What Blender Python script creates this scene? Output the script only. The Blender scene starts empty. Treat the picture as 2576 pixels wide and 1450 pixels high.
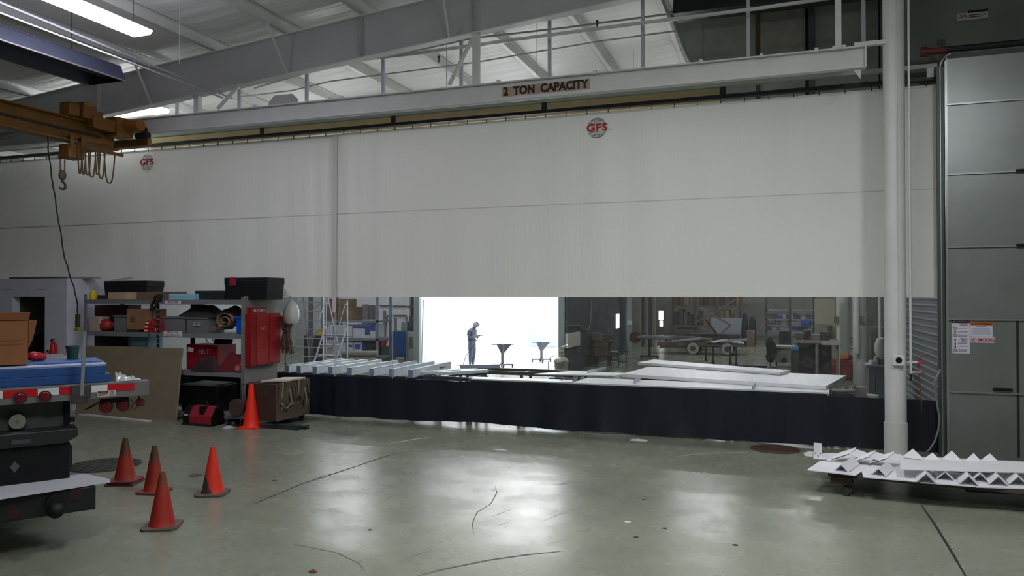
# Industrial bay with a long vinyl curtain -- everything is built here in mesh code.
LAMP, LAMP_V, LAMP_R, BOOTH_L, EXPO = 53.0, 30.0, 41.0, 16.0, 0.36
FRONT_LAMPS = [(-1.8, 7.6, 'fluorescent light hung over the middle of the open front floor'),
               (-2.0, 1.0, 'fluorescent light hung nearest the viewer, high over the front floor'),
               (3.6, 7.2, 'fluorescent light hung over the front floor before the metal door')]
REAR_LAMPS = [(-16.7, 27.0, 'lit strip light in the rear hall above the pallet rack'), (-8.5, 25.9, 'lit strip light in the rear hall above the white booth front'),
              (-3.05, 32.9, 'lit strip light in the rear hall above the brown trailer'), (-12.0, 19.0, 'lit strip light just behind the curtain, above the white channels'),
              (-2.5, 19.5, 'lit strip light just behind the curtain, above the long white panels'), (-19.8, 32.0, 'lit strip light in the rear hall, far back at the left'),
              (-20.0, 20.0, 'added unseen strip light brightening the white divider wall'), (-6.5, 20.5, 'lit strip light behind the curtain in front of the white booth'),  # divider wall lamp is added out of sight to brighten that wall
              (1.5, 20.5, 'added unseen strip light brightening the hall by the ribbed metal wall'), (0.5, 44.0, 'lit strip light by the far wall of the rear hall'),  # ribbed wall lamp is added out of sight to brighten the right rear
              (2.2, 38.5, 'added unseen strip light brightening the far right of the rear hall'), (-3.4, 41.0, 'added unseen strip light brightening the far racking of the rear hall')]  # both lamps added, unseen, to lift the dim far right
import bpy, bmesh, math, random
from math import radians, sin, cos, tan, atan, atan2, pi, sqrt
from mathutils import Vector, Matrix, noise
random.seed(7)
sc = bpy.context.scene
C = sc.collection
# ------------------------------------------------------------------ camera
F, CX, CY, HC = 1900.0, 1288.0, 725.0, 2.7
YAW, PIT = radians(19.4), radians(0.69)
fw = Vector((-sin(YAW)*cos(PIT), cos(YAW)*cos(PIT), sin(PIT)))
rt = Vector((cos(YAW), sin(YAW), 0))
up = rt.cross(fw)
EYE = Vector((0, 0, HC))
cam = bpy.data.cameras.new('camera'); camo = bpy.data.objects.new('camera', cam); C.objects.link(camo)
cam.sensor_width = 36; cam.lens = 36*F/2576; cam.clip_end = 300
mm = Matrix((rt, up, -fw)).transposed().to_4x4(); mm.translation = EYE
camo.matrix_world = mm
sc.camera = camo
def ray(px, py): return fw + rt*((px-CX)/F) - up*((py-CY)/F)
def aY(px, py, Y):
    d = ray(px, py); return EYE + d*(Y/d.y)
def aX(px, py, X):
    d = ray(px, py); return EYE + d*(X/d.x)
def aZ(px, py, z=0.0):
    d = ray(px, py); return EYE + d*((z-HC)/d.z)
def pX(px, Y): return aY(px, 748, Y).x
# ------------------------------------------------------------------ materials
def lin(h):
    h = h.lstrip('#'); o = []
    for i in (0, 2, 4):
        c = int(h[i:i+2], 16)/255
        o.append(c/12.92 if c <= .04045 else ((c+.055)/1.055)**2.4)
    return (*o, 1)
MATS = {}
def mat(name, hx, rough=.6, metal=0, var=0, scale=4, bump=0, bscale=30, spec=.5, stretch=None, h2=None, bdist=.02):
    if name in MATS: return MATS[name]
    m = bpy.data.materials.new(name); m.use_nodes = True
    nt = m.node_tree; b = nt.nodes['Principled BSDF']
    b.inputs['Roughness'].default_value = rough; b.inputs['Metallic'].default_value = metal
    b.inputs['Specular IOR Level'].default_value = spec
    col = lin(hx); b.inputs['Base Color'].default_value = col
    if var or bump or h2:
        tc = nt.nodes.new('ShaderNodeTexCoord'); src = tc.outputs['Object']
        if stretch:
            mp = nt.nodes.new('ShaderNodeMapping'); mp.inputs['Scale'].default_value = stretch
            nt.links.new(src, mp.inputs['Vector']); src = mp.outputs['Vector']
    if var or h2:
        n = nt.nodes.new('ShaderNodeTexNoise'); n.inputs['Scale'].default_value = scale; n.inputs['Detail'].default_value = 5
        nt.links.new(src, n.inputs['Vector'])
        r = nt.nodes.new('ShaderNodeValToRGB'); nt.links.new(n.outputs['Fac'], r.inputs['Fac'])
        if h2:
            c0, c1 = col, lin(h2); r.color_ramp.elements[0].position = .4; r.color_ramp.elements[1].position = .62
        else:
            c0 = (*[x*(1-var) for x in col[:3]], 1); c1 = (*[min(1, x*(1+var)) for x in col[:3]], 1)
            r.color_ramp.elements[0].position = .3; r.color_ramp.elements[1].position = .7
        r.color_ramp.elements[0].color = c0; r.color_ramp.elements[1].color = c1
        nt.links.new(r.outputs['Color'], b.inputs['Base Color'])
    if bump:
        n2 = nt.nodes.new('ShaderNodeTexNoise'); n2.inputs['Scale'].default_value = bscale; n2.inputs['Detail'].default_value = 3
        nt.links.new(src, n2.inputs['Vector'])
        bp = nt.nodes.new('ShaderNodeBump'); bp.inputs['Strength'].default_value = bump; bp.inputs['Distance'].default_value = bdist
        nt.links.new(n2.outputs['Fac'], bp.inputs['Height']); nt.links.new(bp.outputs['Normal'], b.inputs['Normal'])
    MATS[name] = m; return m
def emit(name, hx, strength):
    if name in MATS: return MATS[name]
    m = bpy.data.materials.new(name); m.use_nodes = True
    b = m.node_tree.nodes['Principled BSDF']
    b.inputs['Base Color'].default_value = lin(hx); b.inputs['Emission Color'].default_value = lin(hx)
    b.inputs['Emission Strength'].default_value = strength
    MATS[name] = m; return m
# ------------------------------------------------------------------ mesh builder
WM = {}
def wm(o): return WM.get(o.name, Matrix.Identity(4)) if o else Matrix.Identity(4)
_fontcache = {}
class MB:
    def __init__(s, frame=None):
        s.v = []; s.f = []
        s.M = wm(frame) if frame is not None and not isinstance(frame, Matrix) else (frame or Matrix.Identity(4))
    def add(s, vs, fs, M=None):
        b = len(s.v); M = s.M @ M if M is not None else s.M
        s.v += [M @ Vector(v) for v in vs]; s.f += [tuple(i+b for i in f) for f in fs]; return s
    def box(s, x0, y0, z0, x1, y1, z1, M=None):
        v = [(x, y, z) for z in (z0, z1) for y in (y0, y1) for x in (x0, x1)]
        return s.add(v, [(0,2,3,1),(4,5,7,6),(0,1,5,4),(2,6,7,3),(0,4,6,2),(1,3,7,5)], M)
    def ob(s, c, size, rot=(0,0,0)):
        from mathutils import Euler
        M = Matrix.Translation(Vector(c)) @ Euler([radians(a) for a in rot]).to_matrix().to_4x4()
        a = [q/2 for q in size]; return s.box(-a[0], -a[1], -a[2], a[0], a[1], a[2], M)
    def bar(s, p, q, w, h, upv=(0,0,1)):
        p, q = Vector(p), Vector(q); d = q-p; L = d.length
        if L < 1e-6: return s
        d.normalize(); u = Vector(upv)
        if abs(d.dot(u)) > .99: u = Vector((0,1,0))
        x = d.cross(u).normalized(); z = x.cross(d)
        M = Matrix((x, d, z)).transposed().to_4x4(); M.translation = p
        return s.box(-w/2, 0, -h/2, w/2, L, h/2, M)
    def cyl(s, p, q, r0, r1=None, n=14, cap=True):
        p, q = Vector(p), Vector(q); r1 = r0 if r1 is None else r1
        d = (q-p).normalized(); u = Vector((0,0,1)) if abs(d.z) < .9 else Vector((1,0,0))
        x = d.cross(u).normalized(); y = d.cross(x)
        v = []
        for c, r in ((p, r0), (q, r1)):
            v += [c + (x*cos(2*pi*i/n) + y*sin(2*pi*i/n))*r for i in range(n)]
        f = [(i, (i+1) % n, n+(i+1) % n, n+i) for i in range(n)]
        if cap: f += [tuple(range(n))[::-1], tuple(range(n, 2*n))]
        return s.add(v, f)
    def tube(s, pts, r, n=8):
        pts = [Vector(p) for p in pts]; v = []; px = None
        for i, p in enumerate(pts):
            d = (pts[min(i+1, len(pts)-1)] - pts[max(i-1, 0)]).normalized()
            if px is None:
                u = Vector((0,0,1)) if abs(d.z) < .9 else Vector((1,0,0)); px = d.cross(u).normalized()
            else:
                px = (px - d*px.dot(d)); px = px.normalized() if px.length > 1e-6 else d.orthogonal().normalized()
            py = d.cross(px); rr = r[i] if isinstance(r, (list, tuple)) else r
            v += [p + (px*cos(2*pi*k/n) + py*sin(2*pi*k/n))*rr for k in range(n)]
        f = []
        for i in range(len(pts)-1):
            for k in range(n):
                f.append((i*n+k, i*n+(k+1) % n, (i+1)*n+(k+1) % n, (i+1)*n+k))
        f += [tuple(range(n))[::-1], tuple(range((len(pts)-1)*n, len(pts)*n))]
        return s.add(v, f)
    def lathe(s, prof, n=20, c=(0,0,0), M=None):
        v = [(c[0]+r*cos(2*pi*k/n), c[1]+r*sin(2*pi*k/n), c[2]+z) for r, z in prof for k in range(n)]
        f = []
        for i in range(len(prof)-1):
            for k in range(n):
                f.append((i*n+k, i*n+(k+1) % n, (i+1)*n+(k+1) % n, (i+1)*n+k))
        if prof[0][0] > 1e-5: f.append(tuple(range(n))[::-1])
        if prof[-1][0] > 1e-5: f.append(tuple(range((len(prof)-1)*n, len(prof)*n)))
        return s.add(v, f, M)
    def prism(s, poly, ax, lo, hi, M=None):
        n = len(poly)
        def P(a, b, t): return (t, a, b) if ax == 'x' else (a, t, b) if ax == 'y' else (a, b, t)
        v = [P(a, b, lo) for a, b in poly] + [P(a, b, hi) for a, b in poly]
        f = [tuple(range(n))[::-1], tuple(range(n, 2*n))] + [(i, (i+1) % n, n+(i+1) % n, n+i) for i in range(n)]
        return s.add(v, f, M)
    def slab(s, pts, h):
        """closed slab: polygon of 3d points (top), thickness h downwards"""
        n = len(pts); t = [Vector(p) for p in pts]; v = t + [p - Vector((0,0,h)) for p in t]
        return s.add(v, [tuple(range(n)), tuple(range(n, 2*n))[::-1]] + [(i, n+i, n+(i+1) % n, (i+1) % n) for i in range(n)])
    def sph(s, c, r, n=14, m=9, sc3=(1,1,1), jit=0):
        v = []; f = []
        for j in range(m+1):
            a = pi*j/m
            for k in range(n):
                b = 2*pi*k/n; d = Vector((sin(a)*cos(b), sin(a)*sin(b), cos(a)))
                q = 1 + (jit*noise.noise(d*2.3 + Vector(c)*3) if jit else 0)
                v.append((c[0]+d.x*r*sc3[0]*q, c[1]+d.y*r*sc3[1]*q, c[2]+d.z*r*sc3[2]*q))
        for j in range(m):
            for k in range(n):
                f.append((j*n+k, (j+1)*n+k, (j+1)*n+(k+1) % n, j*n+(k+1) % n))
        return s.add(v, f)
    def grid(s, fn, nu, nv):
        v = [fn(i/nu, j/nv) for j in range(nv+1) for i in range(nu+1)]
        f = [(j*(nu+1)+i, j*(nu+1)+i+1, (j+1)*(nu+1)+i+1, (j+1)*(nu+1)+i) for j in range(nv) for i in range(nu)]
        return s.add(v, f)
    def text(s, string, size, M, xs=1.0, bold=0.0, depth=.004, align='CENTER', spacing=1.0):
        key = (string, bold, align, spacing)
        if key not in _fontcache:
            cu = bpy.data.curves.new('t', 'FONT'); cu.body = string; cu.size = 1; cu.align_x = align; cu.align_y = 'CENTER'
            cu.offset = bold; cu.resolution_u = 3; cu.space_character = spacing
            o = bpy.data.objects.new('t', cu); C.objects.link(o)
            dg = bpy.context.evaluated_depsgraph_get()
            me = bpy.data.meshes.new_from_object(o.evaluated_get(dg))
            _fontcache[key] = ([tuple(v.co) for v in me.vertices], [tuple(p.vertices) for p in me.polygons])
            bpy.data.objects.remove(o); bpy.data.curves.remove(cu); bpy.data.meshes.remove(me)
        vs, fs = _fontcache[key]
        return s.add([(x*size*xs, y*size, depth) for x, y, z in vs], fs, M)
    def build(s, name, m, parent=None, smooth=False, bevel=0, origin=None, sub=0, solid=0):
        me = bpy.data.meshes.new(name)
        if parent is not None: I = wm(parent).inverted()
        else:
            if origin is None:
                xs = [v.x for v in s.v]; ys = [v.y for v in s.v]; zs = [v.z for v in s.v]
                origin = ((min(xs)+max(xs))/2, (min(ys)+max(ys))/2, min(zs))
            I = Matrix.Translation(-Vector(origin))
        me.from_pydata([I @ v for v in s.v], [], s.f)
        bm = bmesh.new(); bm.from_mesh(me); bmesh.ops.recalc_face_normals(bm, faces=bm.faces); bm.to_mesh(me); bm.free()
        o = bpy.data.objects.new(name, me); C.objects.link(o)
        if parent is not None:
            o.parent = parent; WM[o.name] = wm(parent).copy()
        else:
            o.location = origin; WM[o.name] = Matrix.Translation(Vector(origin))
        for q in (m if isinstance(m, list) else [m]): me.materials.append(q)
        if smooth:
            for p in me.polygons: p.use_smooth = True
            if smooth == 'auto':
                try: me.set_sharp_from_angle(angle=radians(40))
                except Exception: pass
        if bevel:
            b = o.modifiers.new('bevel', 'BEVEL'); b.width = bevel; b.segments = 2; b.limit_method = 'ANGLE'
        if sub:
            b = o.modifiers.new('sub', 'SUBSURF'); b.levels = sub; b.render_levels = sub
        if solid:
            b = o.modifiers.new('solid', 'SOLIDIFY'); b.thickness = solid
        return o
def tagp(o, label, cat, group=None, kind=None):
    o['label'] = label; o['category'] = cat
    if group: o['group'] = group
    if kind: o['kind'] = kind
    return o
def T(name, label, cat, loc=(0,0,0), rz=0, group=None):
    o = bpy.data.objects.new(name, None); C.objects.link(o)
    o.location = loc; o.rotation_euler = (0, 0, rz); o.empty_display_size = .1
    WM[o.name] = Matrix.Translation(Vector(loc)) @ Matrix.Rotation(rz, 4, 'Z')
    return tagp(o, label, cat, group)
def O(name, mb, m, label, cat, group=None, **k):
    return tagp(mb.build(name, m, None, **k), label, cat, group)
def S(name, mb, m, **k):
    o = mb.build(name, m, None, **k); o['kind'] = 'structure'; return o
def dup(root, loc, rz=None, label=None, group=None):
    r = root.copy(); C.objects.link(r); r.location = loc
    if rz is not None: r.rotation_euler = (0, 0, rz)
    WM[r.name] = Matrix.Translation(Vector(loc)) @ Matrix.Rotation(r.rotation_euler.z, 4, 'Z')
    if label: r['label'] = label
    if group: r['group'] = group
    for ch in list(root.children):
        c = ch.copy(); C.objects.link(c); c.parent = r
        for g in list(ch.children):
            d = g.copy(); C.objects.link(d); d.parent = c
    return r
def face(o, x=(1,0,0), y=(0,0,1)):
    """frame with local x along x, local y along y, local z out of the surface"""
    x, y = Vector(x).normalized(), Vector(y).normalized(); z = x.cross(y)
    M = Matrix((x, y, z)).transposed().to_4x4(); M.translation = Vector(o); return M
ORD = ['first','second','third','fourth','fifth','sixth','seventh','eighth','ninth','tenth','eleventh','twelfth','thirteenth','fourteenth','fifteenth','sixteenth','seventeenth','eighteenth']
# ------------------------------------------------------------------ palette
white_paint = mat('white_paint', 'c9cac8', .45, var=.05, scale=2)
beam_paint = mat('beam_paint', 'cfd0cf', .5, var=.04, scale=2)
grey_paint = mat('rafter_grey_paint', 'aeaeaf', .55, var=.05, scale=1.5)
galv = mat('galvanised', '8d9492', .42, .75, var=.10, scale=3, bump=.05)
galv_dark = mat('galvanised_dark', '59605c', .5, .5, var=.15, scale=2)
steel_grey = mat('shelf_grey_steel', '7f8183', .5, .2, var=.08, scale=5)
dark_steel = mat('dark_steel', '2c2d2f', .5, .4, var=.2)
black_plastic = mat('black_plastic', '0d0e11', .55, var=.15, spec=.25)
black_rubber = mat('black_rubber', '121212', .8)
crane_yellow = mat('crane_yellow', '7a521b', .5, var=.12, scale=3)
crane_dark = mat('crane_dark', '33281c', .6)
card = mat('cardboard', '8f6846', .85, var=.08, scale=6)
card_light = mat('cardboard_light', 'b39a7c', .85, var=.08)
wood_dark = mat('brown_plywood', '3c281f', .7, var=.2, scale=3, stretch=(1,1,6))
wood_mid = mat('weathered_plywood', '57493c', .75, var=.2, scale=3)
red_paint = mat('red_paint', 'b5121c', .45, var=.06)
red_dark = mat('dark_red_fabric', '6b1019', .8, var=.2)
red_label = mat('white_letter', 'e8e2e0', .5)
blue_paint = mat('blue_paint', '1c57a8', .45, var=.08)
light_blue = mat('light_blue_foam', '8fc6d8', .7)
grey_bin = mat('grey_plastic', '6d7074', .55, var=.08)
brass = mat('brass', '8a6f3a', .4, .8)
chrome = mat('chrome', 'c8c8c8', .2, 1)
powder = mat('white_powder_coat', 'e3e4e8', .4, spec=.5, var=.02)
rope_tan = mat('rope', '6b5347', .9, var=.3, scale=30)
black_ink = mat('black_ink', '151515', .6)

# ================================================================== SETTING
XL, XR, YF, YB = -29.0, 13.0, -9.0, 56.0
YC = 14.7                                    # curtain plane
YR = 13.8                                    # rafter / runway plane
a1, a2 = aY(600, 214, YR-.1), aY(1300, 57, YR-.1)
b1, b2 = aY(600, 114, YR-.1), aY(1069, 0, YR-.1)
SL = ((a2.z-a1.z)/(a2.x-a1.x) + (b2.z-b1.z)/(b2.x-b1.x))/2
def zb(x): return a1.z + SL*(x-a1.x)         # rafter bottom
def zt(x): return b1.z + SL*(x-b1.x)         # rafter top
PUR = [-11.85 + 1.9*k for k in range(-9, 13)]
# floor ------------------------------------------------------------
fm = bpy.data.materials.new('sealed_concrete'); fm.use_nodes = True
nt = fm.node_tree; bs = nt.nodes['Principled BSDF']; L = nt.links.new
tc = nt.nodes.new('ShaderNodeTexCoord')
def nz(scale, detail=6, st=None, rough=.6):
    n = nt.nodes.new('ShaderNodeTexNoise'); n.inputs['Scale'].default_value = scale; n.inputs['Detail'].default_value = detail; n.inputs['Roughness'].default_value = rough
    if st:
        mp = nt.nodes.new('ShaderNodeMapping'); mp.inputs['Scale'].default_value = st; mp.inputs['Rotation'].default_value = (0, 0, .25)
        L(tc.outputs['Object'], mp.inputs['Vector']); L(mp.outputs['Vector'], n.inputs['Vector'])
    else: L(tc.outputs['Object'], n.inputs['Vector'])
    return n
def rmp(src, p0, c0, p1, c1):
    r = nt.nodes.new('ShaderNodeValToRGB'); L(src, r.inputs['Fac'])
    r.color_ramp.elements[0].position = p0; r.color_ramp.elements[0].color = c0
    r.color_ramp.elements[1].position = p1; r.color_ramp.elements[1].color = c1; return r.outputs['Color']
def mixc(fac, A, B, mode='MIX'):
    m = nt.nodes.new('ShaderNodeMixRGB'); m.blend_type = mode
    if isinstance(fac, float): m.inputs[0].default_value = fac
    else: L(fac, m.inputs[0])
    for i, q in ((1, A), (2, B)):
        if isinstance(q, tuple): m.inputs[i].default_value = q
        else: L(q, m.inputs[i])
    return m.outputs[0]
base = rmp(nz(.45).outputs['Fac'], .35, lin('747a6c'), .68, lin('858976'))
fine = rmp(nz(7, 8).outputs['Fac'], .3, (.90, .90, .90, 1), .7, (1.05, 1.05, 1.05, 1))
base = mixc(1.0, base, fine, 'MULTIPLY')
stain = rmp(nz(1.1, 8, (1, 1.9, 1), .75).outputs['Fac'], .50, (0, 0, 0, 1), .80, (.38, .38, .38, 1))
base = mixc(stain, base, lin('98948a'))
dark = rmp(nz(2.2, 7, (.5, 1.6, 1), .7).outputs['Fac'], .55, (0, 0, 0, 1), .85, (.3, .3, .3, 1))
base = mixc(dark, base, lin('55564e'))
scr = rmp(nz(3, 9, (.25, 9, 1), .8).outputs['Fac'], .69, (0, 0, 0, 1), .76, (.3, .3, .3, 1))
base = mixc(scr, base, lin('46463f'))
L(base, bs.inputs['Base Color'])
rr = rmp(nz(1.6, 8).outputs['Fac'], .3, (.20, .20, .20, 1), .75, (.34, .34, .34, 1)); L(rr, bs.inputs['Roughness'])
bp = nt.nodes.new('ShaderNodeBump'); bp.inputs['Strength'].default_value = .025; bp.inputs['Distance'].default_value = .02
L(nz(11, 5, (.5, 1.8, 1)).outputs['Fac'], bp.inputs['Height']); L(bp.outputs['Normal'], bs.inputs['Normal'])
bs.inputs['Specular IOR Level'].default_value = .27
floor = S('floor', MB().box(XL, YF, -.2, XR, YB, 0), fm, origin=(0, 0, 0))
def strip(pts, w, h=.0015):
    mb = MB(); pts = [aZ(*p) for p in pts]
    L_, R_ = [], []
    for i, p in enumerate(pts):
        d = (pts[min(i+1, len(pts)-1)] - pts[max(i-1, 0)]).normalized(); n = Vector((-d.y, d.x, 0))
        ww = w*(.5 if i in (0, len(pts)-1) else 1)
        L_.append(p+n*ww/2); R_.append(p-n*ww/2)
    v = [Vector((q.x, q.y, h)) for q in L_+R_]; n = len(pts)
    mb.add(v, [(i, i+1, n+i+1, n+i) for i in range(n-1)]); return mb
joint_m = mat('floor_joint_sealant', '1f201c', .8); crack_m = mat('floor_crack', '5d5c54', .8); scuff_m = mat('floor_scuff', 'b5b3aa', .7)
strip([(2318, 1272), (2350, 1318), (2400, 1400), (2440, 1470)], .03).build('control_joint', joint_m, floor)
strip([(640, 1268), (760, 1218), (860, 1186), (960, 1152), (1010, 1138)], .03).build('control_joint', joint_m, floor)
strip([(1050, 1450), (1120, 1432), (1230, 1410), (1330, 1396), (1410, 1388)], .03).build('floor_crack', crack_m, floor)
strip([(1192, 1345), (1188, 1318), (1200, 1290), (1235, 1268), (1250, 1240), (1246, 1225)], .012).build('floor_crack', crack_m, floor)
strip([(740, 1370), (850, 1392), (905, 1420), (918, 1440)], .012).build('floor_crack', crack_m, floor)
strip([(980, 1117), (1030, 1108), (1085, 1100)], .05).build('floor_scuff', scuff_m, floor)
strip([(1700, 1150), (1760, 1142), (1880, 1138)], .03).build('floor_scuff', scuff_m, floor)
random.seed(21)
for k in range(16):
    px, py = random.uniform(960, 1480), random.uniform(1170, 1420); ln = random.uniform(25, 110); sl = random.uniform(-.45, -.05)
    strip([(px, py), (px+ln*.5, py+ln*.5*sl+random.uniform(-2, 2)), (px+ln, py+ln*sl)], .006).build('floor_scratch', crack_m, floor)
for px, py in ((808, 1162), (1620, 1258), (1672, 1330), (1742, 1146), (1600, 1352), (930, 1334), (1850, 1372), (690, 1210)):
    p = aZ(px, py); MB().cyl((p.x, p.y, 0), (p.x, p.y, .0016), random.uniform(.015, .035), n=10).build('floor_spot', joint_m, floor)
# ceiling ----------------------------------------------------------
cm = mat('insulation_facing', 'd6d7d4', .5, var=.04, scale=1.2, bump=.9, bscale=1.4, stretch=(.22, 2.4, 1), bdist=.06)
def ceil_fn(u, v):
    x = XL + (XR-XL)*u; y = YF + (YB-YF)*v
    ph = ((x - PUR[0])/1.9) % 1.0
    sag = .09*(1-abs(2*ph-1)**4)
    wr = .025*noise.noise(Vector((x*.5, y*2.2, 1)))
    return Vector((x, y, zt(x) + .235 - sag*.8 + wr*(1-abs(2*ph-1)**3)))
S('ceiling', MB().grid(ceil_fn, 176, 240), cm, smooth=True, origin=(0, 0, 9))
# outer walls
wl = mat('wall_panel_paint', 'b9bab6', .6, var=.05)
wback = mat('wall_back_paint', 'b9b9b5', .65, var=.08)
S('wall_left', MB().box(XL-.2, YF, 0, XL, YB, 10), wl)
S('wall_right', MB().box(XR, YF, 0, XR+.2, YB, 11), wl)
S('wall_front', MB().box(XL, YF-.2, 0, XR, YF, 11), wl)
wb = S('wall_back', MB().box(XL, YB, 0, XR, YB+.2, 11), wback)
# far left partition
YP = 35.0
S('wall_partition', MB().box(XL, YP, 0, pX(1048, YP)-.4, YP+.2, 6), mat('partition_white', 'c9ccd2', .6, var=.05))
ink = mat('dark_line_pipe', '4a4c50', .6)
# ------------------------------------------------------------------ rafter
rf = T('roof_rafter', 'large grey sloping steel I-beam under the white roof, spanning the top of the hall', 'beam', (a1.x, YR, zb(a1.x)))
X0, X1 = XL+.2, XR-.2
def slope_box(y0, y1, f0, f1, xa=X0, xb=X1, mb=None):
    mb = mb or MB()
    return mb.add([(xa, y0, f0(xa)), (xb, y0, f0(xb)), (xb, y1, f0(xb)), (xa, y1, f0(xa)), (xa, y0, f1(xa)), (xb, y0, f1(xb)), (xb, y1, f1(xb)), (xa, y1, f1(xa))],
                  [(3,2,1,0),(4,5,6,7),(0,1,5,4),(1,2,6,5),(2,3,7,6),(3,0,4,7)])
slope_box(YR-.008, YR+.008, lambda x: zb(x)+.012, lambda x: zt(x)-.012).build('web', grey_paint, rf)
slope_box(YR-.11, YR+.11, lambda x: zb(x)-.006, lambda x: zb(x)+.014).build('bottom_flange', white_paint, rf)
slope_box(YR-.11, YR+.11, lambda x: zt(x)-.014, lambda x: zt(x)+.004).build('top_flange', white_paint, rf)
for px in (910, 250, 1195):
    x = pX(px, YR); MB().box(x-.006, YR-.1, zb(x)+.014, x+.006, YR+.1, zt(x)-.014).build('stiffener', grey_paint, rf)
for (pa, ya, pb, yb2) in ((670, 58, 722, 168), (1107, 2, 1130, 80), (330, 160, 380, 246)):
    p = aY(pb, yb2, YR-.1); p.z = zb(p.x)+.02; q = Vector((aY(pa, ya, YR-.75).x, YR-.75, 0)); q.z = zt(q.x)+.06
    MB().bar(p, q, .04, .04).build('flange_brace', white_paint, rf)
# purlins ----------------------------------------------------------
vis = [x for x in PUR if -18 < x < 4]
pur_mesh = None
for i, x in enumerate(PUR):
    z0 = zt(x)+.006
    mb = MB()
    mb.box(x-.004, YF, z0, x+.004, YB, z0+.2); mb.box(x-.12, YF, z0, x, YB, z0+.006); mb.box(x, YF, z0+.194, x+.075, YB, z0+.2)
    mb.box(x-.12, YF, z0, x-.114, YB, z0+.025)
    o = ORD[i] if i < 18 else str(i)
    if x in vis: lab = 'white roof purlin above the hall, %s from the left between crane and dark enclosure' % ORD[vis.index(x)]
    elif x < -18: lab = 'white roof purlin far left under the roof, %s outside the crane side' % ORD[PUR.index(x)]
    else: lab = 'white roof purlin over the dark metal enclosure, %s past the last hanger' % ORD[PUR.index(x)-PUR.index(vis[-1])]
    O('roof_purlin', mb, white_paint, lab, 'purlin', 'roof purlins')
# ------------------------------------------------------------------ curtain
def vinyl(name, hx, trans=.12):
    m = bpy.data.materials.new(name); m.use_nodes = True; n = m.node_tree
    b = n.nodes['Principled BSDF']; b.inputs['Base Color'].default_value = lin(hx); b.inputs['Roughness'].default_value = .45
    t = n.nodes.new('ShaderNodeBsdfTranslucent'); t.inputs['Color'].default_value = lin(hx)
    mx = n.nodes.new('ShaderNodeMixShader'); mx.inputs[0].default_value = trans
    n.links.new(b.outputs[0], mx.inputs[1]); n.links.new(t.outputs[0], mx.inputs[2]); n.links.new(mx.outputs[0], n.nodes['Material Output'].inputs[0])
    # fine vertical wrinkles
    tcx = n.nodes.new('ShaderNodeTexCoord'); mp = n.nodes.new('ShaderNodeMapping'); mp.inputs['Scale'].default_value = (5, 1, .35)
    nn = n.nodes.new('ShaderNodeTexNoise'); nn.inputs['Scale'].default_value = 2.5; nn.inputs['Detail'].default_value = 4
    bb = n.nodes.new('ShaderNodeBump'); bb.inputs['Strength'].default_value = .25; bb.inputs['Distance'].default_value = .03
    n.links.new(tcx.outputs['Object'], mp.inputs[0]); n.links.new(mp.outputs[0], nn.inputs['Vector']); n.links.new(nn.outputs['Fac'], bb.inputs['Height']); n.links.new(bb.outputs[0], b.inputs['Normal'])
    return m
white_vinyl = vinyl('white_vinyl', 'e4e4de', .10)
black_vinyl = mat('black_vinyl', '161c27', .42, bump=.25, bscale=5, spec=.45, stretch=(3, 1, .5))
clear = bpy.data.materials.new('clear_vinyl'); clear.use_nodes = True; n = clear.node_tree
for q in list(n.nodes):
    if q.type == 'BSDF_PRINCIPLED': n.nodes.remove(q)
tr = n.nodes.new('ShaderNodeBsdfTransparent'); tr.inputs['Color'].default_value = (.93, .95, .95, 1)
gl = n.nodes.new('ShaderNodeBsdfGlossy'); gl.inputs['Roughness'].default_value = .07
df = n.nodes.new('ShaderNodeBsdfDiffuse'); df.inputs['Color'].default_value = (.7, .72, .72, 1)
m1 = n.nodes.new('ShaderNodeMixShader'); m1.inputs[0].default_value = .35
m2 = n.nodes.new('ShaderNodeMixShader')
tcx = n.nodes.new('ShaderNodeTexCoord'); nn = n.nodes.new('ShaderNodeTexNoise'); nn.inputs['Scale'].default_value = 9; nn.inputs['Detail'].default_value = 4
n.links.new(tcx.outputs['Object'], nn.inputs['Vector'])
bb = n.nodes.new('ShaderNodeBump'); bb.inputs['Strength'].default_value = .8; bb.inputs['Distance'].default_value = .03
n.links.new(nn.outputs['Fac'], bb.inputs['Height']); n.links.new(bb.outputs[0], gl.inputs['Normal'])
rp = n.nodes.new('ShaderNodeValToRGB'); rp.color_ramp.elements[0].position = .45; rp.color_ramp.elements[1].position = .8
rp.color_ramp.elements[0].color = (.045, .045, .045, 1); rp.color_ramp.elements[1].color = (.14, .14, .14, 1)
n.links.new(nn.outputs['Fac'], rp.inputs['Fac']); n.links.new(rp.outputs['Color'], m2.inputs[0])
n.links.new(gl.outputs[0], m1.inputs[2]); n.links.new(df.outputs[0], m1.inputs[1])
n.links.new(tr.outputs[0], m2.inputs[1]); n.links.new(m1.outputs[0], m2.inputs[2])
n.links.new(m2.outputs[0], n.nodes['Material Output'].inputs[0])
weld = bpy.data.materials.new('clear_weld_strip'); weld.use_nodes = True; n = weld.node_tree
b = n.nodes['Principled BSDF']; b.inputs['Base Color'].default_value = lin('c4ccd4'); b.inputs['Roughness'].default_value = .2
t = n.nodes.new('ShaderNodeBsdfTransparent'); mx = n.nodes.new('ShaderNodeMixShader'); mx.inputs[0].default_value = .55
n.links.new(b.outputs[0], mx.inputs[1]); n.links.new(t.outputs[0], mx.inputs[2]); n.links.new(mx.outputs[0], n.nodes['Material Output'].inputs[0])
hem_white = mat('white_vinyl_hem', 'd2d1ca', .5); seam_mat = mat('vinyl_weld_line', 'c9c8c2', .35)
Z0, Z1, Z2, Z3, Z4 = .03, .92, 2.70, 4.57, 6.36
XS = pX(845, YC)
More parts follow.
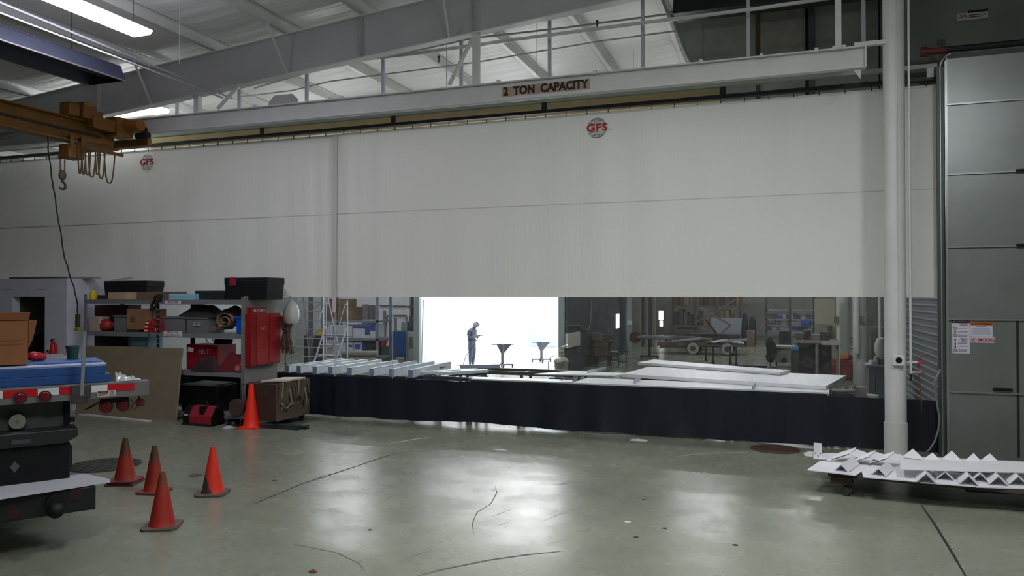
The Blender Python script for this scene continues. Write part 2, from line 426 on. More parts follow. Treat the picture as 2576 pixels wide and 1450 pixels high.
def wave(x, z, y0):
    a = .010 + .016*max(0, (2.0-z)/2.0)
    near = math.exp(-((x-XS)/.9)**2) + .8*math.exp(-((x-2.62)/.6)**2)
    w = a*sin(x*6.3+.7*sin(x*1.7)) + .022*noise.noise(Vector((x*.9, z*.25, y0))) + near*.009*sin(x*17+z*.3)
    return y0 + w*(.35+.65*min(1, (Z4-z)/1.2))
def curtain(name_label, xa, xb, y0):
    t = T('curtain', name_label, 'curtain', ((xa+xb)/2, y0, 0))
    def sheet(z0, z1, dy=0, dens=.055, nv=None):
        nu = int((xb-xa)/dens); nv = nv or max(2, int((z1-z0)/.2))
        return MB().grid(lambda u, v: Vector((xa+(xb-xa)*u, wave(xa+(xb-xa)*u, z0+(z1-z0)*v, y0)+dy, z0+(z1-z0)*v)), nu, nv)
    def skirtfn(u, v):
        x = xa+(xb-xa)*u; z = Z0+(Z1-Z0)*v
        lift = (.035*max(0, noise.noise(Vector((x*1.1, 3, 0)))) + .05*math.exp(-((x-pX(1200, YC))/.9)**2))*(1-v)**2
        return Vector((x, wave(x, z, y0) - .05*(1-v)**3*(.5+noise.noise(Vector((x*2, 7, 0)))), z+lift))
    MB().grid(skirtfn, int((xb-xa)/.055), 14).build('black_skirt', black_vinyl, t, smooth=True)
    sheet(Z1, Z2).build('clear_window', clear, t, smooth=True)
    sheet(Z2, Z3).build('white_panel', white_vinyl, t, smooth=True)
    sheet(Z3, Z4).build('white_panel', white_vinyl, t, smooth=True)
    sheet(Z3-.010, Z3+.010, -.004, nv=1).build('weld_seam', seam_mat, t, smooth=True)
    sheet(Z4-.03, Z4+.02, -.004, nv=1).build('top_hem', hem_white, t, smooth=True)
    mb = MB()
    n = 0; x = xa+.2; first = None
    while x < xb-.1:
        if first is None:
            m_ = MB().cyl((x, y0-.03, Z4+.005), (x, y0-.012, Z4+.005), .012, n=8); m_.box(x-.006, y0-.02, Z4+.005, x+.006, y0+.0, Z4+.075)
            first = m_.build('hanger_roller', dark_steel, t); fx = x
        else:
            c = first.copy(); C.objects.link(c); c.parent = t; c.location = (x-fx, 0, 0)
        x += .43
    return t
XCR = pX(2364, YC)
cur_r = curtain('long white vinyl curtain right of the vertical seam, with clear window band and black skirt', XS, XCR, YC)
cur_l = curtain('white vinyl curtain left of the vertical seam, behind the shelf and block room', -24.5, XS+.12, YC+.06)
sg = MB()
sg.grid(lambda u, v: Vector((XS-.05+.10*u, YC-.035, Z1+(Z4-Z1)*v)), 1, 40)
white_strip = MB().grid(lambda u, v: Vector((XS-.06+.10*u, wave(XS, Z2+(Z4-Z2)*v, YC)-.03, Z2-.35+(Z4-Z2+.35)*v)), 2, 30)
white_strip.build('overlap_strip', hem_white, cur_r, smooth=True)
MB().grid(lambda u, v: Vector((XS-.03+.07*u, YC-.03, Z1+(Z2-.35-Z1)*v)), 1, 10).build('clear_weld', weld, cur_r)
for px, w in ((989, .03), (1022, .015)):
    x = pX(px, YC); MB().grid(lambda u, v: Vector((x-w/2+w*u, wave(x, Z1+(Z2-Z1)*v, YC)-.006, Z1+(Z2-Z1)*v)), 1, 10).build('clear_weld', weld, cur_r)
# printed globe marks on the curtains
def logo(px, py, parent, y0, k=1.0):
    c = aY(px, py, y0-.03); R = .195*k
    gm = mat('logo_grey', '4c5058', .5); rm = mat('logo_red', 'a30a20', .5)
    mb = MB(); FR = face((c.x, y0-.034, c.z))
    def arc(fn, a0, a1, n=24):
        for i in range(n):
            p = fn(a0+(a1-a0)*i/n); q = fn(a0+(a1-a0)*(i+1)/n)
            if abs(p[1]) < .36*R*1.0 or abs(q[1]) < .36*R: continue
            P, Q = FR @ Vector((p[0], p[1], 0)), FR @ Vector((q[0], q[1], 0)); mb.bar(P, Q, .004, .0075)
    for kx in (1.0, .72, .34): 
        arc(lambda a: (R*kx*cos(a), R*sin(a)), 0, 2*pi, 48)
    arc(lambda a: (0, a), -R, R, 20)
    for zz in (.52, .80):
        for sgn in (1, -1):
            hw = R*sqrt(1-zz*zz); arc(lambda a: (a, sgn*R*(zz-.10*(1-(a/hw)**2))), -hw, hw, 14)
    mb.build('globe_mark', gm, parent)
    MB().text('GFS', .20*k, FR @ Matrix.Translation((0, 0, .003)), xs=1.22, bold=.035, spacing=1.08).build('logo_lettering', rm, parent)
    MB().text('®', .05*k, FR @ Matrix.Translation((.275*k, -.05*k, .003))).build('registered_mark', gm, parent)
logo(1502, 322, cur_r, YC)
logo(370, 409, cur_l, YC+.06)
# ------------------------------------------------------------------ curtain track + channel + hangers
tk = T('curtain_track', 'dark steel track rail hung along the top edge of the long curtain', 'track', (-9, YC, 6.44))
MB().box(-24.5, YC-.03, 6.45, XCR+.02, YC+.09, 6.515).build('rail', dark_steel, tk)
for px in (375, 660, 990, 1371, 1820, 2343):
    x = pX(px, YC); MB().box(x-.055, YC-.045, 6.50, x+.055, YC-.025, 6.66).build('hanger_plate', dark_steel if px < 2300 else white_paint, tk)
chn = O('support_channel', MB().box(-24.5, YC-.05, 6.66, XCR-.02, YC+.05, 6.73), mat('channel_grey_green', 'a8b2ac', .5, .1), 'grey-green steel channel running level above the curtain track', 'channel')
O('valance_board', MB().box(pX(378, YC+.2), YC+.18, 6.44, pX(1812, YC+.2), YC+.22, 6.78), mat('tan_board', 'e8d3a4', .8, var=.06), 'tan board strip seen between the curtain track and the channel above it', 'board')
hp = [443, 600, 770, 963, 1160, 1383, 1618, 1885, 2176]
for i, px in enumerate(hp):
    x = pX(px, YC); w = .032
    O('hanger_post', MB().box(x-w, YC-w, 6.73, x+w, YC+w, zt(x)+.05), mat('hanger_blue_grey', 'bcc1c8', .5), 'thin blue-grey square post between roof and curtain channel, %s from the left' % ORD[i], 'post', 'curtain hanger posts')
# ------------------------------------------------------------------ runway beam
xr0, xr1 = -23.5, pX(2180, YR)
rw = T('crane_runway_beam', 'white runway beam lettered 2 TON CAPACITY hung level in front of the curtain', 'crane beam', (-9, YR, 6.5))
MB().box(xr0, YR-.007, 6.535, xr1, YR+.007, 6.865).build('web', white_paint, rw)
MB().box(xr0, YR-.075, 6.52, xr1, YR+.075, 6.538).build('bottom_flange', white_paint, rw)
MB().box(xr0, YR-.09, 6.862, xr1, YR+.09, 6.885).build('top_flange', white_paint, rw)
MB().box(xr1-.012, YR-.08, 6.53, xr1+.012, YR+.08, 6.885).build('end_plate', white_paint, rw)
MB().prism([(-.02, 0), (.10, 0), (-.02, -.17)], 'x', 0, .015, Matrix.Translation((pX(2165, YR), YR, 6.52)) @ Matrix.Rotation(pi/2, 4, 'Z')).build('end_stop', white_paint, rw)
for px in (1254, 1497, 1766, 1918, 2057, 2102, 2126, 860, 830, 640, 1030):
    x = pX(px, YR-.08); MB().box(x-.03, YR-.11, 6.85, x+.03, YR-.03, 6.915).build('beam_clamp', white_paint, rw)
# splice plate (eight-sided)
p0, p1 = aY(677, 275, YR), aY(750, 235, YR); xa, xb, za, zz = p0.x, p1.x, 6.88, p1.z
MB().prism([(xa, za), (xb, za), (xb, zz-.12), (xb-.15, zz), (xa+.15, zz), (xa, zz-.14)], 'y', YR-.02, YR+.0).build('gusset_plate', grey_paint, rw)
pl, pr = aY(1262, 232, YR-.008), aY(1484, 212, YR-.008)
cw = (pr.x-pl.x); zc = (aY(1262, 232, YR).z + aY(1484, 212, YR).z)/2
MB().box(pl.x, YR-.0105, zc-.095, pr.x, YR-.0075, zc+.095).build('lettering_backing', mat('tan_tape', 'a5917c', .7, var=.12, scale=3), rw)
MB().text('2  TON  CAPACITY', .215, face(((pl.x+pr.x)/2, YR-.011, zc-.002)), xs=cw/2.36*1.23, bold=.05).build('capacity_lettering', mat('dark_brown_letter', '1d1512', .6), rw)
MB().box(pX(2152, YR), YR-.05, 6.886, pX(2234, YR), YR+.05, 6.956).build('tie_strut', white_paint, rw)
for i, (px, lab) in enumerate(((495, 'wide white hanger post from rafter to runway beam, beside the crane end'), (1198, 'wide white hanger post from rafter to runway beam, left of the lettering'), (2112, 'wide white hanger post at the right end of the runway beam'))):
    x = pX(px, YR); w = .062 if i < 2 else .047
    O('beam_hanger', MB().box(x-w, YR-w, 6.89, x+w, YR+w, zb(x)-.008), beam_paint, lab, 'post', 'runway beam hangers')
for (pa, ya, pb, y2, lab) in ((548, 286, 604, 212, 'diagonal white pipe brace beside the left wide hanger post'), (1130, 224, 1190, 94, 'diagonal white pipe brace beside the wide hanger post near the lettering')):
    p = aY(pa, ya, YR); q = aY(pb, y2, YR); p.z = 6.95
    O('sway_brace', MB().cyl(p, q, .042, n=12), beam_paint, lab, 'brace', smooth='auto')
# sprinkler pipes
pp = O('sprinkler_pipe', MB().tube([aY(780, 166, 14.25), aY(1050, 134, 14.25), aY(1300, 99, 14.25), aY(1505, 72, 14.25), aY(1900, 22, 14.25), aY(2110, -8, 14.25)], .034, 10), white_paint, 'white sprinkler pipe running level behind the big rafter', 'pipe', smooth=True)
O('sprinkler_pipe', MB().tube([aY(640, 222, 15.4), aY(830, 166, 15.4), aY(1010, 135, 15.4), aY(1190, 96, 15.4), aY(1420, 70, 15.4), aY(1690, 34, 15.4)], .022, 8), mat('pipe_grey', 'a7aba8', .5), 'thin grey sprinkler branch pipe sloping below the white roof', 'pipe', smooth=True)
O('sprinkler_pipe', MB().tube([aY(600, 244, 15.9), aY(735, 228, 15.9), aY(830, 205, 15.9), aY(1190, 158, 15.9), aY(1500, 105, 15.9), aY(1700, 78, 15.9)], .018, 8), mat('pipe_grey', 'a7aba8', .5), 'thinnest grey pipe low under the white roof beyond the hanger posts', 'pipe', smooth=True)
for px, py, Y, lab in ((1104, 146, 14.25, 'small dark sprinkler head on the white pipe left of the wide post'), (1502, 57, 14.25, 'small dark sprinkler head on the white pipe near the dark enclosure')):
    p = aY(px, py, Y); mb = MB().cyl((p.x, p.y, p.z-.09), (p.x, p.y, p.z), .012); mb.lathe([(.03, 0), (.035, .02), (.01, .05)], 10, (p.x, p.y, p.z))
    O('ceiling_sprinkler', mb, dark_steel, lab, 'sprinkler', 'sprinkler heads')
for i, (px, y0, y1, Y, lab) in enumerate(((1351, 40, 215, 14.9, 'slim hanging rod right of the wide hanger post'), (1123, 200, 262, 16, 'slim rod hanging beside the fifth post'), (452, 84, 160, 11.5, 'slim rod hanging in front of the rafter above the crane'))):
    p, q = aY(px, y0, Y), aY(px, y1, Y)
    O('hanging_rod', MB().cyl(q, (q.x, q.y, zt(q.x)+.1), .008, n=6), grey_paint, lab, 'rod')
# conduits in front of the rafter
for (pa, pb, r, lab) in (((-60, -18), (582, 247), .022, 'upper of two long white conduits slanting past the ceiling light'), ((-60, 10), (560, 246), .019, 'lower of two long white conduits slanting past the ceiling light')):
    z = 7.3 if r > .020 else 7.05
    p, q = aZ(pa[0], pa[1], z), aZ(pb[0], pb[1], z)
    O('conduit', MB().cyl(p, q, r, n=10), mat('conduit_grey', '8b8d93', .5), lab, 'conduit', smooth='auto')

# ================================================================== LIGHT FIXTURES
lamp_e = emit('lamp_diffuser', 'f6f7fa', LAMP)
lamp_v = emit('lamp_diffuser_left', 'f0eeff', LAMP_V)
lamp_r = emit('lamp_diffuser_rear', 'f6f7fa', LAMP_R)
def fixture(x, y, z, rz, lab, em, ln=2.44, w=.5, group='ceiling strip lights', open_=False):
    t = T('ceiling_light', lab, 'light', (x, y, z), rz, group)
    f = MB(t)
    if open_: f.prism([(-.13, .048), (-.08, .12), (.08, .12), (.13, .048)], 'y', -ln/2-.02, ln/2+.02); f.build('housing', white_paint, t); MB(t).prism([(-.14, -.01), (-.10, .045), (.10, .045), (.14, -.01), (.07, -.06), (-.07, -.06)], 'y', -ln/2, ln/2).build('diffuser', em, t)
    else:
        f.prism([(-w/2+.06, 0.03), (-.10, .10), (.10, .10), (w/2-.06, .03)], 'y', -ln/2-.02, ln/2+.02); f.build('housing', white_paint, t)
        MB(t).prism([(-w/2, .015), (-w/2+.05, .04), (w/2-.05, .04), (w/2, .015), (w/2-.07, -.05), (-w/2+.07, -.05)], 'y', -ln/2, ln/2).build('diffuser', em, t)
    for s in (-1, 1):
        h = zt(x)+.15-z
        MB(t).cyl((0, s*ln*.42, .1), (0, s*ln*.42, h), .006, n=6).build('suspension_wire', dark_steel, t)
    return t
fixture(-10.66, 9.22, 7.4, 0, 'bright long fluorescent light at the upper left in front of the rafter', lamp_v)
b2l = fixture(-16.1, 15.35, 7.52, radians(90)-.0, 'lit fluorescent light above the yellow crane end, behind the rafter', lamp_r, w=.3, open_=True)
for x, y, lab in FRONT_LAMPS: fixture(x, y, 7.4, 0, lab, lamp_e)
for x, y, lab in REAR_LAMPS: fixture(x, y, 7.0, pi/2, lab, lamp_r, open_=True)
# ------------------------------------------------------------------ radiant heater hood
ht = T('radiant_heater', 'dark blue-grey radiant heater hood hanging over the left of the floor', 'heater', (-12.4, 7.6, 6.9))
hm = mat('heater_hood', '363b4c', .5, .3, var=.1); him = mat('heater_inside', '232a3a', .6)
hx0, hx1, hy0, hy1, hz = -12.86, -11.95, 3.5, 11.3, 6.9
MB().add([(hx1, hy0, hz), (hx1, hy1, hz), (hx1-.1, hy1, hz+.29), (hx1-.1, hy0, hz+.29)], [(0,1,2,3)]).build('right_side', hm, ht, solid=.012)
MB().add([(hx0, hy0, hz), (hx0, hy1, hz), (hx0+.1, hy1, hz+.29), (hx0+.1, hy0, hz+.29)], [(0,1,2,3)]).build('left_side', hm, ht, solid=.012)
MB().box(hx0+.09, hy0, hz+.28, hx1-.09, hy1, hz+.295).build('top_panel', hm, ht)
for y in (hy1, 8.9, 6.2): MB().prism([(hx0+.01, hz), (hx1-.01, hz), (hx1-.1, hz+.28), (hx0+.1, hz+.28)], 'y', y-.012, y).build('divider', him, ht)
MB().cyl((-12.4, hy0, hz+.14), (-12.4, hy1-.03, hz+.14), .05).build('burner_tube', dark_steel, ht, smooth='auto')
for y in (5, 10.5): MB().cyl((-12.4, y, hz+.29), (-12.4, y, zt(-12.4)+.1), .006, n=6).build('suspension_wire', dark_steel, ht)
for s in (hx0, hx1): MB().box(s-.02, hy0, hz-.012, s+.02, hy1, hz+.012).build('edge_rail', mat('heater_edge', '6d6a72', .5, .4), ht)
# ------------------------------------------------------------------ bridge crane
XB = -14.4
cr = T('bridge_crane', 'yellow underhung bridge crane with motor drive at the upper left', 'crane', (XB, 9, 6.05))
MB().box(XB-.012, -3, 6.07, XB+.012, 13.3, 6.54).build('bridge_web', crane_yellow, cr)
MB().box(XB-.15, -3, 6.05, XB+.15, 13.3, 6.075).build('bottom_flange', crane_yellow, cr)
MB().box(XB-.17, -3, 6.535, XB+.17, 13.3, 6.56).build('top_flange', crane_yellow, cr)
MB().box(XB+.013, -3, 6.28, XB+.05, 12.9, 6.33).build('conductor_bar', crane_dark, cr)
MB().box(XB-.75, YR-.12, 6.22, XB+.62, YR-.0, 6.40).build('end_truck', crane_yellow, cr, bevel=.01)
for s in (-.55, .45):
    for y in (YR-.035, YR+.035): MB().cyl((XB+s, y-.015, 6.612), (XB+s, y+.015, 6.612), .07).build('wheel', crane_dark, cr, smooth='auto')
    MB().box(XB+s-.06, YR-.12, 6.36, XB+s+.06, YR-.10, 6.62).build('wheel_bracket', crane_yellow, cr)
def yb(px, X=XB): return aX(px, 748, X).y
MB().box(XB+.02, yb(258), 6.34, XB+.40, yb(300), 6.78).build('gear_housing', crane_yellow, cr, bevel=.03)
MB().cyl((XB+.40, yb(285), 6.60), (XB+.78, yb(285), 6.60), .13, n=18).build('drive_motor', mat('motor_brown_yellow', '8f5a1c', .5, var=.1), cr, smooth='auto')
MB().cyl((XB+.62, yb(290), 6.37), (XB+.95, yb(290), 6.37), .075, n=14).build('rubber_bumper', black_rubber, cr, smooth='auto')
for (pa, pb, z0, z1, xo0, xo1, nm) in ((145, 172, 6.57, 6.85, .0, .3, 'gearbox'), (178, 212, 6.57, 6.92, -.05, .33, 'gearbox'), (200, 256, 6.40, 6.66, .17, .38, 'control_box'), (212, 232, 6.66, 6.80, .0, .3, 'gearbox')):
    MB().box(XB+xo0, yb(pa), z0, XB+xo1, yb(pb), z1).build(nm, crane_yellow, cr, bevel=.025)
ho = T('chain_hoist', 'yellow chain hoist trolley with hook hanging under the crane bridge', 'hoist', (XB, 12, 5.0))
y0h, y1h = yb(152, XB), yb(197, XB)
MB().box(XB-.16, y0h+.05, 5.68, XB+.16, y1h, 5.99).build('hoist_body', crane_yellow, ho, bevel=.03)
for yy in (y0h+.06, y1h-.1):
    MB().box(XB+.155, yy, 5.9, XB+.18, yy+.08, 6.2).build('trolley_plate', crane_yellow, ho); MB().cyl((XB+.08, yy+.04, 6.125), (XB+.155, yy+.04, 6.125), .045).build('trolley_wheel', crane_dark, ho, smooth='auto')
ph, qh = aX(158, 345, XB), aX(157, 432, XB)
def chain(p, q, nm, parent, m):
    p, q = Vector(p), Vector(q); n = int((p-q).length/.05); mb = MB()
    for i in range(n):
        a = p.lerp(q, (i+.1)/n); b2 = p.lerp(q, (i+.95)/n)
        off = Vector((.012, 0, 0)) if i % 2 else Vector((0, .012, 0))
        mb.tube([a, a+off+(b2-a)*.2, a+off+(b2-a)*.8, b2, a-off+(b2-a)*.8, a-off+(b2-a)*.2, a], .0065, 5)
    mb.build(nm, m, parent)
for dx in (-.045, .045): chain((XB, qh.y+dx*1.2, 5.7), (XB, qh.y+dx*1.2, qh.z), 'lift_chain', ho, mat('chain_dark', '2a2622', .5, .5))
hb = MB().sph((XB, qh.y, qh.z-.08), .10, sc3=(.6, .85, 1.15)); hb.build('hook_block', mat('hook_block_brown', '5f5236', .6, var=.2), ho, smooth=True)
hk = []; hc = Vector((XB, qh.y, qh.z-.30))
for i in range(15):
    a = radians(100 - i*19.5); hk.append(hc + Vector((0, cos(a)*.075, sin(a)*.075)))
MB().tube([Vector((XB, qh.y, qh.z-.17)), Vector((XB, qh.y+.005, qh.z-.2))] + hk, [.022]*2 + [.024]*6 + [.03]*4 + [.026, .022, .018, .012, .006], 8).build('hook', mat('hook_steel', '5a4f3c', .45, .6), ho, smooth=True)
# festoon cable loops
fe = T('festoon_cable', 'brown festoon cable hanging in loops under the crane bridge', 'cable', (XB+.2, 12.6, 5.1))
fm2 = mat('cable_brown', '5e4c2c', .6)
MB().box(XB+.16, yb(196), 5.93, XB+.20, yb(292), 6.0).build('festoon_rail', crane_yellow, fe)
for (pa, pb, yb_) in ((196, 207, 436), (206, 216, 439), (214, 228, 441), (222, 241, 446), (240, 252, 440), (246, 264, 449), (262, 289, 461)):
    A, B = aX(pa, 360, XB+.18), aX(pb, 360, XB+.18); zl = aX((pa+pb)/2, yb_, XB+.18).z; A.z = B.z = 5.95
    pts = []
    for i in range(21):
        u = i/20; q = A.lerp(B, u); k = 1-abs(2*u-1)**3.2; q.z = 5.95 + (zl-5.95)*k; pts.append(q)
    MB().tube(pts, .016, 7).build('cable_loop', fm2, fe, smooth=True)
# pendant cord + control
pc = T('crane_pendant', 'black crane pendant control on a long cord hanging beside the shelf post', 'pendant control', (-15.2, 12.9, 2.1))
P0 = aX(119, 345, XB+.05); P0.z = 6.05; P1 = aY(192, 792, 12.75)
pts = []
ctrl = [(119, 345), (124, 400), (134, 470), (148, 560), (163, 650), (180, 705), (193, 750), (196, 792)]
for i, (px, py) in enumerate(ctrl):
    u = i/(len(ctrl)-1); Y = P0.y + (12.75-P0.y)*u; pts.append(aY(px, py, Y))
pts[0] = P0
sm = []
for i in range(len(pts)-1):
    for k in range(6): sm.append(pts[i].lerp(pts[i+1], k/6) + Vector((.012*sin(i*6+k*1.3), 0, 0)))
sm.append(pts[-1])
MB().tube(sm, .014, 7).build('cord', mat('cord_green_black', '24281f', .6), pc, smooth=True)
e = pts[-1]
MB().ob((e.x, e.y, e.z-.14), (.085, .08, .30)).build('control_body', mat('pendant_body', '3a3620', .6, var=.3, scale=20), pc, bevel=.015)
for k in range(4): MB().cyl((e.x-.0, e.y-.055, e.z-.05-.06*k), (e.x, e.y-.038, e.z-.05-.06*k), .014, n=10).build('button', crane_yellow if k % 2 else black_rubber, pc)
MB().ob((e.x, e.y, e.z-.33), (.11, .09, .07)).build('lower_cap', mat('pendant_yellow', '8f8436', .6), pc, bevel=.012)
# ------------------------------------------------------------------ column with services
xc = aZ(2254, 1160).x; yc = aZ(2254, 1160).y
col = T('steel_column', 'white round steel column standing in front of the curtain on the right', 'column', (xc, yc, 0))
MB().cyl((xc, yc, 0), (xc, yc, zt(xc)+.3), .163, n=32).build('pipe_shaft', white_paint, col, smooth='auto')
zs = aY(2254, 1063, yc).z
MB().cyl((xc, yc, 0), (xc, yc, zs), .180, n=32).build('base_sleeve', mat('sleeve_white', 'c4c5bf', .5, var=.06), col, smooth='auto')
zbx = aY(2257, 905, yc).z
bx = MB().ob((xc+.02, yc-.19, zbx), (.18, .09, .165)).build('outlet_box', white_paint, col, bevel=.008)
MB().cyl((xc+.02, yc-.24, zbx+.005), (xc+.02, yc-.233, zbx+.005), .048, n=20).build('round_receptacle', black_plastic, bx)
MB().cyl((xc+.02, yc-.165, zbx+.07), (xc+.02, yc-.165, zt(xc)), .012, n=8).build('conduit', white_paint, col, smooth='auto')
xa_, ya_ = aY(2291, 905, yc-.05).x, yc-.05
al = T('air_line', 'white compressed-air drop pipe with valves beside the white column', 'air line', (xa_, ya_, 1.4))
zlo = aY(2291, 940, ya_).z
MB().cyl((xa_, ya_, zlo), (xa_, ya_, zt(xa_)), .020, n=10).build('drop_pipe', white_paint, al, smooth='auto')
zv = aY(2291, 912, ya_).z
MB().cyl((xa_, ya_, zlo-.12), (xa_, ya_, zlo), .018, n=10).build('drain_filter', black_rubber, al, smooth='auto')
MB().cyl((xa_-.06, ya_, zv), (xa_+.17, ya_, zv), .014, n=8).build('tee_pipe', white_paint, al, smooth='auto')
MB().cyl((xa_, ya_, zv-.16), (xa_+.18, ya_, zv-.16), .012, n=8).build('tee_pipe', white_paint, al, smooth='auto')
MB().ob((xa_+.13, ya_-.02, zv), (.07, .05, .05)).build('valve_handle', red_paint, al, bevel=.01)
MB().cyl((xa_+.17, ya_-.04, zv-.15), (xa_+.17, ya_+.04, zv-.15), .028).build('pressure_gauge', chrome, al, smooth='auto')
hpts = [aY(px, py, ya_) for px, py in ((2310, 925), (2312, 905), (2322, 893), (2335, 893), (2346, 900))]
MB().tube(hpts, .008, 7).build('red_hose', mat('hose_red', '7c1a20', .5), al, smooth=True)
hpts = [aY(px, py, ya_) for px, py in ((2310, 925), (2312, 950), (2316, 985), (2318, 1010), (2318, 1040))]
MB().tube(hpts, .009, 7).build('red_hose', mat('hose_dark_red', '6b3038', .5), al, smooth=True)
gh = [aY(px, py, 14.3) for px, py in ((2366, 930), (2352, 958), (2352, 985), (2357, 1015), (2363, 1050), (2361, 1080), (2352, 1110), (2338, 1132), (2330, 1138))]
O('air_hose', MB().tube(gh, .016, 8), mat('grey_hose', '7c7d84', .5), 'grey hose curving down the black skirt beside the metal door', 'hose', smooth=True)
# ------------------------------------------------------------------ right hand metal enclosure
YD = 14.55
xd0 = pX(2381, YD); ENC = 12.9
gp = mat('galvanised_panel', '8b918f', .38, .65, var=.10, scale=1.3, bump=.03, bscale=8)
dr = S('door_1', MB().box(xd0, YD, .0, 6.0, YD+.08, aY(2420, 145, YD).z), gp)
for y in (262, 438, 621, 803, 985):
    z = aY(2400, y, YD).z
    MB().box(xd0+.02, YD-.035, z-.02, 6.0, YD, z+.006).build('section_rib', mat('rib_steel', 'a5aba9', .35, .8), dr)
    if y in (438, 621): MB().ob((pX(2568, YD), YD-.045, z-.0), (.13, .04, .045)).build('hinge', black_plastic, dr)
MB().box(xd0-.01, YD-.02, 0, xd0+.03, YD, 6.8).build('edge_angle', mat('rib_steel', 'a5aba9', .35, .8), dr)
xm = pX(2559, YD)
MB().box(xm-.02, YD-.006, .05, xm+.02, YD, aY(2559, 806, YD).z).build('pass_door_gap', mat('gap_dark_green', '1f2620', .8), dr)
hz_ = aY(2520, 980, YD).z; MB().ob((pX(2520, YD), YD-.03, hz_), (.28, .04, .045)).build('pull_handle', black_plastic, dr, bevel=.01)
for y in (815, 848, 905, 940, 1030): 
    z = aY(2387, y, YD).z; MB().cyl((xd0+.05, YD-.006, z), (xd0+.05, YD, z), .010, n=8).build('rivet', chrome, dr)
MB().box(xm+.06, YD-.005, aY(2568, 1105, YD).z, xm+.5, YD, aY(2568, 1055, YD).z).build('door_louver', mat('louver_grey', '777d7b', .5, .4), dr)
# track + shaft
tr_ = T('door_track', 'dark green steel door track rising beside the metal door and curving over its top', 'track', (xd0-.08, YD-.05, 0))
zt1 = 6.84; Xk = xd0-.085
trm = mat('track_dark', '46524e', .45, .5)
MB().box(Xk-.05, YD-.06, 0, Xk+.05, YD+.03, zt1-.22).build('vertical_track', trm, tr_)
cv = [Vector((Xk, YD-.07, zt1-.24))] + [Vector((Xk+.24*(1-cos(radians(a))), YD-.07, zt1-.24+.24*sin(radians(a)))) for a in range(10, 91, 10)] + [Vector((6.0, YD-.07, zt1))]
MB().tube(cv, .022, 8).build('curved_rail', mat('rib_steel', 'a5aba9', .35, .8), tr_, smooth=True)
MB().tube([Vector((Xk, YD-.07, .0)), cv[0]], .014, 8).build('edge_rail', mat('rib_steel', 'a5aba9', .35, .8), tr_)
sh = T('torsion_shaft', 'black torsion shaft with red end hub above the metal door', 'shaft', (3.5, YD-.1, 6.9))
sp, sq = aY(2325, 131, YD-.1), aY(2576, 114, YD-.1)
sq = sp + (sq-sp)*2.9; sq.z = sp.z
MB().cyl(sp, sq, .055, n=14).build('shaft_tube', mat('shaft_black', '15191a', .5, .3), sh, smooth='auto')
MB().cyl(sp-Vector((.05, 0, 0)), sp+Vector((.03, 0, 0)), .085, n=16).build('end_hub', mat('hub_red', '5a1518', .5), sh, smooth='auto')
MB().cyl(sp+Vector((.03, 0, 0)), sp+Vector((.32, 0, 0)), .057, n=14).build('red_sleeve', mat('hub_red', '5a1518', .5), sh, smooth='auto')
bx_ = aY(2374, 125, YD-.1).x
MB().box(bx_-.03, YD-.09, 6.72, bx_+.03, YD-.055, 7.06).box(bx_-.09, YD-.085, 6.98, bx_+.02, YD-.06, 7.08).build('bearing_plate', mat('bearing_dark', '23292a', .5, .3), sh)
# header wall above the door and the dark enclosure further back
hw = mat('dark_galvanised_wall', '87918a', .55, .1, var=.15, scale=1.5)
S('wall_header', MB().box(xd0-.55, YD+.5, 6.2, 13, YD+.6, 12), mat('header_dark_wall', '5d645a', .6, .1, var=.12, scale=1.2))
S('wall_booth_front', MB().box(xd0-.02, YD+.09, 0, xd0+.06, YD+.5, 6.4).box(6.0, YD, 0, 13, YD+.1, 7), hw)
YE = 17.6
ew = S('wall_enclosure', MB().box(aY(1745, 100, YE).x, YE, 5.6, 13, YE+.1, 12), hw)
for px, w, mt in ((1909, .10, mat('enc_rust', '4a3f2c', .7)), (2033, .07, black_plastic), (2045, .12, galv_dark), (2215, .02, black_plastic)):
    x = pX(px, YE); MB().box(x-w/2, YE-.03, 5.6, x+w/2, YE, 10).build('panel_trim', mt, ew)
xa_e, xb_e = pX(1914, YE), pX(2022, YE)
MB().box(xa_e, YE-.02, aY(1970, 150, YE).z, xb_e, YE, aY(1970, 25, YE).z).build('access_panel', mat('access_panel', '8f9084', .5, .3, var=.12), ew)
x0e = aY(1745, 100, YE).x
lip = [aY(px, py, YE-.02) for px, py in ((1676, -30), (1690, 40), (1700, 75), (1712, 105), (1726, 140), (1742, 165), (1760, 185))]
S('trim_1', MB().tube(lip, .035, 8), mat('enc_lip', 'b5b7b0', .6), smooth=True)
mbp = MB(); vs = lip + [Vector((x0e+.2, YE-.02, p.z)) for p in lip]; n_ = len(lip)
mbp.add(vs, [(i, i+1, n_+i+1, n_+i) for i in range(n_-1)])
mbp.build('curved_panel', hw, ew)
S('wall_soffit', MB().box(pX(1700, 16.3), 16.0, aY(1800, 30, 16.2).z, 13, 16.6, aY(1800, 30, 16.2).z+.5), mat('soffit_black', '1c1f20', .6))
sg_ = T('nameplate_sign', 'pale lettered nameplate on the dark wall above the metal door', 'sign', (aY(2446, 40, YD+.5).x, YD+.49, aY(2446, 40, YD+.5).z))
p, q = aY(2408, 54, YD+.49), aY(2485, 27, YD+.49)
MB().box(p.x, YD+.475, p.z, q.x, YD+.495, q.z).build('plate', mat('plate_grey', '9a9b97', .5), sg_)
MB().text('GFS', (q.z-p.z)*.62, face((p.x+(q.x-p.x)*.17, YD+.474, p.z+(q.z-p.z)*.5)), bold=.03).build('logo_lettering', mat('plate_dark_red', '4a2024', .6), sg_)
ln = MB()
for k in range(2): ln.box(p.x+(q.x-p.x)*.38, YD+.472, p.z+(q.z-p.z)*(.55-.25*k), p.x+(q.x-p.x)*(.94-.1*k), YD+.476, p.z+(q.z-p.z)*(.66-.25*k))
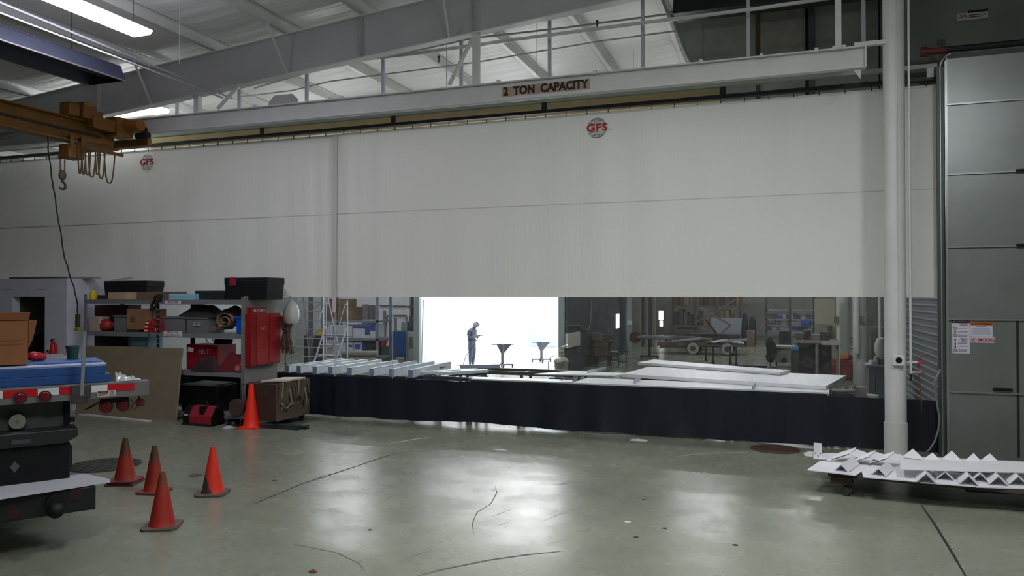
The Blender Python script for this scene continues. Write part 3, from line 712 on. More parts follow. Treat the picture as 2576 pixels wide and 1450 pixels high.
ln.build('print_line', black_ink, sg_)
MB().box(p.x+(q.x-p.x)*.35, YD+.47, q.z-.01, q.x, YD+.476, q.z+.03).build('top_bar', black_plastic, sg_)
# warning signs on the pass door
sgn_w = mat('sign_white', 'c9c7d0', .5)
def pxrect(x0, y0, x1, y1, Y):
    a, b = aY(x0, y0, Y), aY(x1, y1, Y); return a.x, b.z, b.x, a.z
ds = T('danger_sign', 'tall white safety sign with a black DANGER header and hazard pictograms on the metal door', 'sign', (pX(2417, YD), YD-.004, 1.8))
x0, z0, x1, z1 = pxrect(2395, 804, 2440, 890, YD-.004); w, h = x1-x0, z1-z0
MB().box(x0, YD-.006, z0, x1, YD-.001, z1).build('sheet', sgn_w, ds)
MB().box(x0, YD-.008, z1-h*.105, x1, YD-.006, z1).build('header', mat('header_black_red', '2a0d0d', .5), ds)
MB().text('DANGER', h*.088, face((x0+w*.62, YD-.009, z1-h*.053)), bold=.0).build('header_lettering', mat('pale_letter', '9a8a85', .5), ds)
MB().prism([(x0+w*.06, z1-h*.078), (x0+w*.2, z1-h*.078), (x0+w*.13, z1-h*.015)], 'y', YD-.010, YD-.008).build('warning_triangle', mat('pale_letter', '9a8a85', .5), ds)
tx = MB(); 
for k, (s_, yy, sz) in enumerate((('EXPLOSION', .13, .045), ('HAZARD', .17, .045), ('PERSONAL', .565, .042), ('INJURY', .6, .042), ('HAZARD', .638, .042))):
    tx.text(s_, h*sz, face((x0+w*.67, YD-.007, z1-h*yy)), bold=.01)
tx.build('lettering', black_ink, ds)
ln = MB()
for yy in (.27, .35, .365, .38, .45, .465, .48, .495, .51, .69, .705, .72, .8, .88, .895, .91, .925, .94): ln.box(x0+w*.32, YD-.0075, z1-h*yy-.0025, x0+w*(.8+.12*random.random()), YD-.006, z1-h*yy+.0025)
ln.build('small_print', mat('print_grey', '83828c', .6), ds)
ic = MB()
for yy in (.265, .47, .915):
    for k in range(16):
        a, b_ = 2*pi*k/16, 2*pi*(k+1)/16; r = w*.095
        ic.bar((x0+w*.16+cos(a)*r, YD-.008, z1-h*yy+sin(a)*r), (x0+w*.16+cos(b_)*r, YD-.008, z1-h*yy+sin(b_)*r), .003, .006)
    ic.bar((x0+w*.16-r*.7, YD-.008, z1-h*yy+r*.7), (x0+w*.16+r*.7, YD-.008, z1-h*yy-r*.7), .003, .006)
for yy in (.36, .60, .72, .80): ic.box(x0+w*.13, YD-.009, z1-h*yy-h*.035, x0+w*.21, YD-.006, z1-h*yy+h*.03)
ic.build('pictogram', black_ink, ds)
wsn = T('warning_sign', 'white sign with an orange WARNING header beside the taller danger sign', 'sign', (pX(2469, YD), YD-.004, 1.9))
x0, z0, x1, z1 = pxrect(2441, 811.5, 2497, 848, YD-.004); w, h = x1-x0, z1-z0
MB().box(x0, YD-.006, z0, x1, YD-.001, z1).build('sheet', sgn_w, wsn)
MB().box(x0, YD-.008, z1-h*.2, x1, YD-.006, z1).build('header', mat('header_orange', 'c4560f', .5), wsn)
MB().text('WARNING', h*.21, face((x0+w*.56, YD-.009, z1-h*.1)), bold=.01, xs=1.05).build('header_lettering', mat('letter_brown', '3a1405', .6), wsn)
MB().prism([(x0+w*.06, z1-h*.17), (x0+w*.15, z1-h*.17), (x0+w*.105, z1-h*.04)], 'y', YD-.010, YD-.008).build('warning_triangle', mat('letter_brown', '3a1405', .6), wsn)
MB().text('NO WELDING', h*.1, face((x0+w*.5, YD-.007, z1-h*.3)), bold=.01).build('lettering', black_ink, wsn)
ln = MB()
for k in range(8): ln.box(x0+w*.08, YD-.0075, z1-h*(.42+.065*k)-.003, x0+w*(.86+.08*random.random()), YD-.006, z1-h*(.42+.065*k)+.003)
ln.build('small_print', mat('print_blue_grey', '8b90b0', .6), wsn)
ns = T('no_smoking_sign', 'narrow white sign reading NO SMOKING in red on the metal door', 'sign', (pX(2472, YD), YD-.006, 1.8))
x0, z0, x1, z1 = pxrect(2441, 848.5, 2503.5, 863.5, YD-.006); w, h = x1-x0, z1-z0
MB().box(x0, YD-.008, z0, x1, YD-.003, z1).build('sheet', sgn_w, ns)
MB().text('NO SMOKING', h*.86, face(((x0+x1)/2, YD-.009, (z0+z1)/2)), xs=w/(h*.86)/6.1*.93, bold=.022).build('lettering', mat('sign_red', 'a3122c', .5), ns)
# ribbed wall behind the clear window on the right
XW = XCR + .12
prof = []
z = 0.0
while z < 4.2:
    prof += [(XW, z), (XW, z+.08), (XW-.03, z+.10), (XW-.03, z+.115)]; z += .135
rib = MB(); n_ = len(prof)
ya, ybk = YC+.35, 22.5
rib.add([(x, ya, z) for x, z in prof] + [(x, ybk, z) for x, z in prof], [(i, i+1, n_+i+1, n_+i) for i in range(n_-1)])
S('wall_ribbed', rib, mat('ribbed_galv', '767c7e', .45, .5))

# ================================================================== WHITE BLOCK ROOM AT LEFT
YB_ = 13.38; xrm = -15.9
cmu = mat('painted_block', 'c9cad6', .7, var=.05, bump=.15, bscale=3)
za_ = aY(100, 701, YB_).z
ox0, ox1, ozt = pX(31, YB_), pX(113, YB_), aY(70, 747, YB_).z
wr = MB()
wr.box(-24, YB_, 0, ox0, YB_+.2, za_).box(ox1, YB_, 0, xrm, YB_+.2, za_).box(ox0, YB_, ozt, ox1, YB_+.2, za_)
wr.box(xrm-.2, YB_+.2, 0, xrm, 14.5, za_).box(-24, YB_+.2, za_-.15, xrm-.2, 14.5, za_-.02)
wroom = S('wall_block_room', wr, cmu)
MB().box(ox0, 14.35, 0, ox1, 14.4, ozt).box(ox0-.02, YB_+.2, 0, ox0, 14.35, ozt).box(ox1, YB_+.2, 0, ox1+.02, 14.35, ozt).build('doorway_lining', mat('doorway_shade_olive', '3c4034', .8), wroom)  # lining coloured dark to stand for the shade inside the doorway
cj = MB()
zj = aY(60, 729, YB_).z
cj.box(pX(2, YB_), YB_-.003, zj-.006, ox0-.0, YB_, zj+.006).box(ox1-.25, YB_-.003, zj-.006, ox1+.05, YB_, zj+.006)
cj.build('lintel_joint', mat('joint_grey', '73747e', .8), wroom)
O('dark_cabinet', MB().box(pX(72, 13.75), 13.7, 0, pX(90, 13.75), 14.2, aY(80, 842, 13.7).z), black_plastic, 'black cabinet standing inside the dark doorway of the block room', 'cabinet')
for i, (xa, xb, y, lab, m_) in enumerate(((28, 150, 696, 'dark board lying on top of the block room roof', 'board_dark'), (140, 218, 695, 'thin pale board overhanging the block room roof edge', 'board_pale'))):
    p = aY(xa, y, YB_+.15+.1*i); q = aY(xb, y, YB_+.15+.1*i)
    O('loose_board', MB().box(p.x, YB_+.1+.3*i, za_+.0, q.x, YB_+.36+.3*i, za_+.045), mat(m_, '4b4c44' if i == 0 else '9a9a98', .7), lab, 'board')
fx = T('fire_extinguisher', 'red fire extinguisher with white tag hung on the block room wall', 'fire extinguisher', (pX(132, YB_-.1), YB_-.1, aY(132, 905, YB_-.1).z))
pz0, pz1 = aY(132, 906, YB_-.1).z, aY(132, 853, YB_-.1).z; exx = pX(134, YB_-.1)
MB().lathe([(.05, 0), (.085, .02), (.085, (pz1-pz0)*.68), (.06, (pz1-pz0)*.8), (.025, (pz1-pz0)*.84), (.025, (pz1-pz0)*.9)], 16, (exx, YB_-.1, pz0)).build('cylinder', red_paint, fx, smooth='auto')
MB().bar((exx-.09, YB_-.1, pz1-.04), (exx+.05, YB_-.1, pz1), .03, .02).build('handle', black_plastic, fx)
MB().tube([(exx+.02, YB_-.12, pz1-.05), (exx-.1, YB_-.16, pz1-.1), (exx-.11, YB_-.16, pz1-.3)], .012, 6).build('hose', black_rubber, fx, smooth=True)
MB().ob((exx-.03, YB_-.195, pz0+.33), (.09, .01, .18), (0, 12, 0)).build('paper_tag', mat('tag_white', 'd8d4cc', .7), fx)
# ================================================================== STORAGE SHELF
YS, DS = 13.40, 1.10
sx0, sx1, sxm = pX(212, YS), pX(614, YS), pX(399, YS)
zT, zM, zL = aY(400, 755, YS).z, aY(620, 848, YS).z, aY(620, 942, YS).z
zT = 2.64; zM = 1.90; zL = 1.07
sf = T('storage_shelf', 'tall grey steel storage shelf loaded with bins and cases in front of the curtain', 'shelf', ((sx0+sx1)/2, YS+DS/2, 0))
def angle_post(x, y, sx, sy, z1, m, holes=True):
    mb = MB().box(x, y, 0, x+sx*.075, y+sy*.006, z1).box(x, y, 0, x+sx*.006, y+sy*.075, z1)
    o = mb.build('post', m, sf)
    if holes:
        hb_ = MB()
        for k in range(int(z1/.11)): hb_.box(x+sx*.03, y-.002, .1+.11*k, x+sx*.045, y, .125+.11*k)
        hb_.build('slot_holes', mat('hole_white' if x > sx0+.5 and x < sx1-.5 else 'hole_dark', 'd5d6da' if x > sx0+.5 and x < sx1-.5 else '2d2e30', .6), o)
angle_post(sx0, YS, 1, 1, 2.76, mat('post_light_steel', '9a9da0', .45, .4)); angle_post(sxm-.04, YS-.01, 1, 1, 2.7, dark_steel); angle_post(sx1, YS, -1, 1, 2.7, steel_grey, False)
for x, s in ((sx0, 1), (sxm-.04, 1), (sx1, -1)): angle_post(x, YS+DS, s, -1, 2.7, dark_steel, False)
for z, nm in ((zT, 'shelf_deck'), (zM, 'shelf_deck'), (zL, 'shelf_deck'), (.14, 'shelf_deck')):
    d = MB().box(sx0+.01, YS+.02, z-.035, sx1-.01, YS+DS-.02, z-.003); d = d.build(nm, steel_grey, sf)
    for xa, xb in ((sx0+.02, sxm-.05), (sxm+.05, sx1-.02)):
        MB().box(xa, YS-.004, z-.10, xb, YS+.02, z-.002).build('front_beam', steel_grey, d)
MB().box(sx1-.006, YS+.0, aY(640, 964, YS).z-.02, sx1+.012, YS+DS+.03, 2.72).build('side_panel', mat('panel_warm_grey', '84827e', .55, var=.08), sf)
MB().bar((sxm+.05, YS+DS-.03, zT-.05), (sxm+.9, YS+DS-.03, zL+.1), .03, .01).build('cross_brace', dark_steel, sf)
MB().bar((sxm+.3, YS+DS-.05, zM-.02), (sxm+.75, YS+DS-.05, zL+.1), .03, .01).build('cross_brace', dark_steel, sf)
def shelf_label(pxa, pya, pxb, pyb, lines, nm):
    x0, z0, x1, z1 = pxrect(pxa, pya, pxb, pyb, YS-.008); h = z1-z0
    l = MB().box(x0, YS-.012, z0, x1, YS-.005, z1).build('load_label', mat('label_white', 'd9d2d2', .6), sf)
    t = MB()
    for k, s_ in enumerate(lines):
        hh = h/len(lines); t.text(s_, hh*.72, face(((x0+x1)/2, YS-.013, z1-hh*(k+.5))), xs=(x1-x0)/(hh*.72*len(s_)*.62)*.92, bold=.015)
    t.build('lettering', mat('label_maroon', '4a1a22', .6), l)
zf = zT-.05
shelf_label(415, 757, 455, 765, ['1000 LBS / LEVEL'], 'a')
shelf_label(412, 833, 458, 847, ['1000 LBS / LEVEL', '5000 LBS MAX CAP'], 'b')
def tote(px0, px1, y0, y1, zb_, Y, D, m, lab, latch=None, cat='storage box', lid=True, group=None, nm='storage_tote'):
    a, b = pX(px0, Y), pX(px1, Y); h = aY((px0+px1)/2, y0, Y).z - zb_; w = b-a
    t = T(nm, lab, cat, ((a+b)/2, Y+D/2, zb_), 0, group)
    g = MB(t); x, y = w/2, D/2; bh = h*.72 if lid else h
    g.add([(-x*.93, -y*.93, 0), (x*.93, -y*.93, 0), (x*.93, y*.93, 0), (-x*.93, y*.93, 0), (-x*.98, -y*.98, bh), (x*.98, -y*.98, bh), (x*.98, y*.98, bh), (-x*.98, y*.98, bh)],
          [(3,2,1,0),(0,1,5,4),(1,2,6,5),(2,3,7,6),(3,0,4,7)] + ([(4,5,6,7)] if lid else []))
    g.build('body', m, t, bevel=.008, solid=0 if lid else .006)
    if lid:
        MB(t).box(-x, -y, bh-.03, x, y, h*.98).build('lid', m, t, bevel=.02)
        MB(t).box(-x*.2, -y-.004, h*.82, x*.9, -y, h*.84).build('lid_groove', mat('groove_grey', '3a3d42', .5), t)
    else:
        r = MB(t)
        for q in (-1, 1): r.box(-x*1.02, q*y*1.0-.012, bh-.03, x*1.02, q*y*1.0+.012, bh).box(q*x-.012, -y, bh-.03, q*x+.012, y, bh)
        r.build('rim', m, t)
    if latch: MB(t).box(-x*.72, -y-.02, h*.62, -x*.42, -y, h*.99).build('latch', latch, t, bevel=.006)
    return t
navy_bin = mat('dark_navy_plastic', '14171f', .4, var=.1)
tote(260, 369, 706, 748, zT, YS+.45, .55, navy_bin, 'black lidded tote on the left end of the shelf top')
p = aY(305, 704, YS+.7); O('paper_sheet', MB().slab([(p.x-.2, YS+.55, aY(300,706,YS+.45).z+.012), (p.x+.2, YS+.6, aY(300,706,YS+.45).z+.012), (p.x+.22, YS+.85, aY(300,706,YS+.45).z+.09), (p.x-.1, YS+.85, aY(300,706,YS+.45).z+.08)], .012), mat('paper_grey', '9b9ca0', .7), 'crumpled grey sheet lying on the left black tote', 'paper')
tote(563, 673, 697, 752, zT, YS+.1, .6, mat('black_tote', '16191d', .4, var=.1), 'large black tote with red latch on the right end of the shelf top', latch=mat('latch_red', '8a2030', .5))
tote(489, 566, 731, 753, zT, YS+.15, .5, mat('charcoal_case', '2a2c2e', .5), 'low charcoal case on the shelf top beside the large black tote', nm='tool_case', cat='case')
def cbox(px0, px1, y0, zb_, Y, D, m, lab, cat='box', nm='carton', y1=None, bevel=.004, top=None, print_=None, rot=0):
    a, b = pX(px0, Y), pX(px1, Y); z1 = aY((px0+px1)/2, y0, Y).z
    t = T(nm, lab, cat, ((a+b)/2, Y+D/2, zb_), radians(rot))
    w = b-a; h = z1-zb_
    MB(t).box(-w/2, -D/2, 0, w/2, D/2, h).build('body', m, t, bevel=bevel)
    if top: MB(t).box(-w/2-.01, -D/2-.01, h-.03, w/2+.01, D/2+.01, h+.008).build('lid', top, t)
    if print_:
        s_, pm, fx_, fz_, sz = print_
        MB(t).text(s_, sz*h, face((w*(fx_-.5), -D/2-.003, h*fz_)), bold=.02).build('lettering', pm, t)
    return t
cbox(272, 318, 736, zT, YS+.05, .3, card_light, 'small opened carton on the front of the shelf top, left half')
cbox(306, 466, 734, zT, YS+.38, .05, mat('brown_board', '73604a', .8), 'long brown cardboard flat standing on the shelf top', cat='cardboard', nm='cardboard_flat')
lb = cbox(425, 489, 739, zT, YS+.02, .42, light_blue, 'light blue foam box on the shelf top beside the charcoal case', nm='foam_box')
MB(lb).box(-.5*(pX(489,YS+.02)-pX(425,YS+.02))-.002, -.213, .055, .5*(pX(489,YS+.02)-pX(425,YS+.02))+.002, -.209, .068).build('seam', mat('teal_seam', '4d8496', .6), lb)
# carton with round end (cable reel box) behind the black tote
yr = T('cable_reel', 'tan cardboard reel beside the big black tote at the shelf top corner', 'reel', (-10.85, 14.30, zT))
rz = (aY(690, 706, YS+.65).z-zT)/2
rz = .185; xq = -10.74
MB().cyl((xq-.2, 14.30, zT+rz), (xq-.02, 14.30, zT+rz), rz*.85, n=20).build('core', card, yr, smooth='auto')
MB().cyl((xq-.02, 14.30, zT+rz), (xq, 14.30, zT+rz), rz, n=28).build('flange', mat('reel_tan', 'b58d5e', .8), yr, smooth='auto')
MB().cyl((xq-.22, 14.30, zT+rz), (xq-.2, 14.30, zT+rz), rz, n=28).build('flange', mat('reel_tan', 'b58d5e', .8), yr, smooth='auto')
O('loose_board', MB().slab([aY(668, 703, YS+.95), aY(700, 706, YS+.95), aY(703, 706, YS+1.15), aY(669, 703, YS+1.15)], .02), wood_mid, 'thin brown board sticking out behind the big black tote', 'board')
yl = T('beacon_light', 'yellow domed beacon standing on the left corner of the shelf top', 'beacon', (pX(234, YS+.1), YS+.1, zT))
MB(yl).lathe([(.075, 0), (.078, .03), (.072, .12), (.06, .18), (.035, .215), (0, .225)], 18).build('dome', mat('beacon_yellow', 'd8b800', .4), yl, smooth='auto')
MB(yl).box(.06, -.02, .03, .1, .02, .15).build('handle', mat('beacon_yellow', 'd8b800', .4), yl, bevel=.01)
O('green_board', MB().box(sx0+.02, YS+.3, zT, sx0+.95, YS+.33, zT+.11), mat('dark_green_board', '28332a', .8), 'dark green board standing behind the yellow beacon on the shelf top', 'board')
hg = MB()
for k in range(9):
    a = k*.7; x = sxm+.02
    hg.tube([(x+.16*cos(a+i*.5)*(.5+.5*abs(sin(i*.7+k))), YS-.05-.03*(k % 3), zT-.05+.17*sin(a*1.3+i*.6)) for i in range(9)], .013, 5)
O('cord_coil', hg, mat('dark_olive_cord', '2b2a20', .8), 'tangle of dark cords hung on the middle shelf post', 'cord', smooth=True)
O('black_cable', MB().tube([aY(386, 765, YS-.02), aY(383, 800, YS-.03), aY(378, 830, YS-.03), aY(368, 870, YS-.03), aY(366, 885, YS-.03)], .006, 5), black_rubber, 'thin black cable dangling across the shelf beside the middle post', 'cord', smooth=True)
# middle shelf, left bay
cbox(238, 322, 767, zM, YS+.62, .4, mat('maroon_box', '4a2023', .8), 'dark maroon carton at the back of the middle shelf, left bay')
cbox(226, 249, 797, zM, YS+.08, .3, mat('cream_tin', 'b3a394', .6), 'cream tin at the left end of the middle shelf', cat='tin', nm='cream_tin')
rb = O('red_bag', MB().sph(((pX(267, YS+.25)), YS+.25, zM+.14), .17, sc3=(1.15, .9, .82), jit=.35), mat('red_vinyl_bag', '9c1f1d', .5), 'red crumpled bag beside the cream tin on the middle shelf', 'bag', smooth=True)
tote(285, 320, 794, 833, zM, YS+.1, .6, grey_bin, 'small grey open bin on the middle shelf, left bay', lid=False, nm='storage_bin', cat='bin')
cb = cbox(319, 372, 778, zM+.055, YS+.06, .55, card, 'brown carton with grey window print on the middle shelf', bevel=.004)
MB(cb).box(-.2, -.279, .17, -.07, -.275, .29).build('window_print', mat('print_dark', '5f5046', .8), cb)
O('green_tray', MB().box(pX(319, YS+.05), YS+.05, zM, pX(348, YS+.05), YS+.4, zM+.055), mat('dark_green', '25352a', .6), 'flat dark green tray under the brown carton on the middle shelf', 'tray')
for i, (a, b, y0, y1) in enumerate(((363, 377, 824, 833), (364, 379, 815, 824), (366, 381, 806, 815))):
    Y = YS+.04; x0, x1 = pX(a, Y), pX(b, Y); z0, z1 = zM+.085*i, zM+.085*i+.08
    t = T('anchor_box', 'red and white hardware box, %s of the small stack left of the middle post' % ('bottom', 'middle', 'top')[i], 'box', ((x0+x1)/2, Y+.15, z0), 0, 'red hardware boxes')
    MB().box(x0, Y, z0, x1, Y+.3, z1).build('body', red_paint, t); MB().box(x0+.01, Y-.004, z0+.02, x0+(x1-x0)*.6, Y-.001, z0+.055).build('label', red_label, t)
t = T('anchor_box', 'red and white hardware box right of the middle post, on its own', 'box', (pX(388, YS+.3), YS+.3, zM), 0, 'red hardware boxes')
MB().box(pX(385, YS+.2), YS+.2, zM, pX(394, YS+.2), YS+.5, zM+.3).build('body', red_paint, t); MB().box(pX(386, YS+.2), YS+.194, zM+.02, pX(393, YS+.2), YS+.199, zM+.09).build('label', red_label, t)
# middle shelf, right bay
g1 = tote(411, 464, 797, 836, zM, YS+.08, .6, grey_bin, 'grey open bin right of the middle post, without a label', lid=False, nm='storage_bin', cat='bin')
g2 = tote(468, 521, 799, 838, zM, YS+.08, .6, grey_bin, 'grey open bin with a pale label on the middle shelf', lid=False, nm='storage_bin', cat='bin')
MB(g2).box(-.06, -.318, .17, .13, -.312, .25).build('paper_label', mat('label_cream', 'c0b9a4', .7), g2)
MB(g2).box(-.04, -.3205, .22, .11, -.318, .235).box(-.04, -.3205, .19, .08, -.318, .205).build('label_print', mat('label_green', '3c4a34', .7), g2)
def cloth(px0, px1, y0, zb_, Y, D, m, lab, cat, nm, amp=.5, seed=0):
    a, b = pX(px0, Y), pX(px1, Y); h = aY((px0+px1)/2, y0, Y).z-zb_; w = b-a
    def fn(u, v):
        p = abs(2*u-1); q = abs(2*v-1)
        hh = h*(1-p**2.6)*(1-q**2.6); n_ = noise.noise(Vector((u*3+seed, v*4, seed)))
        return Vector((a+w*u, Y+D*v, zb_+max(0.004, hh*(1+amp*n_))))
    mb = MB().grid(fn, 26, 18); mb.grid(lambda u, v: Vector((a+w*u, Y+D*v, zb_+.002)), 1, 1)
    return O(nm, mb, m, lab, cat, smooth=True)
zbin = aY(440, 799, YS+.08).z
cloth(438, 535, 767, zbin+.004, YS+.1, .6, mat('dark_tarp', '262124', .7, bump=.4, bscale=10), 'black folded tarp heaped over the two grey bins', 'tarp', 'folded_tarp', .45, 3)
def roll(px, py, r, Y, D, m, lab, seed, zb_=None):
    c = aY(px, py, Y); pts = []
    mb = MB()
    for k in range(22):
        a = k*.55; rr = r*(1-.035*k)
        if rr < .02: break
        pts.append((c.x+rr*cos(a), c.z+rr*.8*sin(a)))
    mb.grid(lambda u, v: Vector((pts[int(u*(len(pts)-1)+.001)][0]+.02*noise.noise(Vector((u*6, v*3, seed))), Y+D*v, pts[int(u*(len(pts)-1)+.001)][1])), len(pts)-1, 8)
    return O('rolled_tarp', mb, m, lab, 'tarp', 'rolled tarps', smooth=True, solid=.012)
tarp = mat('brown_canvas', '7d6652', .9, var=.2, bump=.3, bscale=12)
roll(562, 808, .24, YS+.1, .7, tarp, 'large rolled brown canvas tarp on the middle shelf', 1)
roll(543, 824, .12, YS+.02, .5, tarp, 'small rolled canvas tarp in front of the larger one', 2)
cloth(526, 600, 776, zM+.34, YS+.2, .5, mat('olive_tarp', '4b4136', .9), 'dark olive canvas lying over the rolled brown tarps', 'tarp', 'folded_tarp', .5, 6)
bbn = T('blue_bucket', 'blue plastic bin at the right end of the middle shelf', 'bin', (pX(606, YS+.1), YS+.25, zM))
MB(bbn).box(-.13, -.15, 0, .13, .15, .37).build('body', mat('bright_blue', '1157c9', .35), bbn, bevel=.03); MB(bbn).box(-.15, -.165, .33, .15, .165, .39).build('rim', mat('bright_blue', '1157c9', .35), bbn, bevel=.01)
O('dark_gear', MB().sph((pX(384, YS+.75), YS+.72, zM+.19), .18, sc3=(1.0, .9, .85), jit=.5), mat('dark_maroon_gear', '2b1a1e', .8), 'dark bundle behind the red boxes beside the middle post', 'bundle', smooth=True)
# lower shelf
rbx = cbox(470, 549, 868, zL, YS+.28, .6, mat('red_crate', '8e1420', .45, var=.1), 'red lettered tool crate on the lower shelf, lid tipped open', nm='tool_crate', cat='crate', print_=('HILTI', mat('pale_violet_letter', 'a08fae', .5), .58, .72, .26))
MB(rbx).ob((.1, .25, .55), (.5, .03, .22), (-20, 0, 0)).build('lid', mat('maroon_lid', '4a0f18', .5), rbx)
cloth(478, 545, 898, zL, YS-.02, .25, mat('dark_brown_bag', '2f1b1c', .8), 'dark brown bag slumped in front of the red crate', 'bag', 'tool_bag', .4, 9)
cloth(543, 614, 889, zL, YS+.05, .5, red_dark, 'dark red crumpled coveralls bundle at the right of the lower shelf', 'bundle', 'red_bundle', .6, 12)
rc = T('red_canister', 'small red canister lying at the right end of the lower shelf', 'canister', (pX(600, YS+.02), YS+.2, zL))
cz = zL+.1; MB().cyl((pX(600, YS+.02), YS+.0, cz), (pX(600, YS+.02)+.05, YS+.35, cz), .095, n=18).build('body', mat('dull_red', '8c3038', .5), rc, smooth='auto'); MB().cyl((pX(600, YS+.02), YS-.012, cz), (pX(600, YS+.02), YS+.0, cz), .06, n=18).build('cap', mat('pink_cap', 'b06a70', .5), rc)
cbox(330, 372, 848, zL, YS+.3, .45, light_blue, 'light blue foam box on the lower shelf behind the leaning board', nm='foam_box')
cbox(238, 322, 842, zL, YS+.5, .5, mat('black_carton', '1f1b1a', .8), 'black carton on the lower shelf behind the leaning board, far left')
# bottom of the shelf and floor in front
mc = T('generator', 'black boxy machine in the shadow under the lower shelf', 'machine', (pX(505, YS+.3), YS+.5, .14))
MB().box(pX(458, YS+.2), YS+.2, .14, pX(545, YS+.2), YS+.9, .72).build('housing', black_plastic, mc, bevel=.01); MB().box(pX(455, YS+.18), YS+.16, .72, pX(536, YS+.18), YS+.92, .745).build('top_plate', mat('machine_top', '4c4d58', .4), mc)
dl = T('dolly', 'low grey dolly with an upright hoop handle beside the red bag', 'dolly', (pX(585, 12.85), 12.95, 0))
dx0, dx1 = pX(556, 12.8), pX(606, 12.8)
MB().box(dx0, 12.9, .17, dx1, 13.3, .23).build('deck', mat('dolly_grey', '5d5560', .6), dl)
MB().tube([(dx0+.15, 13.26, .23), (dx0+.15, 13.26, .80), (dx0+.2, 13.26, .86), (dx1-.04, 13.26, .86), (dx1-.02, 13.26, .82), (dx1-.02, 13.26, .23)], .016, 8).build('handle', mat('handle_grey', '63666c', .5), dl, smooth=True)
for x in (dx0+.08, dx1-.08):
    for y in (12.96, 13.22): MB().cyl((x-.02, y, .06), (x+.02, y, .06), .06, n=14).build('wheel', black_rubber, dl, smooth='auto'); 
MB().box(dx0+.06, 12.94, .10, dx0+.1, 13.24, .17).box(dx1-.1, 12.94, .10, dx1-.06, 13.24, .17).build('caster_bracket', dark_steel, dl)
hr = T('hose_reel', 'brown round reel on the grey dolly behind the bright cone', 'reel', (pX(597, 12.95), 12.95, .23))
MB().cyl((pX(597, 12.9), 12.86, .41), (pX(597, 12.9), 12.92, .41), .18, n=22).build('flange', mat('reel_brown', '4a3532', .6), hr, smooth='auto'); MB().cyl((pX(597, 12.9), 12.92, .41), (pX(597, 12.9), 13.06, .41), .13, n=22).build('core', mat('reel_core', '30282a', .7), hr, smooth='auto')
# side: red bin with lettered doors hung on the panel
def pxs(px, py, X=None):
    return aX(px, py, (sx1+.013) if X is None else X)
XSP = sx1+.014
PFr = face((XSP, 0, 0), (0, 1, 0), (0, 0, 1))     # local x = +Y, y = +Z, z = +X
def side_rect(xa, ya, xb, yb2, X):
    p, q = aX(xa, ya, X), aX(xb, yb2, X); return p.y, q.z, q.y, p.z
cbn = T('hanging_cabinet', 'tall red lettered cabinet fixed to the end panel of the shelf', 'cabinet', (XSP, YS+.6, aX(650, 915, XSP).z))
Dp = .16
ya0, za0, ya1, za1 = side_rect(625, 790, 705, 913, XSP+Dp)
ya0 = max(YS-.0, ya0)
MB().box(XSP, YS+.02, za0, XSP+Dp, ya1, za1).build('body', mat('cabinet_red', '8c0d17', .5, var=.05), cbn, bevel=.006)
ym = aX(676, 850, XSP+Dp).y; yl_ = aX(646, 850, XSP+Dp).y
cdm = mat('cabinet_red_door', '9f232b', .4)
MB().box(XSP+Dp, yl_, za0+.03, XSP+Dp+.012, ym-.01, za1-.02).build('door', cdm, cbn); MB().box(XSP+Dp, ym+.01, za0+.05, XSP+Dp+.012, ya1-.01, za1-.02).build('door', cdm, cbn)
FRc = face((XSP+Dp+.014, (yl_+ym)/2, za1-.33), (0, 1, 0), (0, 0, 1))
MB().text('HILTI', .10, FRc, bold=.015, xs=.9).build('lettering', mat('pale_red_letter', 'c9878a', .5), cbn)
pr_ = MB()
for k in range(3):
    pr_.box(XSP+Dp+.012, yl_+.03, za0+.5-.06*k, XSP+Dp+.0135, ym-.1-.05*k, za0+.515-.06*k); pr_.box(XSP+Dp+.012, ym+.04, za0+.5-.06*k, XSP+Dp+.0135, ya1-.08-.05*k, za0+.515-.06*k)
pr_.build('door_print', mat('print_dark_red', '7c1218', .5), cbn)
tzz = aX(640, 774, XSP+Dp).z
MB().box(XSP, YS+.08, za1, XSP+.10, ym, tzz).build('top_tray', mat('cabinet_red', '8c0d17', .5), cbn)
for yy in (.28, .72): MB().text('HILTI', .085, face((XSP+.103, YS+.08+(ym-YS-.08)*yy, za1+(tzz-za1)*.5), (0, 1, 0), (0, 0, 1)), bold=.03, xs=.95).build('lettering', red_label, cbn)
MB().cyl((XSP+Dp+.012, ym-.0, (za0+za1)/2+.05), (XSP+Dp+.03, ym-.0, (za0+za1)/2+.05), .03, n=14).build('door_latch', mat('latch_dark_red', '5b0b10', .4), cbn)
# hanging bag and rope bundle at the rear corner of the shelf
yh = YS+DS+.05
xh = sx1+.22
pb_ = aX(733, 790, xh)
hb_ = T('hanging_bag', 'white plastic bag hanging at the rear corner of the shelf end', 'bag', (xh, 14.3, aX(733, 815, xh).z))
c = aY(733, 792, 14.42)
bagm = mat('white_plastic_bag', 'cfd0cf', .35, bump=.3, bscale=10)
MB().lathe([(.012, .36), (.05, .30), (.13, .22), (.175, .10), (.18, -.03), (.15, -.17), (.09, -.22), (0, -.215)], 16, (c.x, c.y, c.z), Matrix.Identity(4)).build('sack', bagm, hb_, smooth=True)
MB().ob((c.x+.02, c.y-.13, c.z+.08), (.16, .01, .03), (0, 10, 0)).build('printed_band', mat('bag_grey_band', '8f9294', .5), hb_)
MB().tube([(c.x, c.y, c.z+.34), (c.x-.03, c.y, c.z+.42), (sx1+.02, 14.46, c.z+.44)], .006, 5).build('tie_cord', black_rubber, hb_)
rp_ = T('rope_hank', 'brown rope hank hanging below the white plastic bag on the shelf end', 'rope', (sx1+.2, 14.1, 1.5))
mbr = MB(); c = aY(722, 850, 14.45)
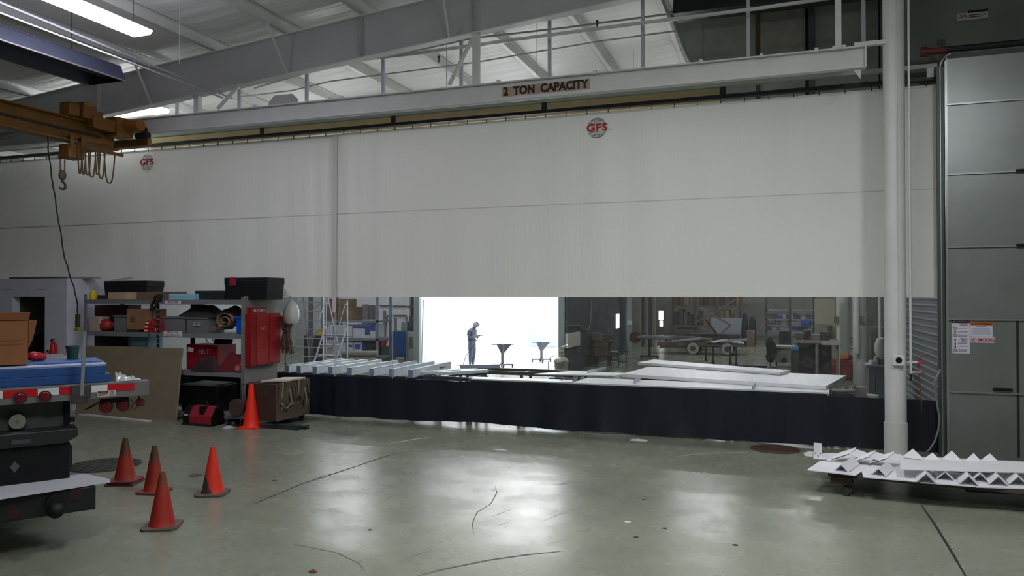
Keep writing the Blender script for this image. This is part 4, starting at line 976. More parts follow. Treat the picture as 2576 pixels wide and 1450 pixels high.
for k in range(26):
    dx = -.16+.32*random.random(); dy = -.08+.16*random.random(); tw = random.uniform(-.06, .1)
    mbr.tube([(c.x+dx*.8, c.y+dy, c.z+.50), (c.x+dx, c.y+dy, c.z+.3), (c.x+dx*.45, c.y+dy*.6, c.z+.12), (c.x+dx*1.0+tw*.4, c.y+dy, c.z-.12), (c.x+dx*1.0+tw, c.y+dy, c.z-.26-.12*random.random())], .014, 5)
mbr.build('strands', rope_tan, rp_, smooth=True)
MB().tube([(c.x+.1*cos(i*pi/6), c.y+.085*sin(i*pi/6), c.z+.12+.004*i) for i in range(26)], .014, 6).build('binding_wrap', mat('rope_light', '77604f', .9), rp_, smooth=True)
MB().tube([(c.x-.02, c.y, c.z-.25), (c.x-.05, c.y, c.z-.5), (c.x-.02, c.y-.01, c.z-.62)], .014, 5).build('loose_end', rope_tan, rp_, smooth=True)
MB().box(sx1+.013, 14.44, c.z+.44, c.x+.05, 14.46, c.z+.455).build('hook_peg', steel_grey, rp_)
# strap cart
sc_ = T('strap_cart', 'brown plywood cart with ratchet straps hung over its end beside the shelf', 'cart', (-10.08, 13.55, 0))
cx0, cx1, cy0, cy1 = -10.45, -9.74, 13.05, 14.2
MB().box(cx0, cy0, .14, cx1, cy1, .90).build('box_body', wood_dark, sc_, bevel=.006)
MB().box(cx1, cy0, .14, cx1+.02, cy1, .91).build('end_board', wood_mid, sc_)
MB().slab([(cx0+.25, cy0+.1, .95), (cx1+.05, cy0+.25, .965), (cx1+.05, cy1-.2, .965), (cx0+.25, cy1-.25, .95)], .035).build('top_board', mat('bleached_board', 'c2b3a6', .7), sc_)
for x in (cx0+.08, cx1-.08):
    for y in (cy0+.14, cy1-.14):
        MB().cyl((x-.025, y, .065), (x+.025, y, .065), .065, n=16).build('caster_wheel', black_rubber, sc_, smooth='auto'); MB().box(x-.04, y-.05, .11, x+.04, y+.05, .145).build('caster_plate', dark_steel, sc_)
strap_ms = [mat('strap_olive', '574c3c', .8), mat('strap_tan', '8d7c62', .8), mat('strap_grey', '4a463f', .8)]
for k in range(12):
    y = cy0+.08+k*.090; x = cx1+.022; zl = random.uniform(.28, .5); s2 = random.uniform(-.04, .05)
    mb = MB()
    for (u, z_) in ((0, 0),):
        mb.grid(lambda u, v: Vector((x+.012+.02*sin(v*5+k), y-.028+.056*u+s2*v, .93-(.93-zl)*v)), 1, 10)
    mb.build('ratchet_strap', strap_ms[k % 3], sc_, solid=.006)
    if k % 2: MB().ob((x+.045, y+s2*.6, zl+.12), (.035, .075, .07), (0, 0, 20)).build('ratchet_buckle', mat('buckle', '6e675a', .4, .6) if k % 4 == 1 else dark_steel, sc_)
O('loose_strap', MB().tube([(cx1+.06, cy0+.1, .50), (cx1+.10, cy0+.22, .38), (cx1+.1, cy0+.35, .46), (cx1+.07, cy0+.5, .44)], .02, 6), strap_ms[1], 'loop of tan strap sagging on the strap cart end', 'strap', smooth=True)
# tool bag in front of the shelf
tb = T('tool_bag', 'red and black zipped tool bag on the floor under the shelf', 'bag', (aZ(512, 1068).x, aZ(512, 1068).y, 0))
xx = aZ(512, 1066); w2, d2 = .38, .2
for nm, xa, xb, m_ in (('end_panel', -w2, -w2*.55, black_plastic), ('red_panel', -w2*.55, w2*.95, mat('bag_red', '93101f', .7, var=.1)), ('end_panel', w2*.95, w2*1.02, black_plastic)):
    pr = [(-d2, 0), (d2, 0), (d2, .2), (.07, .40), (-.07, .40), (-d2, .2)]
    MB(tb).prism([(a, b) for a, b in pr], 'x', xa, xb).build(nm, m_, tb, bevel=.02)
MB(tb).box(-w2*1.01, -d2-.012, 0, w2*1.02, d2+.012, .05).build('base', black_rubber, tb, bevel=.01)
MB(tb).box(w2*.1, -d2*.9-.0, .18, w2*.45, -.06, .41).build('flap', black_plastic, tb, bevel=.02)
MB(tb).tube([(-w2*.5, -.05, .39), (-w2*.3, -.06, .5), (w2*.3, -.06, .5), (w2*.5, -.05, .39)], .014, 6).build('handle', black_rubber, tb, smooth=True)
MB(tb).ob((-w2*.72, -d2-.006, .22), (.09, .01, .04)).build('badge', mat('badge_pale', 'c9b9c4', .5), tb)
# plywood sheet leaning
p0, p1 = aZ(206, 1042), aZ(444, 1057); t0, t1 = None, None
ps = T('leaning_board', 'large brown gypsum board leaning against the front of the shelf', 'board', ((p0.x+p1.x)/2, p1.y, 0))
yb_l = YS-.30
br = Vector((aY(444, 1050, yb_l).x, yb_l, 0)); bl = Vector((aY(190, 1050, yb_l).x, yb_l-.02, 0))
hb2 = 1.52
tr2 = aY(460, 877, YS-.06); hb2 = tr2.z; tl2 = Vector((bl.x+.05, YS-.06, hb2)); tr2 = Vector((tr2.x, YS-.06, hb2))
nrm = Vector((0, .016, .004))
MB().add([bl, br, tr2, tl2, bl+nrm, br+nrm, tr2+nrm, tl2+nrm], [(0,1,2,3),(7,6,5,4),(0,4,5,1),(1,5,6,2),(2,6,7,3),(3,7,4,0)]).build('sheet', mat('gypsum_brown', '7d7059', .9, var=.08, scale=3), ps)
e0, e1 = br, tr2
MB().bar(e0+Vector((-.006, -.004, .004)), e1+Vector((-.006, -.004, 0)), .014, .014).build('edge_trim', mat('board_edge', '9c8f78', .8), ps)
MB().ob((tl2.x+3.05, YS-.085, hb2-.02), (.14, .02, .09), (0, 8, 0)).build('torn_paper', mat('torn_pale', 'b0a39a', .8), ps)
pl0, pl1 = aZ(207, 1043), aZ(400, 1058)
O('floor_strip', MB().slab([(pl0.x, pl0.y-.12, .03), (pl1.x-.1, pl1.y-.28, .03), (pl1.x, pl1.y-.2, .03), (pl0.x+.1, pl0.y+.02-.05, .03)], .028), mat('white_strip', 'd0cfca', .5), 'white board strip lying on the floor along the leaning board', 'board')
for i, (xa, ya, xb, y2, r, lab) in enumerate(((640, 1069, 775, 1075, .045, 'thicker dark tube lying on the floor right of the bright cone'), (640, 1073, 752, 1080, .022, 'thin black rod lying on the floor right of the bright cone'))):
    p, q = aZ(xa, ya, r), aZ(xb, y2, r)
    O('floor_tube', MB().cyl(p, q, r, n=12), mat('tube_dark', '2d3436', .4, .3), lab, 'tube', smooth='auto')
def crumple(px, py, w, d, h, lab, m, seed, z=0, name='plastic_scrap', cat='plastic scrap', Y=None):
    c = aZ(px, py, z) if Y is None else aY(px, py, Y)
    mb = MB().grid(lambda u, v: Vector((c.x+w*(u-.5)*(1+.2*noise.noise(Vector((v*3, seed, 1)))), c.y+d*(v-.5), z+.004+h*(1-abs(2*u-1)**2)*(1-abs(2*v-1)**2)*(.6+.9*abs(noise.noise(Vector((u*4+seed, v*4, seed))))))), 14, 10)
    return O(name, mb, m, lab, cat, solid=.003)
plast = mat('crumpled_plastic', 'a9aeb3', .12, spec=.8)
crumple(575, 1078, .22, .2, .06, 'small scrap of clear plastic on the floor left of the bright cone', plast, 3)
crumple(1607, 1109, .32, .2, .02, 'white torn scrap on the floor at the foot of the black skirt', mat('paper_white', 'd2d2ce', .7), 5, name='paper_scrap', cat='paper scrap')
crumple(1258, 1133, .26, .06, .012, 'small white tape scrap on the open floor in front of the curtain', mat('paper_white', 'd2d2ce', .7), 7, name='tape_scrap', cat='tape scrap')
crumple(1579, 1315, .07, .05, .012, 'tiny white crumb on the floor right of the reflection', mat('paper_white', 'd2d2ce', .7), 8, name='paper_scrap', cat='paper scrap')
crumple(787, 1440, .08, .05, .02, 'tiny dry brown leaf at the bottom edge of the floor', mat('leaf_brown', '6b3d22', .8), 9, name='dry_leaf', cat='leaf')
O('floor_mat', MB().cyl((aZ(1950, 1128).x, aZ(1950, 1128).y-.1, 0), (aZ(1950, 1128).x, aZ(1950, 1128).y-.1, .008), .42, n=28), mat('rust_cover', '4a3630', .7), 'round rusty floor cover against the black skirt near the column', 'floor cover')
# floor drain at left
dn = T('floor_drain', 'round dark slatted floor drain behind the two rear cones', 'drain', (aZ(262, 1171).x, aZ(262, 1171).y, 0))
MB(dn).cyl((0, 0, .001), (0, 0, .004), .55, n=36).build('recess', mat('drain_dark', '2a2c27', .8), dn)
g_ = MB(dn)
for k in range(-8, 9):
    y = k*.06; hw_ = sqrt(max(0, .53**2-y*y)); g_.box(-hw_, y-.012, .004, hw_, y+.012, .012)
g_.build('grate', mat('drain_bar', '55574f', .6, .3), dn)
O('floor_stain', MB().cyl((aZ(492, 1197).x, aZ(492, 1197).y, 0), (aZ(492, 1197).x, aZ(492, 1197).y, .003), .10, n=20), mat('stain_dark', '3d3a30', .8), 'small dark round spot on the floor left of the scuffed cone', 'stain')
# ================================================================== CONES
def cone(name, lab, px, py, H, bw, rz, m_, mb_, tipm=None, notch=0, base2=False):
    p = aZ(px, py); t = T(name, lab, 'traffic cone', (p.x, p.y, 0), rz, None)
    z0 = 0
    if base2:
        MB(t).box(-bw/2*1.03, -bw/2*1.0, 0, bw/2*1.03, bw/2*1.02, .028).build('lower_base', mb_, t, bevel=.012); z0 = .036
    MB(t).prism([(-bw/2, -bw/2*.75), (-bw/2*.75, -bw/2), (bw/2*.75, -bw/2), (bw/2, -bw/2*.75), (bw/2, bw/2*.75), (bw/2*.75, bw/2), (-bw/2*.75, bw/2), (-bw/2, bw/2*.75)], 'z', z0, z0+.03).build('base', mb_, t, bevel=.006)
    r0 = bw*.36; z1 = H; zt_ = z0+.03
    prof = [(r0*1.06, zt_), (r0, zt_+.015)] + [(r0+(.032*H/.65-r0)*k/8, zt_+.015+(z1-zt_-.015)*k/8) for k in range(1, 9)]
    prof += [(prof[-1][0]*.8, z1-.002), (prof[-1][0]*.72, z1-.06)]
    n = 28; body = MB(t); body.lathe(prof, n)
    if notch:
        b0 = len(body.v)-n*len(prof)
        for j in (8, 9, 10, 11):
            for k in range(n):
                body.v[b0+min(j, len(prof)-1)*n+k] = body.v[b0+min(j, len(prof)-1)*n+k] + Vector((0, 0, -notch*abs(noise.noise(Vector((k*.6, 2.2, notch*50))))))
    body.build('body', m_, t, smooth='auto')
    return t
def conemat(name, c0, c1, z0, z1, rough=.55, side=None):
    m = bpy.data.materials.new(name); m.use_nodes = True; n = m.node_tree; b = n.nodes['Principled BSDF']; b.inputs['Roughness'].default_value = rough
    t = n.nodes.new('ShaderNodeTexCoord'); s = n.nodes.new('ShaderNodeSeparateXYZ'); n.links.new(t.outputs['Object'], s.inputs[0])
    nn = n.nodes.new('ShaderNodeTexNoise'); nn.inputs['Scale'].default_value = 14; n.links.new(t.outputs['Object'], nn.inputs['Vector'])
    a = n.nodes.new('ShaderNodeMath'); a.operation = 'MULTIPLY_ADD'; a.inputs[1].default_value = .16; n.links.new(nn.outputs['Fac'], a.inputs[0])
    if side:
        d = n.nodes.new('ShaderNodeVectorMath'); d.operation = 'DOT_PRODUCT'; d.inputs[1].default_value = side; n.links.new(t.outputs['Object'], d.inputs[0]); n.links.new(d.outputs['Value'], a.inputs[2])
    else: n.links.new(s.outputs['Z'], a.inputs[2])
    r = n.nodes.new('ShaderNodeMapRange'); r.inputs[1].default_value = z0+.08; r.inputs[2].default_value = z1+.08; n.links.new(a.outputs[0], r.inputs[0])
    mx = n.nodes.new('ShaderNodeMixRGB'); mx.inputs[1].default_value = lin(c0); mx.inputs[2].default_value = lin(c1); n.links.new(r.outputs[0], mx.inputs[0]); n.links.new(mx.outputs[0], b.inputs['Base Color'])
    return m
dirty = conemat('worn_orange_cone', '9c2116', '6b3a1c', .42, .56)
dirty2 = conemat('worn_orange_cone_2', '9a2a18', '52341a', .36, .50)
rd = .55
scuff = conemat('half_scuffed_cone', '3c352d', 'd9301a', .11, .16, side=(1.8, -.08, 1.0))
cbase = mat('cone_base_brown', '6b2f28', .7, var=.2); cbase2 = mat('cone_base_grey', '574a44', .7, var=.2)
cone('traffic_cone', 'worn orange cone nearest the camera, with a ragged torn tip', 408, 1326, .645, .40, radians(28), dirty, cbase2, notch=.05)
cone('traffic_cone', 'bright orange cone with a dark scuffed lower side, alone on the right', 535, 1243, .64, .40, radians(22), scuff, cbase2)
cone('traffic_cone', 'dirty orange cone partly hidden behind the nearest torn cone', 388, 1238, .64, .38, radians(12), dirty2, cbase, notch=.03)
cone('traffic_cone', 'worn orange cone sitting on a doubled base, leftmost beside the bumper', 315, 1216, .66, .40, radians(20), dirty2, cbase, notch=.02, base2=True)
newc = mat('new_orange_cone', 'f8301a', .45)
cone('traffic_cone', 'tall clean bright orange cone standing in front of the shelf', 632, 1076, .90, .46, radians(18), newc, newc)
# ================================================================== TRUCK
th = radians(34.5)
cr_ = aZ(375, 957, 1.735)
tr = bpy.data.objects.new('flatbed_truck', None); C.objects.link(tr)
loc = Vector((cr_.x, cr_.y, 0)); ang = pi/2 - th
tr.location = loc; tr.rotation_euler = (0, 0, ang)
WM[tr.name] = Matrix.Translation(loc) @ Matrix.Rotation(ang, 4, 'Z')
tagp(tr, 'flatbed truck rear end with red and white reflective tape at the left edge', 'truck')
# local: x along rear face (to the right/away), y forward along the truck, origin under the right rear corner
bedm = mat('bed_grey_steel', '676868', .5, .2, var=.1); refl_r = mat('reflective_red', 'a80d1c', .35); refl_w = mat('reflective_white', 'c9c9cc', .35)
def LT(px, py, y=0.0):
    """point on the truck plane local y"""
    I = WM[tr.name].inverted(); o = I @ EYE; d = I.to_3x3() @ ray(px, py); return o + d*((y-o.y)/d.y)
W_ = 2.45
zt_ = 1.735; zb2 = LT(190, 1008).z
MB(tr).box(-W_, 0, zb2, 0, .12, zt_).build('rear_beam', bedm, tr, bevel=.006)
xdk = LT(281, 955, .12).x
MB(tr).box(-W_, .12, zb2+.02, xdk, 5.5, zt_-.004).build('bed', bedm, tr)
tape = [(-4, 7, 'w'), (7, 95, 'r'), (95, 148, 'w'), (148, 186, 'r'), (224, 270, 'w'), (270, 338, 'r')]
for xa, xb, k in tape:
    a, b = LT(xa, 985).x, LT(xb, 970).x
    MB(tr).box(a, -.006, zt_-.10, b, -.001, zt_-.022).build('reflective_tape', refl_r if k == 'r' else refl_w, tr)
lens = mat('tail_lens', '5e0c14', .25); lens_r = mat('lamp_rim', '280a0c', .6)
for px, py, r, y in ((51, 1002, .062, -.01), (113, 998, .062, -.01), (267, 1024, .072, .12), (310, 1021, .068, .12), (353, 1013, .048, .1)):
    p = LT(px, py, y)
    l = MB(tr).cyl((p.x, y+.04, p.z), (p.x, y-.012, p.z), r, n=24).build('tail_lamp', lens_r, tr, smooth='auto'); MB(tr).sph((p.x, y-.012, p.z), r*.82, 16, 8, (1, .16, 1)).build('lens', lens, l, smooth=True)
a = LT(253, 1000, .14).x; b = LT(325, 1000, .14).x
MB(tr).box(a, .14, zb2-.08, b, .2, zb2).build('lamp_bracket', lens_r, tr)
p = LT(353, 1013, .1); MB(tr).bar((p.x, .12, p.z), (p.x-.02, .12, zb2), .015, .015).build('lamp_bracket', dark_steel, tr)
for k in (0, 1): 
    pts = [LT(px, py, .2) for px, py in (((255, 1010), (235, 1020), (220, 1028)) if k else ((250, 1012), (228, 1026), (212, 1032)))]
    MB(tr).tube([(q.x, q.y, q.z) for q in pts], .006, 5).build('lamp_wire', black_rubber, tr)
q = [LT(px, py, .1) for px, py in ((328, 1006), (336, 1014), (328, 1030), (337, 1033), (345, 1022))]
MB(tr).tube([(v.x, v.y, v.z) for v in q], .006, 5).build('lamp_wire', black_rubber, tr)
# caution plate
p, q = LT(243, 1002), LT(291, 979)
cp = MB(tr).box(p.x, -.008, min(p.z, q.z)+.012, q.x, -.002, max(p.z, q.z)-.012).build('caution_plate', mat('plate_pale', 'b3a8a6', .5), tr)
h = abs(q.z-p.z)-.024; zc_ = (p.z+q.z)/2; w = q.x-p.x
MB(tr).box(p.x+w*.06, -.010, zc_+h*.14, p.x+w*.6, -.008, zc_+h*.42).build('plate_header', mat('plate_dark', '251510', .5), cp)
MB(tr).box(p.x+w*.2, -.0108, zc_+h*.22, p.x+w*.47, -.010, zc_+h*.34).build('header_print', mat('plate_brown_letter', '8a5a3a', .5), cp)
d_ = MB(tr)
for k in range(3): d_.box(p.x+w*.06, -.0095, zc_-h*(.0+.13*k)-.002, p.x+w*(.58-.08*k), -.008, zc_-h*(.0+.13*k)+.002)
for k in range(18):
    a0, a1_ = 2*pi*k/18, 2*pi*(k+1)/18; r = h*.3
    d_.bar((p.x+w*.8+cos(a0)*r, -.0095, zc_+sin(a0)*r), (p.x+w*.8+cos(a1_)*r, -.0095, zc_+sin(a1_)*r), .002, .005)
d_.bar((p.x+w*.8-.003, -.0095, zc_-h*.15), (p.x+w*.8+.005, -.0095, zc_+h*.16), .002, .008)
d_.build('plate_print', black_ink, cp)
# stake pocket + stake
p = LT(205, 985); px_ = p.x
MB(tr).box(px_-.10, -.03, zb2-.02, px_-.04, .0, zt_-.01).box(px_+.045, -.03, zb2+.03, px_+.09, .0, zt_-.01).box(px_-.1, -.035, zb2-.04, px_+.06, -.0, zb2+.02).build('stake_pocket', mat('pocket_rust', '35302a', .7, var=.3, scale=20), tr)
top = LT(213, 835, -.02)
MB(tr).bar((px_, -.02, zb2+.05), (top.x, -.02, top.z), .035, .035).build('stake_pole', mat('stake_steel', '82878c', .45, .4), tr)
# under-bed parts
uz0, uz1 = LT(60, 1082, .25).z, zb2
MB(tr).box(-W_*.95, .25, uz0, LT(160, 1040, .25).x, .35, uz1).build('cross_panel', mat('panel_grey_green', '4b504f', .6), tr)
p = LT(42, 1057, .25)
fl = MB(tr).cyl((p.x, .25, p.z), (p.x, .10, p.z), .088, .078, n=24).build('filler_cap', chrome, tr, smooth='auto')
for k in range(6):
    a0 = k*pi/3; MB(tr).box(-.012, -.004, 0, .012, .004, .07, Matrix.Translation((p.x, .096, p.z)) @ Matrix.Rotation(a0, 4, 'Y')).build('cap_rib', chrome, fl)
MB(tr).box(LT(162, 1040, .2).x, .2, uz0-.02, LT(176, 1040, .2).x, .5, uz1).build('frame_rail', black_plastic, tr)
MB(tr).ob((LT(182, 1056, .2).x, .2, LT(182, 1056, .2).z), (.045, .06, .05)).build('hose_fitting', black_rubber, tr)
lz = LT(196, 1078, -.05).z; lx = LT(197, 1090, -.05).x
MB(tr).prism([(-W_*.95, lz), (lx, lz), (lx, lz-.085), (lx-.12, lz-.15), (-W_*.95, lz-.15)], 'y', -.05, .3).build('step_ledge', mat('ledge_black', '191c1e', .5), tr, bevel=.01)
bx2 = LT(176, 1150, .0).x
MB(tr).box(-W_*.95, .0, LT(100, 1235, .0).z-.05, bx2, .4, lz-.15).build('rear_box', black_plastic, tr, bevel=.01)
p = LT(37, 1175, -.001); MB(tr).prism([(p.x-.045, p.z), (p.x, p.z-.065), (p.x+.045, p.z), (p.x, p.z+.06)], 'y', -.006, .0).build('diamond_decal', mat('decal_grey', '4a4c50', .5), tr)
p = LT(53, 1112, -.051); MB(tr).ob((p.x, -.053, p.z), (.17, .006, .045)).build('plate_light', mat('plate_light_grey', '3b4246', .4), tr)
# bumper with white tread plate
zp = .715
fr = [LT2 for LT2 in ()]
def LZ(px, py, z):
    I = WM[tr.name].inverted(); o = I @ EYE; d = I.to_3x3() @ ray(px, py); return o + d*((z-o.z)/d.z)
A, Bq, Cq, Dq = LZ(277, 1205, zp), LZ(215, 1193, zp), LZ(-40, 1240, zp), LZ(-40, 1272, zp)
MB(tr).slab([(-W_*.98, A.y-.30, zp), (A.x, A.y-.03, zp), (Bq.x, Bq.y+.02, zp), (-W_*.98, Bq.y+.05, zp)], .035).build('tread_plate', mat('tread_plate_white', 'b9bac4', .5), tr)
yb2 = A.y-.06
bxr = LT(241, 1240, yb2).x
zbt = .42
MB(tr).box(-W_*.98, yb2, zbt, bxr, yb2+.12, zp-.045).build('bumper', mat('bumper_black', '15171a', .5), tr, bevel=.01)
MB(tr).box(-W_*.9, yb2+.12, zbt+.05, -W_*.75, .3, zp-.05).box(bxr-.25, yb2+.12, zbt+.05, bxr-.15, .3, zp-.05).build('bumper_bracket', black_plastic, tr)
for px, py in ((190, 1245), (35, 1290)):
    p = LT(px, py, yb2); MB(tr).cyl((p.x, yb2-.006, p.z), (p.x, yb2+.0, p.z), .065, n=20).build('bumper_lamp', lens_r, tr, smooth='auto')
p = LT(140, 1280, yb2-.1)
hk_ = MB(tr).cyl((p.x, yb2-.1, p.z+.05), (p.x, yb2+.02, p.z+.05), .09, n=16); hk_.sph((p.x, yb2-.13, p.z-.01), .085, 12, 8); hk_.build('pintle_hitch', mat('hitch_black', '0f1011', .6, .3), tr, smooth='auto')
for x in (-W_*.87, -W_*.52):
    w1 = MB(tr).cyl((x-.13, 1.6, .48), (x+.13, 1.6, .48), .48, n=28).build('tire', black_rubber, tr, smooth='auto', bevel=.03); MB(tr).cyl((x-.135, 1.6, .48), (x+.135, 1.6, .48), .25, n=20).build('rim', steel_grey, w1, smooth='auto')
MB(tr).cyl((-W_*.87, 1.6, .5), (-W_*.52, 1.6, .5), .07).build('axle', dark_steel, tr); MB(tr).box(-W_*.7, .35, .75, -W_*.6, 5.4, 1.0).box(-W_*.4, .35, .75, -W_*.3, 5.4, 1.0).build('chassis_rail', dark_steel, tr)
MB(tr).box(-W_*.7, .9, 1.0, -W_*.3, 1.0, zb2).box(-W_*.7, 4.2, 1.0, -W_*.3, 4.3, zb2).box(-W_*.7, 1.5, .5, -W_*.6, 1.7, .8).box(-W_*.4, 1.5, .5, -W_*.3, 1.7, .8).build('bed_mount', dark_steel, tr)
# load on the bed -- separate things in the truck's own axes
def onbed(nm, mb, m, lab, cat, **k):
    return O(nm, mb, m, lab, cat, **k)
TRM = WM[tr.name]
zlow = .095
xr_lo, xr_hi = LT(278, 955, .08).x, LT(265, 930, .08).x
bpm = mat('blue_panel', '18437f', .5, var=.06)
onbed('blue_slab', MB(TRM).box(-W_, .08, zt_+.003, xr_lo, .62, zt_+zlow), bpm, 'lower blue panel lying across the truck bed', 'panel', bevel=.004)
onbed('blue_slab', MB(TRM).box(-W_, .08, zt_+zlow+.002, xr_hi, .62, zt_+zlow*2), bpm, 'upper blue panel stacked on the lower one across the truck bed', 'panel', bevel=.004)
zq = zt_+zlow*2
for k, (px, m_) in enumerate(((265, 'b8c2d6'), (262, '3c62a0'))):
    onbed('thin_sheet', MB(TRM).box(-W_+.2, .2+.2*k, zq+.002+.016*k, LT(px, 915, .3).x, .75+.2*k, zq+.014+.016*k), mat('sheet_%s' % m_, m_, .5), ('pale thin sheet lying on the upper blue panel' , 'darker blue thin sheet topping the stack on the truck bed')[k], 'sheet')
zq2 = zq+.032
x0, x1 = LT(-30, 900, .45).x, LT(84, 900, .45).x
def bedbox(): pass
cbz = T('cardboard_carton', 'tall opened cardboard carton standing on the blue panels on the truck', 'box', TRM @ Vector(((x0+x1)/2, .5, zq2)), ang)
hh = LT(40, 786, .45).z-zq2; w = x1-x0
MB(cbz).box(-w/2, -.16, 0, w/2*.72, .2, hh*.88).build('body', mat('carton_orange_brown', '7f5130', .85, var=.05), cbz)
MB(cbz).add([(-w/2*.9, -.17, hh*.86), (w/2*.74, -.17, hh*.86), (w/2*.80, -.2, hh*1.0), (-w/2*.9, -.2, hh*1.0)], [(0,1,2,3)]).build('flap', mat('carton_orange_brown', '7f5130', .85), cbz, solid=.006)
MB(cbz).add([(w/2*.73, -.15, hh*.3), (w/2*.73, -.15, hh*.86), (w/2*1.12, -.1, hh*.84), (w/2*.95, -.12, hh*.5)], [(0,1,2,3)]).build('flap', mat('carton_flap', '6f4528', .85), cbz, solid=.006)
MB(cbz).box(-.13, -.1625, hh*.45, .10, -.161, hh*.48).box(-.13, -.1625, hh*.38, .10, -.161, hh*.405).build('print', mat('carton_print', '6e4528', .85), cbz)
p0 = LT(64, 896, .7); p1 = LT(116, 897, .7)
O('red_air_bag', MB(TRM).tube([(p0.x, .7, zq2+.055), (p0.x+.08, .7, zq2+.062), (p1.x-.1, .72, zq2+.06), (p1.x-.02, .72, zq2+.045), (p1.x, .72, zq2+.03)], [.03, .058, .055, .045, .02], 10), mat('shiny_red', 'a81c2e', .3), 'shiny red roll lying on the panels behind the cardboard carton', 'roll', smooth=True)
p = LT(184, 900, .8)
bk = T('dark_bucket', 'dark green bucket standing on the panels beside the shelf post', 'bucket', TRM @ Vector((p.x, .85, zq2)), ang)
MB(bk).lathe([(.055, 0), (.072, .13), (.078, .135), (.078, .16), (.06, .16), (.05, .02)], 18).build('pail', mat('green_pail', '1e3b38', .5), bk, smooth='auto')
p = LT(300, 948, .3)
cf = MB(TRM).grid(lambda u, v: Vector((p.x-.08+.26*u, .012+.10*v, zt_+.004+(.11*(1-u)**1.2+.02)*(1-abs(2*v-1)**2)*(.5+1.2*abs(noise.noise(Vector((u*5, v*4, 2))))))), 18, 12)
O('plastic_wrap', cf, plast, 'crumpled clear plastic wrap at the end of the blue panels', 'plastic wrap', solid=.003)
# ================================================================== FLAT CART WITH WHITE PARTS
ca = radians(-6.2)
cl = aZ(2032, 1181, .34)
ct = T('flat_cart', 'low flat cart on casters carrying white powder-coated metal parts', 'cart', (cl.x, cl.y, 0), ca)
CM = WM[ct.name]
L_, D_ = 3.1, 1.02      # local x right, y away
MB(ct).box(.25, .1, .25, L_, D_-.05, .295).build('deck', mat('cart_deck', '4a4038', .8), ct)
MB(ct).box(.28, .08, .16, .55, .3, .25).build('corner_block', wood_dark, ct)
MB(ct).box(.3, .7, .16, .55, .92, .25).build('corner_block', wood_dark, ct)
MB(ct).bar((1.9, .3, .2), (2.9, .8, .14), .06, .05).build('tow_bar', dark_steel, ct)
for x, y in ((.43, .17), (.43, .82), (2.8, .2), (2.8, .82)):
    c_ = MB(ct).bar((x, y, .17), (x+.05, y-.02, .07), .05, .02); c_.build('caster_fork', mat('caster_steel', '6c6f70', .4, .6), ct)
    MB(ct).cyl((x+.03, y-.055, .062), (x+.07, y+.0, .062), .062, n=18).build('caster_wheel', mat('caster_grey', '3a3c3c', .6), ct, smooth='auto')
pw = powder
def CL(px, py, z):
    I = CM.inverted(); o = I @ EYE; d = I.to_3x3() @ ray(px, py); return o + d*((z-o.z)/d.z)
zs0 = .30
# flat sheets (slightly different sizes)
def sheet_at(pts, lab, h=.006, z=.335):
    P_ = [CM @ CL(px, py, z) for px, py in pts]
    return O('white_sheet', MB().slab(P_, h), pw, lab, 'sheet metal')
sheet_at([(2031, 1182), (2153, 1196), (2165, 1188), (2186, 1172), (2063, 1160)], 'flat white sheet at the left front corner of the cart', .012, .325)
sheet_at([(2172, 1200), (2312, 1212), (2365, 1190), (2195, 1170), (2166, 1182)], 'flat white sheet second from the left along the cart front', .014, .322)
sheet_at([(2315, 1214), (2454, 1224), (2480, 1195), (2340, 1185)], 'flat white sheet in the middle of the cart front', .012, .318)
sheet_at([(2455, 1225), (2640, 1232), (2660, 1200), (2480, 1195)], 'flat white sheet at the right end of the cart front', .012, .316)
sheet_at([(2066, 1158), (2240, 1178), (2576, 1195), (2640, 1185), (2640, 1165), (2330, 1150), (2080, 1140)], 'broad white sheet lying under the slatted pieces at the cart back', .012, .303)
def tent(px, py, w, h, Dm, lab, z=.33, yaw=0, skew=.0):
    """inverted-V channel, open end towards the viewer; px,py = front foot centre"""
    p = CL(px, py, z); M = CM @ Matrix.Translation((p.x, p.y, z)) @ Matrix.Rotation(radians(yaw), 4, 'Z')
    t_ = .008
    prof = [(-w/2, 0), (0, h), (w/2, 0), (w/2-t_*1.6, 0), (0, h-t_*1.6), (-w/2+t_*1.6, 0)]
    mb = MB(M); n = 6
    f = [(a, 0, b) for a, b in prof]; bk = [(a, Dm, b) for a, b in prof]
    mb.add(f+bk, [(0,1,4,5),(1,2,3,4),(6,11,10,7),(7,10,9,8),(0,6,7,1),(1,7,8,2),(2,8,9,3),(3,9,10,4),(4,10,11,5),(5,11,6,0),(6,7,8)])  # last face caps the back, added to keep light out of the opening
    return O('angle_channel', mb, pw, lab, 'metal channel', 'white inverted-V channels')
tents = [(2116, 1186, .19, .095, .62), (2210, 1196, .19, .095, .55), (2330, 1214, .22, .115, .34), (2378, 1207, .20, .105, .36), (2437, 1219, .21, .11, .36), (2466, 1211, .20, .105, .36), (2512, 1220, .21, .11, .36), (2562, 1220, .21, .11, .36)]
for i, (px, py, w, h, d) in enumerate(tents):
    tent(px, py, w, h, d, 'white inverted-V channel on the cart front, %s from the left' % ORD[i], z=.333, yaw=-12 if i < 2 else 0)
peaks = [(2262, 1157, .24, .075), (2296, 1150, .30, .10), (2345, 1157, .27, .085), (2394, 1155, .27, .10), (2449, 1158, .22, .085), (2490, 1160, .26, .09)]
